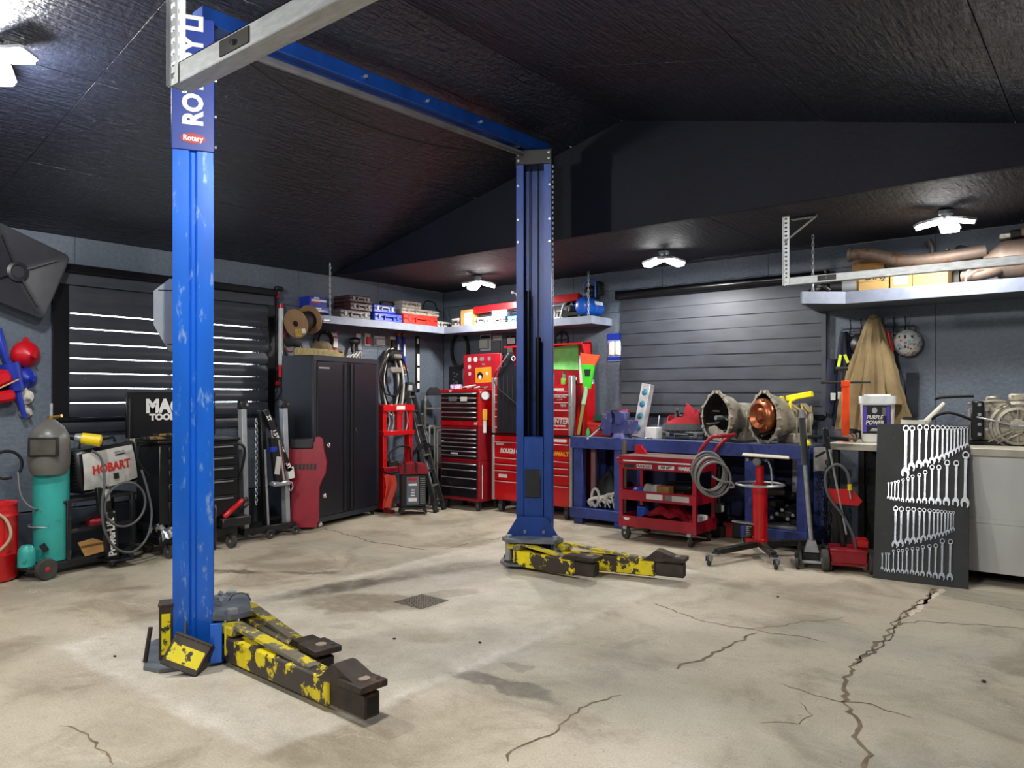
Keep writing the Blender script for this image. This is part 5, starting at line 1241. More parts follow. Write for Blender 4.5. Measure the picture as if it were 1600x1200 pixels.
MB().prism([(-.10, 0), (.10, 0), (.085, .09), (.035, .13), (-.035, .13), (-.085, .09)], -.03, .03, ML_ @ frame((0, 0, 0), (1, 0, 0), (0, 0, 1))).build('top_cap', m_black, lt)
MB().bx((-.03, -.036, .02), (.03, -.031, .09), .002, ML_).build('cap_hook', m_steel, lt)
fs = thing('folding_stand', 'narrow white metal stand frames folded upright behind the red drawer tower', 'stand', (.44, -.60, 0), 70)
for k, (x, h2) in enumerate(((-.06, 1.06), (.04, 1.0))):
    MB().bx((x - .045, -.02 - .03 * k, .01), (x - .028, .0 - .03 * k, h2), .002).bx((x + .028, -.02 - .03 * k, .01), (x + .045, .0 - .03 * k, h2), .002).bx((x - .045, -.02 - .03 * k, h2 - .02), (x + .045, .0 - .03 * k, h2), .002).build('frame', m_whp, fs)
# ------------------------------------------------------------------ RED TOWER OF TOOL CHESTS IN THE CORNER
m_blk_dr = mat('black_drawer_front', '#0f1218', .35, .1)
m_pull = mat('drawer_pull_alu', '#a8abad', .35, .7)
def drawers(parent, x0, x1, y, zs, m, pull=m_pull, pw=.012):
    for (a, b) in zs:
        d = MB().bx((x0, y - .014, a + .003), (x1, y, b - .003), .002).build('drawer', m, parent)
        MB().bx((x0 + .004, y - .030, b - .022), (x1 - .004, y - .014, b - .022 + pw), .003).build('pull', pull, d)
TX0, TX1, TY0, TY1 = -.33, .33, 0., .46       # local: front at y=0
def tower(name, label, z0, z1, rows, red, lidh=0):
    t = thing(name, label, 'tool chest', (.982, -.72, 0), 0)
    MB().bx((TX0, .0, z0), (TX1, TY1, z1), .006).build('body', red, t)
    drawers(t, TX0 + .025, TX1 - .025, -.001, rows, m_blk_dr)
    return t
def rows(z0, z1, n): return [(z0 + (z1 - z0) * k / n, z0 + (z1 - z0) * (k + 1) / n) for k in range(n)]
t = tower('roller_cabinet', 'red roller cabinet with deep black drawers, base of the corner tower', .12, .62, [(.16, .30), (.30, .42), (.42, .52), (.52, .60)], m_dred)
for (x, y) in ((-.27, .06), (.27, .06), (-.27, .40), (.27, .40)):
    cs = MB().bx((x - .025, y - .03, .09), (x + .025, y + .03, .12)).build('caster_fork', m_dsteel, t); wheel(cs, (x, y, .055), .055, .035, m_black, (1, .3, 0))
MB().cyl((TX1 + .012, .05, .16), (TX1 + .012, .05, .58), .006, n=8).build('side_cable', m_whp, t)
t = tower('middle_chest', 'red middle chest with many slim black drawers in the corner tower', .622, 1.06, rows(.65, 1.03, 7), m_dred)
MB().bx((TX0, -.012, .625), (TX1, .0, .648), .002).build('bottom_rail', m_dred, t)
MB().box((-.28, -.022, .86), (.05, .006, .02)).box((-.06, -.034, .715), (.12, .004, .018)).build('sticker', m_white, t)
t = tower('top_chest', 'red top chest with black drawers and open stickered lid', 1.062, 1.53, rows(1.13, 1.49, 6), m_red)
MB().bx((TX0, -.012, 1.07), (TX1, .0, 1.125), .002).build('bottom_rail', m_red, t)
MB().bx((TX0, -.010, 1.492), (TX1, .0, 1.53), .002).build('top_rail', m_red, t)
MB().prism([(-.03, 0), (.03, 0), (.012, -.022), (-.012, -.022)], 0, .002, frame((-.15, -.0105, 1.52), (1, 0, 0), (0, 0, 1))).build('emblem', m_white, t)
for (x, w2) in ((-.09, .07), (.10, .055)): MB().box((x, -.033, 1.405), (w2 * 2, .004, .055), .001).build('sticker', m_grey if x < 0 else m_label, t)
MB().cyl((.02, -.012, 1.10), (.02, -.018, 1.10), .008, n=10).build('lock', m_chrome, t); MB().bx((.26, -.014, 1.085), (.31, -.012, 1.115)).build('sticker', m_label, t)
lid = MB().bx((TX0, TY1 - .03, 1.54), (TX1, TY1, 2.0), .006, TR(0, 0, 0)).build('open_lid', m_dred, t, 'dark red raised lid covered in stickers')
Fl = frame((0, TY1 - .0305, 0), (1, 0, 0), (0, 0, 1))
for (x, z, w2, h2, mm) in ((-.22, 1.93, .06, .06, m_lgrey), (-.22, 1.83, .05, .05, m_lgrey), (-.215, 1.74, .045, .045, m_lgrey), (.0, 1.93, .07, .05, m_grey), (.13, 1.93, .05, .05, m_grey), (.03, 1.86, .06, .02, m_grey)):
    MB().prism(rsq(.5, .22), 0, .0012, Fl @ TR(x, z, 0) @ Matrix.Diagonal((w2, h2, 1, 1))).build('sticker', mm, lid)
MB().lathe([(.035, 0), (.035, .0012)], 20, Fl @ TR(-.11, 1.93, 0)).build('round_sticker', m_lgrey, lid)
ys = MB().prism([(-.14, 0), (.14, .0), (.14, .20), (-.14, .20)], 0, .0015, Fl @ TR(.03, 1.62, 0, rz=2)).build('orange_sticker', mat('orange_sticker', '#d8841c', .5), lid, 'orange rectangular sticker')
MB().lathe([(.05, 0), (.05, .0010)], 20, Fl @ TR(-.03, 1.71, .0016)).build('printed_blot', m_black, ys); MB().lathe([(.028, 0), (.028, .0010)], 16, Fl @ TR(-.03, 1.69, .0028)).build('printed_blot', m_white, ys)
MB().lathe([(.022, 0), (.022, .0010)], 16, Fl @ TR(.09, 1.74, .0016)).build('printed_ring', m_label, ys)
# small things on and beside the tower
one('parts_box', 'small purple and white parts box on the corner tower', 'box', MB().bx((-.07, -.04, 0), (.07, .04, .06), .004), mat('purple_print', '#9a86c8', .5, wear='#e0dfe8', wamt=.5, wscale=22), (.83, -.62, 1.532), 18)
t = thing('loose_sockets', 'loose sockets and ratchets lying on the corner tower top', 'tools', (1.02, -.58, 1.531), 0)
for k in range(6): MB().cyl((-.10 + .07 * k, -.03 + .02 * (k % 3), .014), (-.05 + .07 * k, .02, .016 + .01 * (k % 2)), .013, n=10).build('socket', m_steel if k % 2 else m_dsteel, t)
MB().bar((-.10, -.06, .02), (.14, -.03, .05), .02, .016, .004).build('ratchet', m_whp, t)
t = thing('dial_gauge', 'round dial gauge with hose hung at the side of the corner tower', 'gauge', (1.325, -.63, 1.40), 60)
MB().cyl((.0, -.03, .05), (0, .0, .05), .062, n=24).build('case', m_chrome, t); MB().cyl((.0, -.033, .05), (0, -.03, .05), .050, n=24).build('dial', m_label, t)
MB().bx((-.03, -.02, -.26), (.03, .0, -.12), .004).build('yellow_tag', mat('amber_tag', '#d8a024', .5), t)
MB().bx((-.02, -.012, -.42), (.02, .0, -.26), .003).build('card', m_label, t)
# ------------------------------------------------------------------ WIDE RED CHEST WITH ALUMINIUM CORNER POSTS
m_post = mat('brushed_corner_post', '#b7babb', .35, .6, var=.05, stretch=(6, 6, 1))
wr_ = thing('roller_cabinet', 'wide red roller cabinet with decals and grey corner posts', 'tool chest', (1.40, -.55, 0), 0)
MB().bx((.0, 0, .15), (1.20, .46, .955), .006).build('body', m_red, wr_)
dz = [(.165, .40), (.40, .53), (.53, .61), (.61, .69), (.69, .89)]
drawers(wr_, .035, 1.165, -.001, dz, m_red, mat('pale_pull', '#d0b5b5', .4, .3), .010)
MB().bx((.035, -.012, .892), (1.165, -.001, .952), .002).build('top_rail', m_red, wr_)
MB().bx((-.005, -.01, .955), (1.205, .465, .98), .004).build('work_top', m_black, wr_)
for x in (-.012, 1.168): MB().bx((x, -.022, .15), (x + .045, .05, .955), .008).build('corner_post', m_post, wr_)
Fd = frame((0, -.0156, 0), (1, 0, 0), (0, 0, 1))
text('ROUGH COUNTRY', .080, m_white, wr_, Fd @ TR(.40, .765, 0), 'lettering', .0008, sx=.78, bold=.004, shear=.25)
text('DeWALT', .072, mat('decal_amber', '#f0a81c', .5), wr_, Fd @ TR(1.02, .765, 0), 'lettering', .0008, bold=.004)
for (x, z, w2, h2, mm) in ((.12, .85, .06, .02, m_lgrey), (.27, .848, .05, .028, m_dred), (.17, .455, .07, .03, m_label), (1.02, .922, .11, .025, m_label)): MB().box((x, -.0155, z), (w2 * 2, .002, h2 * 1.4), .0005).build('decal', mm, wr_)
for (x, y) in ((.10, .05), (1.10, .05), (.10, .40), (1.10, .40)):
    cs = MB().bx((x - .03, y - .03, .12), (x + .03, y + .03, .15)).build('caster_fork', m_dsteel, wr_); wheel(cs, (x, y, .068), .068, .05, m_dsteel, (1, .35, 0))
ut = thing('top_hutch', 'red upper tool chest with raised lid and grey corner posts', 'tool chest', (1.40, -.55, .981), 0)
MB().bx((.0, .0, 0), (1.20, .44, .60), .006).build('body', m_red, ut)
drawers(ut, .04, 1.16, -.001, [(.02, .09), (.09, .22), (.22, .31), (.31, .40), (.40, .49)], m_red, MATS['pale_pull'], .012)
MB().bx((.04, -.012, .50), (1.16, -.001, .58), .002).build('top_rail', m_red, ut)
for (x, y0, y1, h2) in ((-.01, -.02, .05, .69), (1.155, -.02, .07, .70), (1.165, .40, .455, .66)): MB().bx((x, y0, 0), (x + .05, y1, h2), .008).build('corner_post', m_post, ut)
for (z, s, x) in ((.155, 'HUNTER', 1.0), (.445, 'RANCHO', 1.03)): text(s, .085 if z < .3 else .045, m_white, ut, frame((x, -.0156, z + .012), (1, 0, 0), (0, 0, 1)), 'lettering', .0008, bold=.003, shear=.15)
text('racing company', .030, m_white, ut, frame((1.02, -.0156, .118), (1, 0, 0), (0, 0, 1)), 'lettering', .0008, bold=.001)
text('YETI', .04, m_white, ut, frame((1.08, -.0156, .352), (1, 0, 0), (0, 0, 1)), 'lettering', .0008, bold=.002)
for (x, z, w2, h2, mm) in ((1.06, .262, .08, .022, m_dred), (.98, .445, .02, .02, m_label), (1.0, .54, .09, .02, m_label)): MB().box((x, -.0135, z), (w2 * 2, .002, h2 * 1.4), .0005).build('decal', mm, ut)
ml = TR(0, .44, .60, rx=4)
ul = MB().bx((0, -.03, .01), (1.20, 0, .50), .005, ml).build('open_lid', m_dred, ut)
MB().prism([(-.20, .50), (-.02, .53), (0, .50), (0, 0), (-.04, 0), (-.10, .2)], 0, .02, ml @ frame((1.18, 0, 0), (0, 1, 0), (0, 0, 1))).build('lid_side', m_red, ul)
MB().bx((.0, -.20, .49), (1.20, 0, .51), .004, ml).build('lid_lip', m_red, ul)
MB().prism([(.60, .20), (1.02, .18), (1.03, .50), (.60, .46)], 0, .002, ml @ frame((0, -.032, 0), (1, 0, 0), (0, 0, 1))).build('green_sheet', mat('pale_green_paper', '#7ee07a', .6), ul, 'pale green paper sheet')
MB().cyl((1.10, -.05, .0), (1.11, -.09, .40), .012, n=8, M=ml).build('lid_stay', m_chrome, ul)
MB().bx((1.06, -.08, .02), (1.10, -.05, .36), .004, ml).build('white_tag', m_label, ul)
t = thing('bench_clutter', 'bottles and small tools standing in the open red chest', 'tools', (2.30, -.45, 1.582), 0)
for k in range(9):
    h2 = .05 + .035 * ((k * 7) % 4); MB().cyl((-.22 + .055 * k, .08 * ((k * 5) % 3), 0), (-.22 + .055 * k, .08 * ((k * 5) % 3), h2), .016 + .003 * (k % 3), n=10).build(['bottle', 'driver', 'socket'][k % 3], [m_black, mat('olive_bottle', '#5d6a34', .4), m_steel, m_white][k % 4], t)
one('green_tag', 'small lime green tag card in the open red chest', 'card', MB().bx((-.03, -.005, 0), (.03, .005, .07), .001), mat('lime_card', '#8ae04a', .6), (2.46, -.53, 1.582), 0)
# black ribbed mat hung in front of the upper chest, with a ring and lever on top
t = thing('rubber_mat', 'black ribbed rubber mat hung in front of the red upper chest', 'mat', (1.73, -.60, 1.0), 0)
MB().prism([(-.215, 0), (.215, 0), (.205, .72), (.16, .80), (.05, .82), (.04, .98), (-.04, .98), (-.05, .82), (-.16, .80), (-.205, .70)], 0, .018, frame((0, 0, 0), (1, 0, 0), (0, 0, 1))).build('sheet', m_pan, t)
for k in range(6): MB().bx((-.18 + .072 * k - .006, -.024, .03), (-.18 + .072 * k + .006, -.018, .68), .002).build('rib', m_pan, t)
MB().tube(ring((.06, -.03, .90), .026, 16, 'y'), .006, 6, closed=True).build('hang_ring', m_label, t)
MB().bar((-.20, -.04, .76), (.0, -.04, .97), .014, .014, .003).build('lever', m_steel, t)
MB().tube(catmull([(-.20, -.03, .76), (-.25, -.03, .66), (-.20, -.03, .55), (.0, -.03, .42), (.2, -.03, .28)], 5), .006, 6).build('cord', m_rubber, t)
# ------------------------------------------------------------------ HUNG ON THE BACK WALL OVER THE CHESTS
one('rubber_belt', 'black rubber hoop hung on the back wall near the corner', 'hoop', MB().tube(ring((0, -.025, 0), .155, 36, 'y', r2=.23), .024, 8, closed=True), m_rubber, (.34, 0, 2.08), 0)
t = thing('wall_poster', 'small black poster with pale skull-like scribble in the corner', 'poster', (.24, -.003, 1.68), 0)
MB().bx((-.13, -.004, -.18), (.13, 0, .18)).build('sheet', m_black, t)
rp = random.Random(4)
for k in range(14): MB().box((rp.uniform(-.05, .05), -.005, rp.uniform(-.08, .10)), (.02, .001, .012)).build('scribble', m_grey, t)
pack('white and grey blister pack with round knob over the tower', 'R', .80, 2.17, .19, .22, m_label, m_lgrey, .05, m_black)
pack('clear bag of parts hung on the back wall over the tower', 'R', 1.01, 2.12, .18, .30, m_clear, m_grey, .03)
pack('narrow black pack with long white label on the back wall', 'R', 1.06, 1.86, .11, .30, m_black, m_label, .01)
pack('black tool pack with pale green label beside the blue column', 'R', 1.25, 2.02, .16, .44, m_black, mat('pale_green_label', '#b4c8b0', .6), .02)
pack('yellow and black carded tool under the shelf behind the column', 'R', 1.42, 2.15, .14, .22, MATS['ochre_card'], m_black, .04)
one('belt_guard', 'black wheel rim disc hung under the shelf beside the column', 'disc', MB().tube(ring((0, -.015, 0), .10, 24, 'y'), .012, 6, closed=True).bar((-.1, -.015, 0), (.1, -.015, 0), .012, .016).bar((0, -.015, -.1), (0, -.015, .1), .012, .016, up=(1, 0, 0)), m_dsteel, (2.07, -.002, 2.15), 0)
t = thing('glove_pack', 'blue and white pack of white gloves hung beside the roller blind', 'gloves', (2.845, -.003, 2.02), 0)
MB().bx((-.10, -.012, -.16), (.10, 0, .17), .002).build('bag', mat('clear_blue_bag', '#8fa3c8', .4), t)
MB().bx((-.10, -.014, .09), (.10, -.012, .17)).build('blue_header', m_bluep, t)
MB().bx((-.10, -.014, -.15), (.10, -.012, -.11)).build('blue_footer', m_bluep, t)
MB().box((-.04, -.02, -.01), (.075, .03, .17), .014).box((.045, -.02, -.01), (.075, .03, .17), .014).build('gloves', m_white, t)
# snow brush and red aluminium jack leaning at the right end of the chest
sb = thing('snow_scraper', 'lime green and orange snow scraper standing against the red chest', 'scraper', (2.69, -.56, .99), 12)
MB().cyl((0, 0, .01), (.05, .03, .36), .018, .02, 12).build('handle', mat('amber_handle', '#8f8a40', .4), sb); MB().cyl((.05, .03, .36), (.08, .05, .56), .026, n=14).build('clear_grip', mat('clear_green_grip', '#a8d0a8', .3), sb)
MB().prism([(-.03, .0), (.05, .0), (.10, .27), (-.06, .28)], -.02, .02, TR(.08, .05, 0) @ frame((0, 0, .54), (1, 0, 0), (0, 0, 1))).build('green_blade', mat('lime_green', '#3fd81c', .4), sb)
MB().prism([(-.06, .0), (.09, .0), (.15, .12), (-.085, .15)], -.015, .015, TR(.09, .06, 0) @ frame((0, 0, .80), (1, 0, 0), (0, 0, 1))).build('orange_scoop', mat('orange_scoop', '#f0521a', .4), sb)
MB().prism([(-.01, 0), (.05, 0), (.06, .08), (-.02, .08)], .0205, .0215, TR(.08, .05, 0) @ frame((0, 0, .68), (1, 0, 0), (0, 0, 1))).build('black_decal', m_black, sb)
one('red_tarp_case', 'tall bright red case standing between chest and workbench', 'case', MB().prism([(-.02, 0), (.05, 0), (.05, .60), (.03, .60), (.01, .35)], -.05, .12, frame((0, 0, 0), (1, 0, 0), (0, 0, 1))), m_red, (2.68, -.32, .986), 0)
# ------------------------------------------------------------------ BLUE WORKBENCH
m_bb = mat('navy_bench_paint', '#28397c', .55, var=.14, scale=10, wear='#1c2750', wamt=.38, wscale=14, bump=.15)
BX0, BX1, BY0, BY1, BZ = 2.64, 5.29, -.65, -.06, .985
bn = thing('workbench', 'long navy blue painted wooden workbench below the roller blind', 'workbench', (0, 0, 0))
MB().bx((BX0, BY0, BZ - .03), (BX1, BY1, BZ), .004).build('top_board', mat('worn_bench_top', '#4b5068', .6, var=.25, scale=8), bn)
MB().bx((BX0, BY0 - .002, BZ - .13), (BX1, BY0 + .036, BZ - .001), .003).build('front_apron', m_bb, bn)
MB().bx((BX1 - .038, BY0 + .036, BZ - .13), (BX1 + .001, BY1, BZ - .031), .003).build('end_apron', m_bb, bn)
MB().bx((BX0, BY0 + .036, BZ - .13), (BX0 + .038, BY1, BZ - .031), .003).build('end_apron', m_bb, bn)
for (a, b) in ((2.685, 2.80), (3.215, 3.325), (4.69, 4.80), (5.185, 5.285)):
    for (c, d) in ((BY0 + .004, BY0 + .09), (BY1 - .09, BY1)):
        MB().bx((a, c, 0), (b, d, BZ - (.13 if c < -.4 else .03)), .004).build('leg', m_bb, bn)
for (a, b) in ((2.655, 3.345), (4.66, 5.30)):
    MB().bx((a, BY0 - .034, .075), (b, BY0 + .003, .185), .003).build('shelf_rail', m_bb, bn)
    MB().bx((a + .02, BY0 + .004, .155), (b - .02, BY1, .18), .002).build('shelf_board', m_bb, bn)
for x in (5.30,): MB().bx((x, BY0, .075), (x + .02, BY1, .185), .003).build('shelf_rail', m_bb, bn)
MB().bx((2.84, BY0 + .12, .185), (2.90, BY0 + .16, BZ - .04), .003).build('inner_brace', mat('bare_brace', '#7a5458', .7), bn)
MB().bx((2.66, BY1 - .02, .18), (5.28, BY1, BZ - .04), .002).build('dark_backing', mat('dark_blue_back', '#141d42', .7), bn)
# vise
m_vise = mat('worn_vise_blue', '#4a4f8a', .45, .3, var=.15, wear='#8a867c', wamt=.40, wscale=10)
v = thing('bench_vise', 'worn purple blue bench vise bolted to the workbench corner', 'vise', (3.24, -.545, BZ), -10)
MB().cyl((.02, 0, 0), (.02, 0, .05), .11, .09, 22).build('swivel_base', m_vise, v)
MB().prism([(-.10, .05), (.19, .05), (.20, .19), (.10, .20), (.06, .15), (-.10, .15)], -.06, .06, frame((0, 0, 0), (1, 0, 0), (0, 0, 1))).build('fixed_body', m_vise, v)
MB().prism([(-.02, .15), (.06, .15), (.07, .27), (.02, .30), (-.06, .29), (-.02, .25)], -.07, .07, frame((0, 0, 0), (1, 0, 0), (0, 0, 1))).build('rear_jaw', m_vise, v)
MB().prism([(-.20, .03), (-.09, .03), (-.07, .22), (-.09, .30), (-.20, .29), (-.23, .20)], -.07, .07, frame((0, 0, 0), (1, 0, 0), (0, 0, 1))).build('sliding_jaw', m_vise, v)
MB().bx((-.09, -.06, .27), (-.075, .06, .305)).bx((-.06, -.06, .27), (-.045, .06, .305)).build('jaw_plate', m_dsteel, v)
MB().cyl((-.30, 0, .10), (-.10, 0, .10), .022, n=14).build('screw', m_steel, v)
MB().cyl((-.34, -.16, -.02), (-.24, .06, .17), .010, n=10).build('handle_bar', m_steel, v); 
MB().sph((-.34, -.16, -.02), .018, 10, 7).build('bar_end', m_steel, v); MB().cyl((-.31, 0, .10), (-.27, 0, .10), .035, n=14).build('screw_head', m_dsteel, v)
# red toolbox with a green case on it
t = thing('toolbox', 'small red steel toolbox at the left end of the workbench', 'toolbox', (2.90, -.34, BZ), 4)
MB().bx((-.17, -.10, 0), (.17, .10, .12), .006).build('body', mat('faded_red', '#b8261f', .45, var=.12), t)
MB().prism([(-.10, .12), (.10, .12), (.10, .13), (.05, .17), (-.05, .17), (-.10, .13)], -.17, .17, frame((0, 0, 0), (0, -1, 0), (0, 0, 1))).build('lid', MATS['faded_red'], t)
one('green_case', 'dark green case with pale lid edge lying on the red toolbox', 'case', MB().bx((-.15, -.09, 0), (.17, .09, .075), .006), mat('dark_green_case', '#1d4a34', .45, wear='#6f8d7a', wamt=.32, wscale=9), (2.95, -.33, BZ + .172), 4)
one('marker_bottle', 'small dark bottle with green label beside the green case', 'bottle', MB().lathe([(.022, 0), (.024, .01), (.024, .05), (.014, .07), (.012, .09)], 14), mat('green_label', '#3fae5a', .5), (2.78, -.50, BZ), 0)
t = thing('red_jack_stand', 'small red screw jack standing behind the red toolbox', 'jack', (3.02, -.14, BZ), 0)
MB().prism([(-.07, 0), (.07, 0), (.03, .20), (-.03, .20)], -.05, .05, frame((0, 0, 0), (1, 0, 0), (0, 0, 1))).build('base', m_red, t); MB().cyl((0, 0, .2), (0, 0, .29), .018, n=12).build('screw', m_dred, t); MB().bx((-.08, -.03, .27), (.08, .03, .30), .006).build('head', m_red, t)
# printed light bulb blister leaning on the blind
t = thing('bulb_box', 'tall narrow holographic printed box leaning against the blind', 'box', (3.33, -.30, BZ), -8)
Mb = TR(0, 0, .0, rx=-8, ry=7)
MB().bx((-.06, -.05, 0), (.06, .03, .60), .003, Mb).build('carton', mat('holographic_print', '#c8c4c8', .3, .3, var=.25, scale=7), t)
for k in range(4): MB().lathe([(.038, 0), (.030, .004), (.012, .008)], 18, Mb @ frame((0, -.051, .10 + .135 * k), (1, 0, 0), (0, 0, 1))).build('printed_lamp', mat('teal_print', '#3f7f9a', .3, .2, var=.3, scale=30), t)
# tool bag on black socket cases
tool_case('wide dark grey socket case lying under the red tool bag', (3.93, -.47, BZ), 0, .48, .26, .085, mat('slate_case', '#3c4146', .5), mat('slate_latch', '#5d6368', .5))
one('white_carton', 'small white carton beside the dark socket case', 'box', MB().bx((-.07, -.06, 0), (.07, .06, .12), .003), m_label, (3.58, -.42, BZ), -6)
one('wire_rod', 'thin steel rod leaning upright behind the white carton', 'rod', MB().cyl((0, 0, 0), (-.02, .10, .24), .006, n=8), m_steel, (3.52, -.24, BZ), 0)
one('ring_spanner', 'loose ring spanner lying on the bench beside the vise', 'spanner', MB().tube(ring((-.09, 0, .008), .022, 14), .006, 6, closed=True).bar((-.07, 0, .008), (.08, 0, .008), .014, .008, .002).tube(ring((.10, 0, .008), .026, 14), .007, 6, closed=True), m_chrome, (3.50, -.56, BZ), 8)
tbg = thing('tool_bag', 'open red and grey fabric tool bag on the socket case', 'tool bag', (3.88, -.34, BZ + .0865), 6)
def bagf(u, v):
    a = 2 * PI * u; rx = .20 - .03 * v + .012 * math.sin(5 * a) * v; ry = .12 - .02 * v + .010 * math.sin(4 * a + 1) * v
    return (rx * math.cos(a), ry * math.sin(a), .03 + v * (.135 + .05 * math.sin(a + .9) + .018 * math.sin(3 * a)))
m_bagr = mat('red_bag_fabric', '#b0202c', .7, var=.12); m_bagg = mat('grey_bag_fabric', '#4c4d50', .8, var=.12)
MB().surf(bagf, 32, 8, thick=.006).build('red_wall', m_bagr, tbg)
MB().surf(lambda u, v: ((.215 - .012 * v) * math.cos(2 * PI * u), (.135 - .01 * v) * math.sin(2 * PI * u), .0 + .08 * v), 28, 3, thick=.006).build('grey_base', m_bagg, tbg)
MB().prism([(.215 * math.cos(2*PI*k/24), .135 * math.sin(2*PI*k/24)) for k in range(24)], 0, .012).build('bottom', m_black, tbg)
MB().prism([(-.02, .10), (.03, .30), (.08, .26), (.17, .10)], -.01, .01, frame((0, .05, 0), (1, 0, 0), (0, 0, 1))).build('flap', m_bagr, tbg)
MB().prism([(-.10, .10), (-.08, .24), (-.05, .26), (-.02, .10)], -.01, .01, frame((0, .02, 0), (1, 0, 0), (0, 0, 1))).build('grip_flap', m_bagg, tbg)
MB().cyl((-.02, -.02, .08), (-.04, -.06, .22), .014, n=10).cyl((.0, -.02, .08), (.01, -.08, .17), .018, n=10).build('driver_handle', m_dsteel, tbg)
# gearboxes
m_gb = mat('dirty_cast_aluminium', '#aaa494', .5, .35, var=.22, scale=9, bump=.35, bscale=50, wear='#4f4a40', wamt=.40, wscale=7)
m_inside = mat('dark_bell_interior', '#1d1c18', .5, .3, var=.35, scale=12, bump=.5, bscale=30)  # inside of the bell, near-black against the pale casing
BELL = [(.03, .50), (.10, .455), (.20, .34), (.215, .24), (.20, .13), (.15, .05), (.07, .0), (-.07, .0), (-.15, .05), (-.20, .13), (-.215, .24), (-.20, .34), (-.10, .455), (-.03, .50)]
def gearbox(label, loc, rz, conv, L_=.72, ext=True):
    t = thing('gearbox', label, 'gearbox', loc, rz)
    Fg = frame((0, 0, .012), (1, 0, 0), (0, 0, 1))        # z = toward the opening (-y)
    n = len(BELL)
    def ringp(s, cy, y): return [(p[0] * s, (p[1] - .24) * s + .24 + cy, y) for p in BELL]
    mb = MB(); levels = [ringp(1, 0, 0), ringp(1, 0, -.025), ringp(.90, 0, -.028), ringp(.74, .0, -.20), ringp(.58, -.01, -.27), ringp(.56, -.01, -L_)]
    inner = [ringp(.90, 0, 0), ringp(.70, 0, -.17)]
    P = []; Fc = []
    for l in levels: P += l
    for q in range(len(levels) - 1): Fc += [(q*n + k, q*n + (k+1) % n, (q+1)*n + (k+1) % n, (q+1)*n + k) for k in range(n)]
    Fc.append([(len(levels)-1)*n + k for k in range(n)])
    b0 = len(P); P += inner[0]
    Fc += [(k, (k+1) % n, b0 + (k+1) % n, b0 + k) for k in range(n)]
    mb.add(P, Fc, Fg); bell = mb.build('casing', m_gb, t, ang=30)
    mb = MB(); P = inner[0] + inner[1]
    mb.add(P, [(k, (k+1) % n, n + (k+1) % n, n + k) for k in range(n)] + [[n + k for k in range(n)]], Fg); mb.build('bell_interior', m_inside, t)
    for k in range(n):
        a = BELL[k]; MB().lathe([(.008, -.03), (.017, -.03), (.017, .006), (.008, .006)], 12, Fg @ TR(a[0] * .96, (a[1] - .24) * .96 + .24, 0)).build('bolt_boss', m_gb, bell)
    for k in range(7):
        a = rad(20 + 45 * k); MB().bar((math.sin(a) * .20, .03, .25 + math.cos(a) * .19), (math.sin(a) * .13, .24, .25 + math.cos(a) * .13), .012, .02, .003).build('casing_rib', m_gb, bell)
    MB().bx((-.12, .26, .0), (.12, L_ - .02, .10), .012).build('oil_pan', m_gb, t)
    for k in range(4): y = .29 + (L_ - .33) * k / 3; MB().bx((-.125, y, .06), (.125, y + .02, .30), .006).build('casing_rib', m_gb, bell)
    if conv:
        MB().lathe([(.02, .035), (.045, .04), (.055, .02), (.075, .015), (.12, .045), (.150, .03), (.168, .0), (.170, -.03), (.150, -.05)], 36, frame((0, -.02, .27), (1, 0, 0), (0, 0, 1))).build('torque_converter', mat('copper_coated_steel', '#9a5a3a', .32, .85, var=.12, scale=7), t, 'copper coloured torque converter')
        for a in (0, 120, 240): MB().box((.15 * math.sin(rad(a + 20)), -.045, .27 + .15 * math.cos(rad(a + 20))), (.035, .02, .03), .004).build('drive_lug', MATS['copper_coated_steel'], t)
        MB().tube(catmull([(.12, .26, .36), (.18, .31, .32), (.12, .36, .38), (.17, .41, .30), (.13, .46, .36)], 5), .012, 7).build('cooler_line', mat('ochre_line', '#a8905a', .5, .3), t)
    else:
        MB().cyl((0, -.0, .24), (.0, .17, .24), .022, n=14).tube([(.03, .10, .24), (.08, .08, .22), (.11, .09, .24)], .006, 6).build('input_shaft', m_steel, t)
        MB().prism([(-.16, .05), (.10, .03), (.06, .10), (-.06, .15), (-.14, .13)], -.012, .0, frame((0, .03, .012), (1, 0, 0), (0, 0, 1))).build('dust_plate', m_gb, t)
    return t
gearbox('dirty aluminium gearbox with empty bell housing on the workbench', (4.36, -.575, BZ), -25, False, .46)
gearbox('dirty aluminium gearbox with copper torque converter on the workbench', (4.85, -.585, BZ), -30, True, .50)
st_ = thing('ratchet_strap', 'bright yellow webbing strap folded on top of the gearbox', 'strap', (5.06, -.30, BZ + .42), -10)
MB().box((.05, 0, .03), (.26, .06, .055), .006, TR(ry=-10)).build('folded_webbing', mat('strap_yellow', '#efe010', .5), st_)
MB().box((-.13, -.02, .05), (.07, .06, .08), .006, TR(ry=-25)).build('webbing_end', MATS['strap_yellow'], st_)
MB().tube(catmull([(.0, -.03, .0), (.0, -.10, -.02), (.03, -.13, -.14)], 5), .014, 6).build('hanging_strap', MATS['strap_yellow'], st_)
one('tape_roll', 'small yellow cap lying at the right end of the bench', 'cap', MB().lathe([(.05, 0), (.052, .02), (.03, .045), (.0, .05)], 18), MATS['strap_yellow'], (5.22, -.50, BZ), 0)
for k, (x, y) in enumerate(((4.46, -.62), (4.84, -.63))):
    one('deep_socket', ['chrome socket standing on the bench before the empty gearbox', 'chrome socket standing on the bench before the copper converter'][k], 'socket', MB().lathe([(.008, 0), (.014, 0), (.014, .05), (.009, .05), (.009, .03)], 14), m_chrome, (x, y, BZ), 0)
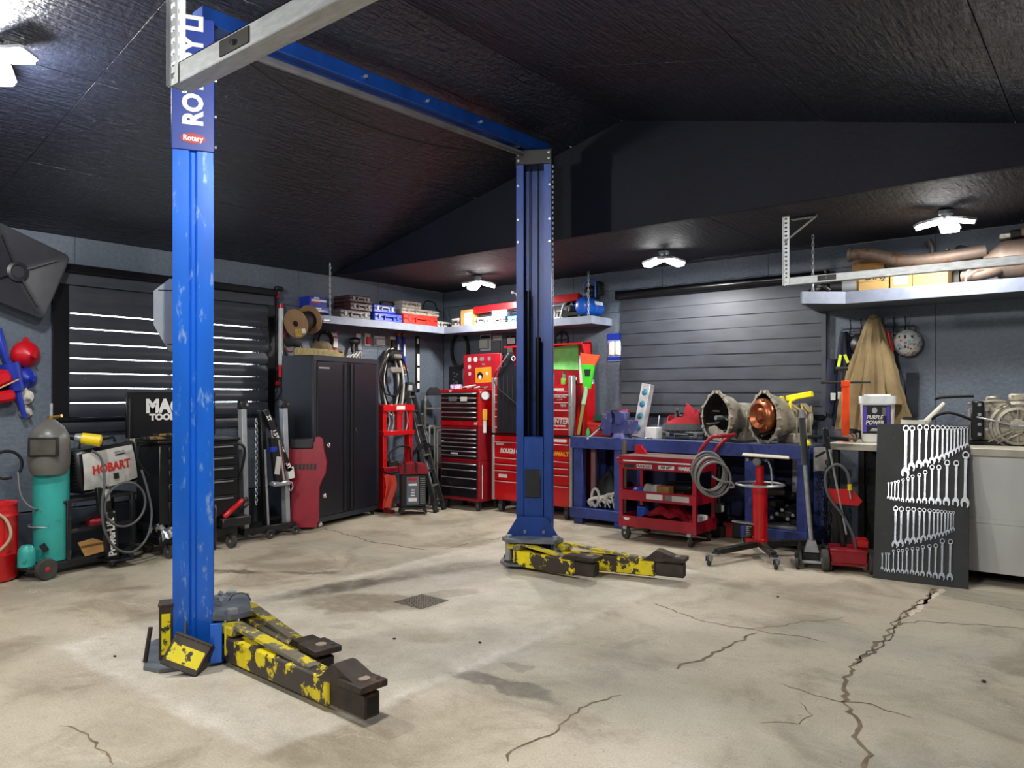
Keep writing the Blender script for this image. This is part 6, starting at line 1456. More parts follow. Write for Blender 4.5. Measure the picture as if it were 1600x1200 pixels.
# things under the bench
bg = thing('hose_bag', 'black bag stuffed with grey hoses in the bench bay', 'bag', (3.03, -.40, .182), 0)
def sack(u, v):
    a = 2 * PI * u; r = [.17, .20, .20, .17, .12, .05][int(v * 5)] if v < 1 else .0
    k = v * 5; i = min(int(k), 4); R_ = [.15, .19, .20, .17, .12, .03]; r = R_[i] + (R_[i+1] - R_[i]) * (k - i)
    return (r * math.cos(a) * (1 + .08 * math.sin(3 * a + 5 * v)), r * .8 * math.sin(a), .40 * v + .02 * math.sin(4 * a))
MB().surf(sack, 24, 12).build('sack', mat('black_bag', '#15161a', .6, var=.2), bg)
rr = random.Random(8)
for k in range(6):
    x = -.16 + .06 * k; MB().tube(catmull([(x, -.16, .02), (x + rr.uniform(-.04, .08), -.19, .08 + .02 * k), (x + .10, -.18, .12 + .015 * k), (x + .2, -.15, .06 + .02 * k)], 6), .010 if k > 1 else .02, 7).build('hose', m_whp if k != 3 else m_lgrey, bg)
MB().tube(ring((-.10, -.17, .12), .05, 16, 'y', r2=.10), .018, 7, closed=True).build('hose_ring', m_lgrey, bg)
t = thing('old_engine_parts', 'dark greasy engine parts piled in the right bench bay', 'engine parts', (4.99, -.36, .182), 0)
for k in range(7): MB().box((rr.uniform(-.15, .15), rr.uniform(-.12, .12), .06 + .055 * k), (.18, .16, .07), .015, TR(rz=rr.uniform(-30, 30))).build('casting', m_dsteel if k % 2 else m_blackmetal, t)
for k in range(5): MB().cyl((-.08 + .05 * k, -.17, .10 + .04 * (k % 3)), (-.06 + .05 * k, -.22, .10 + .04 * (k % 3)), .016, n=10).build('fitting', m_steel, t)
MB().bx((-.18, -.24, .0), (.22, .14, .03), .005).build('drip_tray', m_grey, t)
one('plastic_panel', 'pale grey curved panel standing at the back of the bench bay', 'panel', MB().surf(lambda u, v: (.10 * u, .03 * math.sin(2 * v), .45 * v), 4, 8, thick=.008), m_lgrey, (4.98, -.16, .45), 8)
t = thing('parts_pile', 'dark pile of boxes and red tools on the floor under the bench', 'parts', (4.30, -.30, 0), 0)
for k in range(6): MB().box((-.25 + .09 * k, -.04 * (k % 2), .06 + .02 * (k % 3)), (.14, .22, .12 + .04 * (k % 3)), .01, TR(rz=8 * (k % 3))).build('box', [m_black, m_dred, m_blackmetal][k % 3], t)
one('steel_pipe', 'upright brown steel pipe standing at the left of the red cart', 'pipe', MB().cyl((0, 0, 0), (0, 0, .97), .024, n=14), mat('rusty_pipe', '#6d5f52', .5, .4), (3.44, -.80, 0), 0)

# ------------------------------------------------------------------ RED SERVICE CART
m_cr = mat('service_cart_red', '#9c1226', .4, .05, var=.10, coat=.15)
sc = thing('service_cart', 'red three-tier steel service cart with stickers and hose', 'service cart', (3.98, -.88, 0), 0)
W2, D2 = .40, .21
for (x, y) in ((-W2, -D2), (W2, -D2), (-W2, D2), (W2, D2)):
    MB().bx((x - .02, y - .02, .12), (x + .02, y + .02, .84), .003).build('post', m_cr, sc)
    for z in (.80, .76, .50, .20): MB().cyl((x, y - .022, z), (x, y - .019, z), .006, n=8).build('rivet', m_chrome, sc)
for (z0, z1, nm) in ((.71, .845, 'top_drawer_tray'), (.40, .50, 'middle_tray'), (.13, .24, 'bottom_tray')):
    mb = MB().bx((-W2, -D2, z0), (W2, D2, z0 + .012)).bx((-W2 - .022, -D2 - .022, z0), (W2 + .022, -D2 - .018, z1)).bx((-W2 - .022, D2 + .018, z0), (W2 + .022, D2 + .022, z1)).bx((-W2 - .022, -D2, z0), (-W2 - .018, D2, z1)).bx((W2 + .018, -D2, z0), (W2 + .022, D2, z1))
    tr = mb.build(nm, m_cr, sc)
    if z0 > .7:
        MB().bx((-W2 - .02, -D2 - .02, .835), (W2 + .02, D2 + .02, .845)).build('worktop', mat('worn_tray', '#7d6a62', .5, .3, var=.2), tr)
        MB().bx((-W2 + .03, -D2 - .030, .787), (W2 - .03, -D2 - .022, .800), .002).build('drawer_pull', m_label, tr)
        Fc = frame((0, -D2 - .0226, .745), (1, 0, 0), (0, 0, 1))
        for (x, w2, mm) in ((-.30, .06, m_dsteel), (-.13, .085, m_label), (.11, .085, m_label)): MB().bx((x - w2, -.018, 0), (x + w2, .020, .0012), 0, Fc).build('sticker', mm, tr)
        text('RANCHO', .034, m_dred, tr, Fc @ TR(-.13, 0, .0014), 'lettering', .0004, bold=.0015); text('AIR LIFT', .034, m_black, tr, Fc @ TR(.11, 0, .0014), 'lettering', .0004, bold=.0015); text('MARK', .045, m_label, tr, Fc @ TR(.30, 0, .0014), 'lettering', .0004, bold=.003)
    if .3 < z0 < .5:
        for (x, w2, mm) in ((-.02, .09, m_label), (.13, .035, m_grey), (.26, .09, m_lgrey)): MB().bx((x - w2, -D2 - .0235, .425), (x + w2, -D2 - .022, .478)).build('sticker', mm, tr)
    if z0 < .2: MB().prism([(-.04, .015), (.04, .015), (.02, -.012), (-.02, -.012)], 0, .0012, frame((-.33, -D2 - .0222, .205), (1, 0, 0), (0, 0, 1))).build('emblem', m_label, tr)
MB().tube(catmull([(W2, -D2 + .02, .80), (W2 + .05, -D2 + .02, .93), (W2 + .15, -D2 + .02, 1.05), (W2 + .23, -D2 + .03, 1.07), (W2 + .25, 0, 1.07), (W2 + .23, D2 - .03, 1.07), (W2 + .15, D2 - .02, 1.03), (W2 + .05, D2 - .02, .93), (W2, D2 - .02, .80)], 5), .018, 10).build('push_handle', m_cr, sc)
MB().bx((-W2 - .06, -D2 - .02, .78), (-W2 - .02, -D2 + .03, .82), .008).build('side_hook', m_cr, sc)
MB().prism([(-.05, 0), (.08, 0), (.06, .04), (.03, .06), (.02, .09), (-.04, .09)], -.02, .02, frame((-W2 + .06, .05, .846), (1, 0, 0), (0, 0, 1))).build('end_bracket', m_red, sc)
for (x, y, r) in ((-W2 + .05, -D2, .062), (-W2 + .05, D2, .062), (W2 - .05, -D2, .055), (W2 - .05, D2, .055)):
    cs = MB().bx((x - .02, y - .03, .10), (x + .02, y + .03, .13)).build('caster_fork', m_steel, sc); wheel(cs, (x, y, r), r, .035, m_lgrey, (1, .5, 0) if x > 0 else (.4, 1, 0))
hc = thing('hose_coil', 'grey air hose coiled over the push handle of the red cart', 'hose', (4.50, -1.07, .60), 0)
for k in range(7):
    MB().tube(ring((.0 + .006 * k, -.02 * k * .6 - .02, .14 - .012 * k), .145 + .010 * math.sin(2.3 * k), 28, 'y', r2=.17 + .012 * math.cos(1.7 * k)), .011, 7, closed=True, M=TR(ry=4 * math.sin(k), rz=25 + 3 * k)).build('turn', m_hose if k % 2 else mat('pale_hose', '#7d7c76', .5), hc)
MB().tube(catmull([(.08, -.08, .10), (.16, -.06, .06), (.24, -.02, .05), (.26, 0, .01), (.22, 0, .0)], 5), .010, 7).build('free_end', MATS['pale_hose'], hc)
t = thing('blue_rags', 'heap of blue and white packets on the middle tier of the cart', 'packets', (3.86, -.86, .413), 0)
for k in range(6): MB().box((-.16 + .07 * k, -.08 + .05 * (k % 2), .03 + .018 * (k % 3)), (.11, .13, .10), .02, TR(z=.02, rz=25 * (k % 3), ry=12 * (k % 2))).build('packet', [m_blue, m_lgrey, m_white, mat('pale_blue_pack', '#7f9ac4', .5)][k % 4], t)
one('parts_carton', 'small brown carton with label on the middle tier of the cart', 'box', MB().bx((-.07, -.05, 0), (.07, .05, .14), .003), m_card, (4.02, -1.0, .413), -5)
t = thing('torque_bar', 'black ratchet bar lying across the middle tier goods', 'ratchet', (4.12, -.84, .53), 0)
MB().cyl((-.16, 0, .04), (.16, 0, .07), .014, n=10).build('bar', m_blackmetal, t); MB().box((.0, .0, .0), (.24, .16, .07), .02).build('driver_case', m_black, t)
one('red_sack', 'glossy red plastic bag lying in the bottom tier of the cart', 'bag', MB().surf(lambda u, v: ((u - .5) * .52, (v - .5) * .36, .02 + .20 * max(0., math.sin(PI * u)) ** .5 * (.35 + .65 * math.sin(PI * v * .85 + .3)) + .015 * math.sin(17 * u + 6 * v) + .012 * math.sin(23 * v + 9 * u)), 24, 18, thick=.002), mat('glossy_red_bag', '#96202e', .2, coat=.6, var=.2, scale=14), (4.02, -.88, .145), 0)
one('blue_tub', 'blue and white round tub in the bottom tier of the cart', 'tub', MB().lathe([(.055, 0), (.06, .01), (.06, .15), (.064, .155), (.064, .175), (.0, .175)], 22), mat('blue_tub', '#2450b8', .4, wear='#d8dce6', wamt=.4, wscale=5), (3.72, -.90, .143), 0)
one('white_canister', 'white canister with printed label in the bottom tier of the cart', 'canister', MB().bx((-.05, -.04, 0), (.05, .04, .13), .012), m_label, (4.32, -.80, .143), 10)
t = thing('trailer_plug', 'black hanging cable with grey plug box at the cart end', 'plug', (4.44, -.70, .32), 90)
MB().cyl((0, -.01, .06), (0, -.01, .42), .010, n=8).build('cable', m_rubber, t); MB().bx((-.05, -.05, -.02), (.05, .02, .07), .006).build('plug_box', m_dsteel, t); MB().bx((-.035, -.053, -.01), (.02, -.05, .05)).build('label_sticker', m_label, t)

# ------------------------------------------------------------------ TRANSMISSION JACK
tj = thing('transmission_jack', 'red pedestal transmission jack on four caster legs', 'jack', (4.99, -1.04, 0), 0)
MB().cyl((0, 0, .10), (0, 0, .63), .066, n=24).build('outer_ram', m_red, tj)
MB().bx((-.11, -.07, .09), (.06, .07, .16), .006).build('pump_base', m_red, tj)
MB().cyl((0, 0, .63), (0, 0, .82), .036, n=20).cyl((0, 0, .63), (0, 0, .65), .068, n=24).build('inner_ram', m_red, tj)
MB().tube(ring((0, 0, .645), .205, 40), .011, 8, closed=True).build('hand_wheel', m_steel, tj)
for a in (0, 120, 240): MB().cyl((.06 * math.cos(rad(a)), .06 * math.sin(rad(a)), .64), (.2 * math.cos(rad(a)), .2 * math.sin(rad(a)), .645), .008, n=8).build('wheel_spoke', m_steel, tj)
MB().cyl((0, 0, .82), (0, 0, .86), .045, n=16).box((0, 0, .875), (.22, .12, .03), .006).build('tilt_head', m_blackmetal, tj)
for x in (-.085, .085): MB().cyl((x, -.06, .87), (x, -.08, .87), .014, n=12).build('clamp_bolt', m_chrome, tj)
MB().lathe([(.035, 0), (.04, .008), (.03, .02)], 9, frame((0, -.07, .855), (1, 0, 0), (0, 0, 1))).build('star_knob', m_grey, tj)
MB().box((.0, 0, .905), (.40, .24, .012), .003, TR(ry=3, rz=20)).build('saddle_plate', mat('cream_plate', '#cfc9b4', .5), tj)
MB().tube([(.10, -.06, .86), (.13, -.08, .80), (.14, -.08, .66)], .008, 7).build('safety_chain', m_steel, tj)
lg = [(-.19, -.66), (.31, -.45), (-.30, .42), (.36, .40)]
for (x, y) in lg:
    L1 = MB().bar((x * .08, y * .08, .11), (x * .86, y * .86, .105), .055, .05, .004).bx((x * .86 - .03, y * .86 - .03, .08), (x * .86 + .03, y * .86 + .03, .105)).build('caster_leg', m_dsteel, tj)
    MB().bar((x * .82, y * .82, .086), (x, y, .086), .07, .008).build('caster_plate', m_steel, L1)
    cs = MB().bx((x - .022, y - .035, .04), (x - .016, y + .03, .082)).bx((x + .016, y - .035, .04), (x + .022, y + .03, .082)).build('caster_fork', m_steel, tj); wheel(cs, (x, y, .042), .042, .026, m_black, (1, .2, 0))
MB().bar((-.24, -.04, .295), (-.03, -.03, .285), .06, .014, .003).build('foot_pedal', m_steel, tj)
MB().bar((-.08, -.05, .28), (-.08, -.05, .16), .05, .05, .006).build('pump_cylinder', m_black, tj)
sp_ = [(-.08 + .035 * math.cos(k * .7), -.05 + .035 * math.sin(k * .7), .17 + .0018 * k) for k in range(60)]
MB().tube(sp_, .004, 5).build('return_spring', m_chrome, tj)
# ------------------------------------------------------------------ FLOOR JACK AND AIR JACK
fj = thing('floor_jack', 'grey steel floor jack with tall upright handle', 'floor jack', (5.48, -1.13, 0), 20)
for x in (-.10, .10): MB().prism([(-.24, .03), (.24, .03), (.26, .08), (.14, .17), (-.14, .15), (-.26, .09)], -.008, .008, TR(x, 0, 0) @ frame((0, 0, 0), (0, 1, 0), (0, 0, 1))).build('side_plate', m_dsteel, fj)
MB().bx((-.095, -.10, .05), (.095, .16, .13), .01).build('power_unit', m_dsteel, fj); MB().cyl((-.13, -.18, .06), (.13, -.18, .06), .014, n=10).build('axle', m_steel, fj)
for (x, y, r) in ((-.125, -.19, .045), (.125, -.19, .045), (-.12, .20, .04), (.12, .20, .04)): wheel(fj, (x, y, r), r, .03, m_grey, (1, 0, 0))
MB().prism([(-.06, 0), (.06, 0), (.03, .10), (-.03, .10)], -.04, .04, frame((-.01, -.08, .13), (1, 0, 0), (0, 0, 1))).build('handle_yoke', m_steel, fj)
MB().cyl((-.01, -.08, .20), (-.06, -.06, .86), .020, n=14).build('lower_handle', m_steel, fj); MB().cyl((-.06, -.06, .86), (-.085, -.05, 1.26), .027, n=16).build('foam_sleeve', mat('foam_sleeve', '#3b3d41', .8), fj); MB().cyl((-.085, -.05, 1.26), (-.09, -.05, 1.33), .021, n=14).build('handle_tip', m_steel, fj)
aj = thing('air_jack', 'red air-over-hydraulic jack with black T handle and hose', 'jack', (5.75, -1.12, 0), 20)
MB().bx((-.13, -.16, .06), (.15, -.13, .19), .012).bx((-.13, .10, .06), (.15, .13, .19), .012).bx((-.13, -.16, .06), (.15, .13, .09), .004).bx((-.13, -.16, .165), (.15, .13, .19), .004).build('frame', m_dred, aj)
MB().cyl((-.02, -.02, .09), (-.02, -.02, .165), .055, n=18).bx((-.10, -.15, .10), (-.06, -.14, .16), .004).build('air_cylinder', m_red, aj)
MB().bx((.05, -.05, .19), (.17, .10, .26), .01).build('motor_cover', m_red, aj)
for (x, r) in ((-.17, .09), (.18, .09)): wheel(aj, (x, -.12, r), r, .05, m_grey, (1, .1, 0))
MB().bar((-.02, .0, .19), (-.15, -.0, 1.10), .055, .04, .006).build('handle_post', m_blackmetal, aj)
MB().cyl((-.30, -.0, 1.10), (-.18, 0, 1.10), .017, n=12).cyl((-.12, 0, 1.10), (.02, 0, 1.085), .017, n=12).build('t_grip', m_rubber, aj); MB().bar((-.145, 0, 1.06), (-.16, 0, 1.18), .05, .045, .008).build('control_head', m_blackmetal, aj)
MB().bar((-.16, -.02, .98), (-.24, -.02, .93), .02, .02, .003).build('trigger_lever', m_blackmetal, aj)
MB().tube(catmull([(.07, -.05, .10), (.06, -.06, .26), (-.03, -.07, .46), (-.14, -.08, .62), (-.16, -.08, .80), (-.08, -.08, .88), (.0, -.08, .82), (.02, -.08, .70)], 6), .011, 8).build('air_hose', m_hose, aj)
MB().cyl((-.13, -.035, 1.0), (.0, -.05, .30), .009, n=8).build('release_rod', m_steel, aj)
MB().cyl((.02, -.08, .72), (.022, -.08, .67), .017, n=12).build('yellow_tag', m_yellow, aj); MB().cyl((.022, -.08, .67), (.03, -.08, .60), .010, n=10).build('quick_coupler', m_chrome, aj)
MB().prism([(-.13, .04), (-.08, -.08), (.12, -.09), (.15, -.05), (.08, .04)], -.02, .02, frame((-.03, -.03, .63), (1, 0, 0), (0, 0, 1))).build('saddle_pouch', m_red, aj)
cb_ = thing('tow_chains', 'dark chains and a white rag hanging from the bench corner', 'chains', (5.40, -.52, .90), 0)
MB().surf(lambda u, v: (.09 * math.cos(PI * u) , -.06 * math.sin(PI * u) - .03, .05 - .22 * v + .03 * math.sin(PI * u)), 12, 8, thick=.005).build('rag', mat('dirty_white_rag', '#9d9b96', .9, var=.2), cb_)
me = MB().tube([(math.cos(a) * .012, 0, math.sin(a) * .022) for a in [2 * PI * k / 9 for k in range(9)]], .005, 5, closed=True).mesh('link')
for c in range(5):
    x = -.06 + .035 * c
    for i in range(16 + 2 * c):
        o = link(me, 'chain_link', m_dsteel, cb_); o.location = (x + .012 * math.sin(i * .5 + c) + .003 * i, -.05 - .01 * c, -.06 - .034 * i); o.rotation_euler = (0, 0, rad(30 + 90 * (i % 2)))
MB().bx((-.10, -.02, -.02), (.12, .02, .03), .006).build('hook_bar', m_dsteel, cb_)
# ------------------------------------------------------------------ PALE COUNTER WITH WHITE PANELS
ct = thing('counter', 'pale worktop counter with grimy white front panels', 'counter', (0, 0, 0))
m_ctop = mat('stained_pale_worktop', '#b8b3a4', .5, var=.12, scale=8); m_cpan = mat('grimy_white_panel', '#c4c6c4', .5, var=.08, scale=3, stretch=(1, 1, .4))
CY = -.99
MB().bx((5.58, CY, .985), (RW - .005, -.005, 1.045), .006).build('worktop', m_ctop, ct)
for (y0, y1) in ((-.10, -.05), (CY + .05, CY + .10)): MB().bx((5.585, y0, .0), (5.64, y1, .985), .003).build('support_leg', m_blackmetal, ct)
for (a, b) in ((6.30, 7.24), (7.25, RW - .002)):
    MB().bx((a, CY + .03, .50), (b, CY + .05, .984), .003).build('panel', m_cpan, ct); MB().bx((a, CY + .03, .09), (b, CY + .05, .47), .003).build('panel', m_cpan, ct)
MB().bx((6.29, CY + .022, .465), (RW - .002, CY + .045, .505), .004).build('mid_batten', m_cpan, ct)
MB().bx((6.30, CY + .06, .09), (RW - .005, -.05, .12)).bx((6.30, CY + .06, .0), (6.34, -.05, .98)).build('carcass', m_black, ct)
MB().bx((5.66, -.07, .0), (6.30, -.05, .98)).build('dark_backing', m_dark, ct)  # near-black sheet standing in for the shade of the open knee space
one('grey_socket_plate', 'white socket plate under the counter beside the wrench board', 'socket plate', MB().bx((-.03, -.008, -.045), (.03, 0, .045), .004), m_label, (6.24, CY + .10, .60), 0)
one('toolbox', 'flat red toolbox on the floor under the counter', 'toolbox', MB().bx((-.16, -.10, 0), (.16, .10, .10), .01).bx((-.14, -.08, .10), (.14, .08, .14), .02), m_red, (6.06, -.86, .0), 0)
# bucket of cleaner
pb = thing('cleaner_pail', 'white square pail with purple and black label on the counter', 'pail', (5.895, -.70, 1.0455), 10)
pb.scale = (.80, .80, 1.)
def sq(s, r, n=4): return rsq(s, r, n)
mb = MB(); prof = [(.135, 0), (.15, .02), (.165, .33), (.172, .33), (.172, .345)]
P = []; Fc = []
q = None
for (s, z) in prof:
    rr_ = sq(s, s * .35); n = len(rr_); P += [(p[0], p[1], z) for p in rr_]
for k in range(len(prof) - 1): Fc += [(k*n + i, k*n + (i+1) % n, (k+1)*n + (i+1) % n, (k+1)*n + i) for i in range(n)]
Fc.append(list(range(n))[::-1]); Fc.append([(len(prof)-1)*n + i for i in range(n)])
mb.add(P, Fc).build('pail_body', m_white, pb)
mb = MB()
for (z0, z1, s) in ((.335, .40, .178),): mb.prism(sq(s, .06), z0, z1)
mb.prism(sq(.13, .05), .40, .415).build('lid', mat('bright_white_lid', '#eceff0', .4), pb)
lb = MB().bx((-.135, -.157, .085), (.135, -.140, .33), .002, TR(rx=2.6)).build('front_label', mat('purple_black_label', '#15141f', .4), pb)
for (a, b, c, d) in ((-.128, -.095, .10, .32), (.098, .128, .10, .32), (-.09, .06, .150, .157)): MB().bx((a, -.1586, c), (b, -.157, d), 0, TR(rx=2.6)).build('purple_stripe', mat('purple_ink', '#5a45b8', .4), lb)
Fp = TR(rx=2.6) @ frame((-.018, -.1590, .200), (1, 0, 0), (0, 0, 1))
text('PURPLE', .046, m_white, lb, Fp @ TR(0, .026, 0), 'lettering', .0005, bold=.0015, shear=.2); text('POWER', .050, m_white, lb, Fp @ TR(0, -.020, 0), 'lettering', .0005, bold=.002, shear=.2)
MB().lathe([(.026, 0), (.026, .001)], 18, Fp @ TR(0, .085, 0)).build('round_logo', m_lgrey, lb); MB().prism([(-.05, 0), (.05, 0), (.03, .022), (-.02, .026)], 0, .001, Fp @ TR(0, -.090, 0)).build('car_print', m_lgrey, lb)
MB().bx((.055, -.1586, .24), (.092, -.157, .31), 0, TR(rx=2.6)).build('grey_print', m_grey, lb)
# white jug with spout
jg = thing('fluid_jug', 'translucent white fluid jug with black cap and long spout', 'jug', (6.12, -.42, 1.0455), 20)
MB().prism(sq(.115, .04), 0, .15).prism([(p[0] * .8, p[1] * .8) for p in sq(.115, .04)], .15, .19).build('body', mat('milky_plastic', '#cfccc2', .45, var=.08), jg)
MB().cyl((-.02, 0, .185), (-.02, 0, .215), .062, n=22).build('cap', m_black, jg)
MB().cyl((.07, 0, .13), (.24, .0, .34), .035, .016, 14).build('spout', m_whp, jg)
t = thing('meter_case', 'flat black case with wire handle on the counter', 'case', (6.40, -.62, 1.0455), 8)
MB().bx((-.14, -.08, 0), (.14, .08, .10), .008).build('case', m_black, t); MB().tube([(-.08, 0, .10), (-.08, 0, .145), (.10, 0, .145), (.10, 0, .10)], .006, 7).build('wire_handle', m_dsteel, t); MB().tube([(.04, .05, .10), (.05, .05, .15), (.15, .05, .15), (.15, .05, .10)], .005, 7).build('wire_handle', m_dsteel, t)
# third gearbox seen from the side
g3 = thing('gearbox', 'large dirty aluminium gearbox with ribbed round cover on the counter', 'gearbox', (6.98, -.44, 1.0455), 8)
MB().bx((-.50, -.10, 0), (.60, .22, .035), .004).build('tray', m_black, g3)
MB().prism([(-.44, .04), (.60, .04), (.60, .26), (.42, .36), (.10, .38), (-.06, .34), (-.36, .36), (-.44, .28)], -.06, .20, frame((0, .14, 0), (1, 0, 0), (0, 0, 1))).build('casing', m_gb, g3)
Fg3 = frame((-.10, -.065, .16), (1, 0, 0), (0, 0, 1))
MB().lathe([(.20, -.02), (.195, .03), (.175, .04), (.17, .025), (.155, .025), (.15, .05), (.13, .055), (.125, .03), (.06, .035), (.055, .06), (.02, .065)], 36, Fg3).build('round_cover', m_gb, g3)
for k in range(12): MB().bar((.05 * math.cos(rad(30 * k)), .05 * math.sin(rad(30 * k)), .045), (.135 * math.cos(rad(30 * k)), .135 * math.sin(rad(30 * k)), .045), .008, .02, 0, up=(0, 0, 1), M=Fg3).build('cover_rib', m_alu, g3)
MB().bar((.0, .0, .07), (-.28, .07, .06), .014, .018, .003, up=(0, 0, 1), M=Fg3).bar((0, 0, .07), (.40, .0, .06), .016, .018, .003, up=(0, 0, 1), M=Fg3).build('linkage_rod', m_steel, g3)
MB().bar((.0, -.02, .06), (-.20, -.13, .05), .012, .016, .002, up=(0, 0, 1), M=Fg3).bar((.03, -.05, .06), (-.14, -.14, .05), .012, .016, .002, up=(0, 0, 1), M=Fg3).build('support_rod', m_alu, g3)
for (pts, r) in ((((-.44, -.08, .34), (-.20, -.10, .36), (-.10, -.10, .30), (.20, -.10, .30), (.36, -.10, .22), (.50, -.10, .20)), .011), (((-.40, -.06, .40), (-.62, -.08, .39), (-.68, -.08, .37)), .012), (((-.40, -.06, .20), (-.56, -.10, .26), (-.66, -.10, .24), (-.70, -.10, .20)), .012)):
    MB().tube(catmull(pts, 5), r, 7).build('fluid_line', m_alu if pts[0][2] > .3 and pts[0][0] < -.43 else m_rubber, g3)
MB().bx((-.42, -.12, .05), (-.33, .0, .36), .01).build('servo_block', m_blackmetal, g3)
for k in range(7): MB().cyl((-.36 + .05 * (k % 2), -.13, .09 + .04 * k), (-.36 + .05 * (k % 2), -.10, .09 + .04 * k), .014, n=10).build('bolt', m_steel, g3)
for k in range(5): MB().box((-.26 + .16 * k, .05, .37 + .02 * (k % 2)), (.11, .16, .06), .012).build('top_casting', m_gb if k % 2 else m_alu, g3)
MB().box((.10, .0, .41), (.08, .08, .08), .01).build('sensor', m_black, g3)
for k in range(4): MB().bar((.30, -.065, .08 + .05 * k), (.60, -.065, .08 + .05 * k), .012, .012).build('casing_rib', m_alu, g3)
# orange T-handled tool standing on the counter
ot = thing('slide_hammer', 'orange T-handled post tool standing on the counter edge', 'tool', (5.66, -.80, 1.0455), 20)
MB().bx((-.03, -.03, .0), (.03, .03, .50), .005).build('orange_post', mat('safety_orange', '#e8480c', .4), ot)
MB().cyl((-.20, 0, .52), (.20, 0, .52), .012, n=12).build('cross_handle', m_dsteel, ot); MB().bx((-.035, -.035, .48), (.035, .035, .535), .006).build('socket_block', MATS['safety_orange'], ot); MB().cyl((-.08, .0, .64), (.02, 0, .64), .018, n=12).build('grip', m_dsteel, ot); MB().cyl((-.03, 0, .53), (-.03, 0, .64), .010, n=10).build('rod', m_dsteel, ot)
t = thing('rope_tangle', 'brown tangle of cord at the foot of the orange tool', 'cord', (5.70, -.90, 1.0455), 0)
for k in range(4): MB().tube(catmull([(-.08 + .03 * k, .0, .01), (-.04 + .04 * k, .02, .05 + .01 * k), (.03 + .02 * k, -.02, .04), (.06, .02, .01)], 5), .007, 6).build('strand', mat('brown_cord', '#6d5a44', .8), t)
# ------------------------------------------------------------------ COAT RACK
rk = thing('coat_rack', 'black wire coat rack with six hooks on the back wall', 'coat rack', (5.74, -.012, 2.07), 0)
pts = [(-.30, -.02, -.025), (.30, -.02, -.025)] ; arc = ring((.30, -.02, 0), .025, 8, 'y', -90, 90) + ring((-.30, -.02, 0), .025, 8, 'y', 90, 270)
MB().tube(arc, .005, 6, closed=True).build('loop_frame', m_blackmetal, rk)
for k in range(6):
    x = -.24 + .096 * k; MB().tube(catmull([(x, -.02, -.05), (x, -.045, -.07), (x, -.06, -.03), (x, -.025, .04), (x, -.045, .10)], 5), .005, 6).sph((x, -.045, .105), .009, 8, 6).build('hook', m_blackmetal, rk)
def coat(w0, w1, h, folds, depth, seed, pinch=.25):
    r = random.Random(seed); ph = [r.uniform(0, 6) for _ in range(5)]
    def fn(u, v):
        a = 2 * PI * u; k = v ** .75
        k = .62 * v + .38 * v ** .5
        w = w0 + (w1 - w0) * k; d = .035 + (depth - .035) * k
        s1 = math.sin(folds * a + ph[0] + 1.2 * v); s2 = math.sin((folds * 2 + 1) * a + ph[1] - 1.5 * v)
        f = 1 + (.24 * (1 - abs(s1) * 1.6) + .09 * s2) * min(1, v * 3)
        x = w * math.cos(a) * f; y = d * math.sin(a) * f
        return (x, min(y, .085), -h * v + .012 * math.sin(3 * a + ph[2]) * v)
    return fn
cc = thing('canvas_coat', 'tan canvas work coat hanging from the coat rack', 'coat', (5.745, -.20, 2.17), 0)
m_tan = mat('tan_canvas', '#83704e', .85, var=.12, scale=6, bump=.2, bscale=200)
MB().surf(coat(.04, .285, 1.04, 5, .15, 3), 110, 30, thick=.006).build('coat_body', m_tan, cc)
MB().surf(lambda u, v: (.09 + .12 * v + .055 * v ** .4 * math.cos(2*PI*u), -.055 + .045 * v ** .4 * math.sin(2*PI*u) - .06 * v, -.20 - .6 * v), 16, 12, thick=.005).build('sleeve', m_tan, cc)
MB().box((.088, .03, -.24), (.03, .04, .20), .012, TR(ry=-12)).build('red_lining', m_redp, cc)
MB().sph((0, -.01, -.01), (.045, .04, .05), 14, 8).build('collar', mat('brown_collar', '#5a4a34', .9), cc)
hv = thing('hi_vis_jacket', 'navy work jacket with reflective yellow bands on the coat rack', 'jacket', (5.46, -.115, 2.06), 0)
m_navy = mat('navy_fabric', '#141a30', .85, var=.15)
MB().surf(coat(.03, .10, .90, 3, .05, 9), 40, 20, thick=.005).build('jacket_body', m_navy, hv)
m_hv = mat('hi_vis_yellow', '#cfe03a', .5); m_refl = mat('reflective_silver', '#b9bdb6', .35, .3)
for (x0, z0, x1, z1) in ((-.03, -.36, -.01, -.22), (.03, -.22, .06, -.30)): MB().bar((x0, -.088, z0), (x1, -.080, z1), .004, .028, 0, up=(1, 0, .2)).build('chest_band', m_hv, hv)
for (x, z) in ((-.075, -.62), (-.01, -.61)): MB().box((x, -.088, z), (.045, .006, .07), .002).build('sleeve_band', m_refl, hv)
MB().box((.045, -.09, -.61), (.05, .006, .07), .002).build('hem_band', m_hv, hv)
MB().surf(lambda u, v: (-.10 - .02 * v + .045 * math.cos(2*PI*u), -.02 + .045 * math.sin(2*PI*u), -.26 - .52 * v), 14, 10, thick=.005).build('sleeve', m_navy, hv)
one('hi_vis_vest', 'pale yellow folded vest edge showing behind the tan coat', 'vest', MB().surf(lambda u, v: (.10 * u, .01 * math.sin(6 * v), -.45 * v), 6, 10, thick=.01), mat('pale_vest', '#20242e', .8, wear='#d8dc9a', wamt=.34, wscale=6), (5.99, -.05, 1.66), 0)
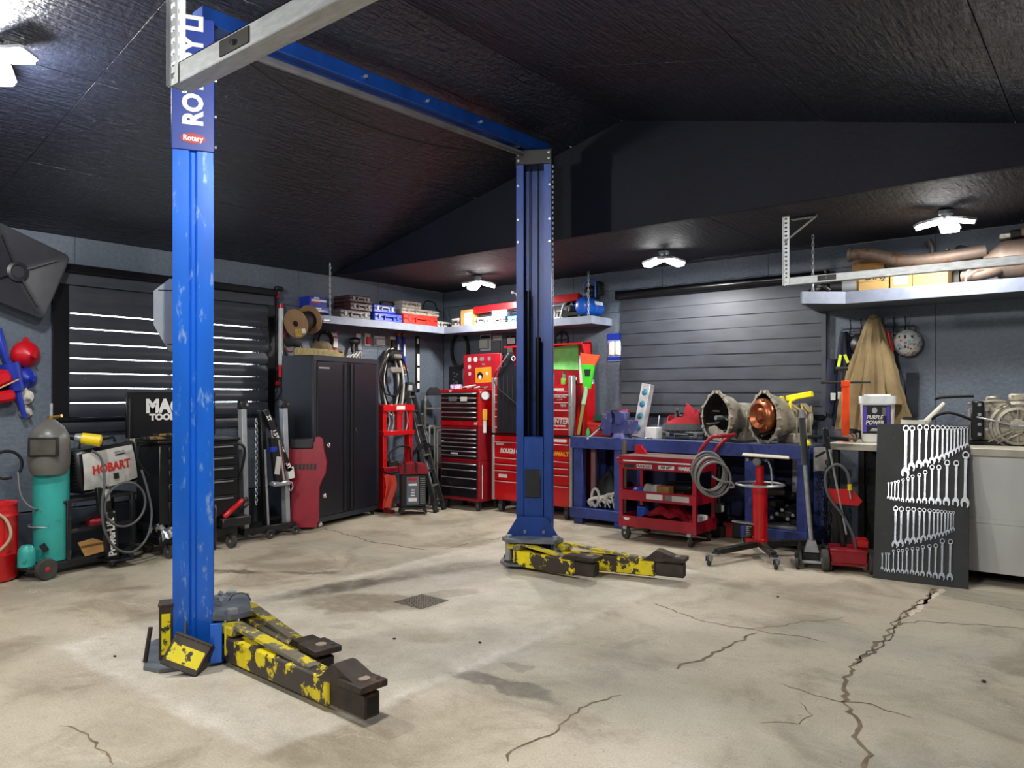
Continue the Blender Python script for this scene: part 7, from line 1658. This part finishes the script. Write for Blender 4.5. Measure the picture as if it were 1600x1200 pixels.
# helmets
hm = thing('bike_helmet', 'round white patterned child bike helmet hung on the coat rack', 'helmet', (6.005, -.045, 1.935), 0)
mh = bpy.data.materials.new('floral_helmet_print'); mh.use_nodes = True
_n = mh.node_tree; _v = _n.nodes.new('ShaderNodeTexVoronoi'); _v.inputs['Scale'].default_value = 45; _r = _n.nodes.new('ShaderNodeValToRGB')
_t = _n.nodes.new('ShaderNodeTexCoord'); _n.links.new(_t.outputs['Object'], _v.inputs['Vector']); _n.links.new(_v.outputs['Color'], _r.inputs[0])
_r.color_ramp.interpolation = 'CONSTANT'
for i_, (p_, c_) in enumerate(((0, '#c8c8c4'), (.36, '#8fb0c0'), (.46, '#c9c6c0'), (.62, '#b0705a'), (.68, '#d0cdc6'), (.80, '#5d6f7a'))):
    e_ = _r.color_ramp.elements[i_] if i_ < 2 else _r.color_ramp.elements.new(p_)
    e_.position = p_; e_.color = lin(c_)
_n.links.new(_r.outputs[0], _n.nodes['Principled BSDF'].inputs['Base Color']); _n.nodes['Principled BSDF'].inputs['Roughness'].default_value = .4
MATS['floral'] = mh
MB().lathe([(.118, 0), (.124, .02), (.118, .06), (.095, .10), (.06, .125), (.0, .137)], 28, frame((0, 0, 0), (1, 0, 0), (0, 0, 1))).build('shell', mh, hm)
for (x, z) in ((-.05, .04), (0, .045), (.05, .04), (-.045, -.05), (.04, -.055), (0, -.04)): 
    y = -.137 * math.sqrt(max(0, 1 - (x*x + z*z) / .0155)) - .002; MB().sph((x, y + .004, z), (.011, .006, .022 if z > 0 else .014), 10, 7).build('vent', m_black, hm)
hb2 = thing('black_helmet', 'black vented helmet hung behind the tan coat', 'helmet', (5.60, -.05, 1.93), 0)
MB().lathe([(.105, 0), (.11, .02), (.10, .06), (.075, .09), (.0, .11)], 24, frame((0, 0, 0), (1, 0, 0), (0, 0, 1))).build('shell', m_black, hb2)
for k in range(4): MB().tube(ring((0, -.03 - .018 * k, 0), .108 - .013 * k, 20, 'y', 90, 270), .007, 6).build('rib', m_blackmetal, hb2)
# ------------------------------------------------------------------ EXHAUST SHELF
ZE = 2.3805
m_ex = mat('rusty_exhaust_steel', '#75665c', .6, .4, var=.15, scale=9, wear='#6b4a36', wamt=.42, wscale=9)
ex = thing('exhaust_system', 'rusty exhaust pipe with bulky muffler lying on the long shelf', 'exhaust', (6.2, -.36, ZE), 0)
MB().tube(catmull([(-.60, -.02, .37), (-.50, -.03, .365), (-.36, -.04, .33), (-.22, -.05, .275), (.0, -.05, .25), (.25, -.04, .26), (.46, -.02, .28)], 6), [.055] * 37, 18).build('front_pipe', m_ex, ex)
MB().cyl((-.625, -.02, .372), (-.60, -.02, .37), .068, n=18).build('flange', m_ex, ex)
MB().lathe([(.055, .44), (.07, .47), (.145, .56), (.155, .60), (.155, 1.30), (.14, 1.36), (.055, 1.40)], 28, TR(0, -.0, .185) @ frame((0, 0, 0), (0, 1, 0), (0, 0, 1)) @ Matrix.Diagonal((1.0, 1.05, 1, 1))).build('muffler', m_ex, ex)
MB().tube(catmull([(.30, -.10, .06), (.42, -.12, .07), (.52, -.10, .09), (.60, -.06, .12)], 5), .05, 14).build('tail_stub', m_ex, ex)
MB().tube(catmull([(.44, -.20, .12), (.36, -.22, .10), (.34, -.235, .02), (.36, -.235, -.05), (.40, -.235, -.07)], 6), .007, 7).build('white_cable', m_label, ex)
MB().box((.18, -.05, .315), (.03, .05, .02), .004).build('hanger_lug', m_dsteel, ex)
def carton(label, x0, x1, y, d, h, m, lab=None):
    t = thing('carton', label, 'box', ((x0 + x1)/2, y, ZE), 0); w = x1 - x0
    MB().bx((-w/2, 0, 0), (w/2, d, h), .003).build('box', m, t)
    MB().bx((-w/2 - .0005, -.0012, h * .48), (w/2, 0, h * .5)).build('flap_line', mat('carton_crease', '#7a5c30', .8), t)
    return t
m_card2 = mat('yellow_carton', '#a88a55', .8, var=.06)
carton('tall plain brown carton behind the flange of the exhaust', 5.56, 5.84, -.22, .18, .33, m_card)
c1 = carton('brown carton with black script lettering on the long shelf', 5.70, 5.945, -.54, .24, .17, m_card2)
text('Dirty', .085, m_black, c1, frame((.02, -.0014, .125), (1, 0, 0), (0, 0, 1)), 'lettering', .0006, shear=.35, bold=.0015)
c2 = carton('carton with square white label next to the lettered carton', 5.96, 6.13, -.54, .22, .17, m_card2)
MB().bx((-.055, -.0014, .035), (.055, 0, .15)).build('paper_label', m_label, c2); MB().tube(catmull([(-.025, -.002, .10), (0, -.002, .12), (.025, -.002, .095)], 4), .0015, 4).build('printed_mark', mat('green_mark', '#4f8a6a', .6), c2)
carton('plain yellow carton between labelled carton and muffler', 6.135, 6.40, -.53, .22, .175, m_card2)
t = thing('alternator', 'dark motor part with grey can at the end of the long shelf', 'motor', (5.56, -.56, ZE), 20)
MB().cyl((-.10, 0, .055), (.0, 0, .055), .052, n=18).sph((-.14, .02, .05), (.07, .06, .05), 12, 8).build('rotor_case', m_black, t); MB().cyl((.0, 0, .055), (.12, 0, .055), .055, n=18).build('grey_can', m_grey, t)
one('chain_puller', 'dark rope and hooks lying at the long shelf corner', 'hooks', MB().tube(catmull([(-.08, 0, .015), (-.02, .03, .06), (.05, 0, .05), (.10, .02, .015)], 6), .015, 7).sph((-.02, 0, .03), .03, 10, 7), m_dsteel, (5.40, -.72, ZE), 0)
t = thing('steering_knuckle', 'grey cast bracket standing on the shelf behind the pipe', 'bracket', (6.22, -.16, ZE), 0)
MB().bx((-.05, -.04, 0), (.05, .04, .25), .01).build('stand', m_dsteel, t); MB().tube(catmull([(-.06, 0, .30), (.0, 0, .34), (.0, 0, .40), (-.03, 0, .46)], 5), .025, 9).sph((-.04, 0, .29), .045, 12, 8).tube([(.0, 0, .34), (.06, 0, .32), (.09, 0, .28)], .022, 8).build('casting', m_gcase, t)
one('dark_clamp', 'dark exhaust clamp lying behind the muffler neck', 'clamp', MB().tube(catmull([(-.08, 0, .0), (-.06, 0, .10), (.04, 0, .06), (.10, 0, .0)], 5), .018, 8).bx((-.09, -.03, -.27), (-.05, .03, .0)), m_dsteel, (6.48, -.14, ZE + .272), 0)
t = thing('rusty_castings', 'rusty engine parts heaped on top of the muffler', 'engine parts', (6.92, -.30, ZE + .352), 0)
for k in range(7): MB().box((-.13 + .07 * k, .03 * (k % 2), .035 + .012 * k), (.10, .14, .06 + .01 * k), .014, TR(rz=12 * (k % 3))).build('part', [m_alu, m_dsteel, m_ex, m_gcase][k % 4], t)
# ------------------------------------------------------------------ WRENCH BOARD
wbd = thing('wrench_board', 'black painted plywood board leaning on the counter, hung with wrenches', 'board', (6.0, -1.30, 0), math.degrees(math.atan2(.066, .648)))
tilt = math.atan2(.26, 1.2)
Mwb = Matrix.Rotation(-tilt, 4, 'X')
MB().bx((0, 0, .002), (.652, .018, 1.247), .002, Mwb).build('plywood', mat('black_plywood', '#26282a', .6, var=.15, scale=8, wear='#3a3a38', wamt=.35, wscale=20), wbd)
for (x, z) in ((.09, 1.18), (.12, 1.165), (.63, .26)): MB().cyl((x, -.001, z), (x, .002, z), .005, n=8, M=Mwb).build('screw_hole', m_dark, wbd)
WMAT = wbd.matrix_basis @ Mwb
WMAT = Matrix.Translation((6.0, -1.30, 0)) @ Matrix.Rotation(math.atan2(.066, .648), 4, 'Z') @ Mwb
def wrench_mesh():
    mb = MB()                      # unit length along +z from 0 (open jaw) to 1 (ring), lying on y=0 with its face at -y
    R0, r0 = .075, .046
    n = 20
    Fw = frame((0, 0, 1 - R0), (1, 0, 0), (0, 0, 1))
    mb.lathe([(r0, .0), (R0 * .92, .0), (R0, .012), (R0, .045), (R0 * .92, .057), (r0, .057)], n, Fw, cap=False)
    P = []
    mb.lathe([(r0, .057), (r0, .0)], n, Fw, cap=False)
    mb.prism([(-.030, .16), (.030, .16), (.026, .5), (.034, .90), (-.034, .90), (-.026, .5)], .012, .040, frame((0, 0, 0), (1, 0, 0), (0, 0, 1)))
    jaw = [(-.030, .18), (-.075, .13), (-.088, .075), (-.078, .02), (-.050, .0), (-.036, .028), (-.045, .07), (-.018, .098), (.020, .088), (.046, .045), (.034, .0), (.052, -.012), (.082, .03), (.088, .085), (.072, .14), (.030, .18)]
    mb.prism(jaw, .004, .048, frame((0, 0, 0), (1, 0, 0), (0, 0, 1)))
    return mb.mesh('combination_wrench', 30)
wme = wrench_mesh()
wme.materials.append(mat('polished_wrench_steel', '#bcbfc4', .24, 1., var=.06, scale=14))
ROWS = [[(0.213, 1.239, 0.215, 0.819), (0.257, 1.236, 0.258, 0.871), (0.31, 1.244, 0.31, 0.895), (0.358, 1.245, 0.357, 0.906), (0.401, 1.243, 0.4, 0.931), (0.436, 1.242, 0.435, 0.946), (0.471, 1.242, 0.47, 0.963), (0.501, 1.24, 0.5, 0.983), (0.528, 1.238, 0.527, 1.002), (0.552, 1.239, 0.55, 1.019), (0.574, 1.238, 0.573, 1.035), (0.595, 1.237, 0.594, 1.052), (0.615, 1.238, 0.614, 1.063), (0.635, 1.237, 0.634, 1.079)],
        [(0.096, 0.768, 0.097, 0.635), (0.119, 0.772, 0.119, 0.629), (0.143, 0.784, 0.144, 0.625), (0.167, 0.791, 0.168, 0.625), (0.199, 0.805, 0.199, 0.618), (0.235, 0.818, 0.235, 0.617), (0.266, 0.839, 0.266, 0.616), (0.313, 0.855, 0.313, 0.616), (0.354, 0.881, 0.354, 0.617), (0.401, 0.927, 0.4, 0.614), (0.448, 0.928, 0.447, 0.612), (0.504, 0.97, 0.502, 0.613), (0.566, 0.97, 0.563, 0.614), (0.628, 1.042, 0.624, 0.609)],
        [(0.153, 0.584, 0.154, 0.254), (0.193, 0.582, 0.194, 0.265), (0.241, 0.583, 0.242, 0.291), (0.28, 0.584, 0.281, 0.3), (0.321, 0.582, 0.321, 0.309), (0.353, 0.582, 0.352, 0.328), (0.389, 0.581, 0.389, 0.337), (0.42, 0.579, 0.419, 0.348), (0.446, 0.578, 0.446, 0.363), (0.471, 0.577, 0.47, 0.373), (0.494, 0.577, 0.494, 0.383), (0.514, 0.576, 0.513, 0.398), (0.533, 0.575, 0.532, 0.409), (0.55, 0.574, 0.549, 0.424)],
        [(0.065, 0.207, 0.066, 0.072), (0.093, 0.213, 0.094, 0.061), (0.112, 0.211, 0.113, 0.058), (0.145, 0.239, 0.146, 0.059), (0.179, 0.248, 0.18, 0.062), (0.208, 0.251, 0.209, 0.06), (0.239, 0.264, 0.24, 0.061), (0.277, 0.274, 0.277, 0.061), (0.312, 0.278, 0.312, 0.058), (0.348, 0.296, 0.348, 0.058), (0.393, 0.308, 0.393, 0.056), (0.435, 0.318, 0.434, 0.051), (0.479, 0.361, 0.478, 0.047), (0.533, 0.362, 0.531, 0.048)]]
ORD = ['1st', '2nd', '3rd', '4th', '5th', '6th', '7th', '8th', '9th', '10th', '11th', '12th', '13th', '14th']
RN = ['top row', 'second row', 'third row', 'bottom row']
for ri, row in enumerate(ROWS):
    asc = row[0][1] - row[0][3] < row[-1][1] - row[-1][3]
    for k, (x0, z0, x1, z1) in enumerate(row):
        L_ = math.hypot(x0 - x1, z0 - z1)
        ang = math.atan2(x0 - x1, z0 - z1)
        o = bpy.data.objects.new('combination_wrench', wme); COL.objects.link(o)
        sx = .78 if L_ > .3 else .82
        o.matrix_world = WMAT @ Matrix.Translation((x1, -.001, z1)) @ Matrix.Rotation(ang, 4, 'Y') @ Matrix.Diagonal((L_ * sx, L_ * .8, L_, 1))
        rank = (len(row) - k) if asc else (k + 1)
        tag(o, 'chrome combination wrench, %s longest in the %s of the wrench board' % (ORD[rank - 1], RN[ri]), 'wrench', 'wrenches on the black board')
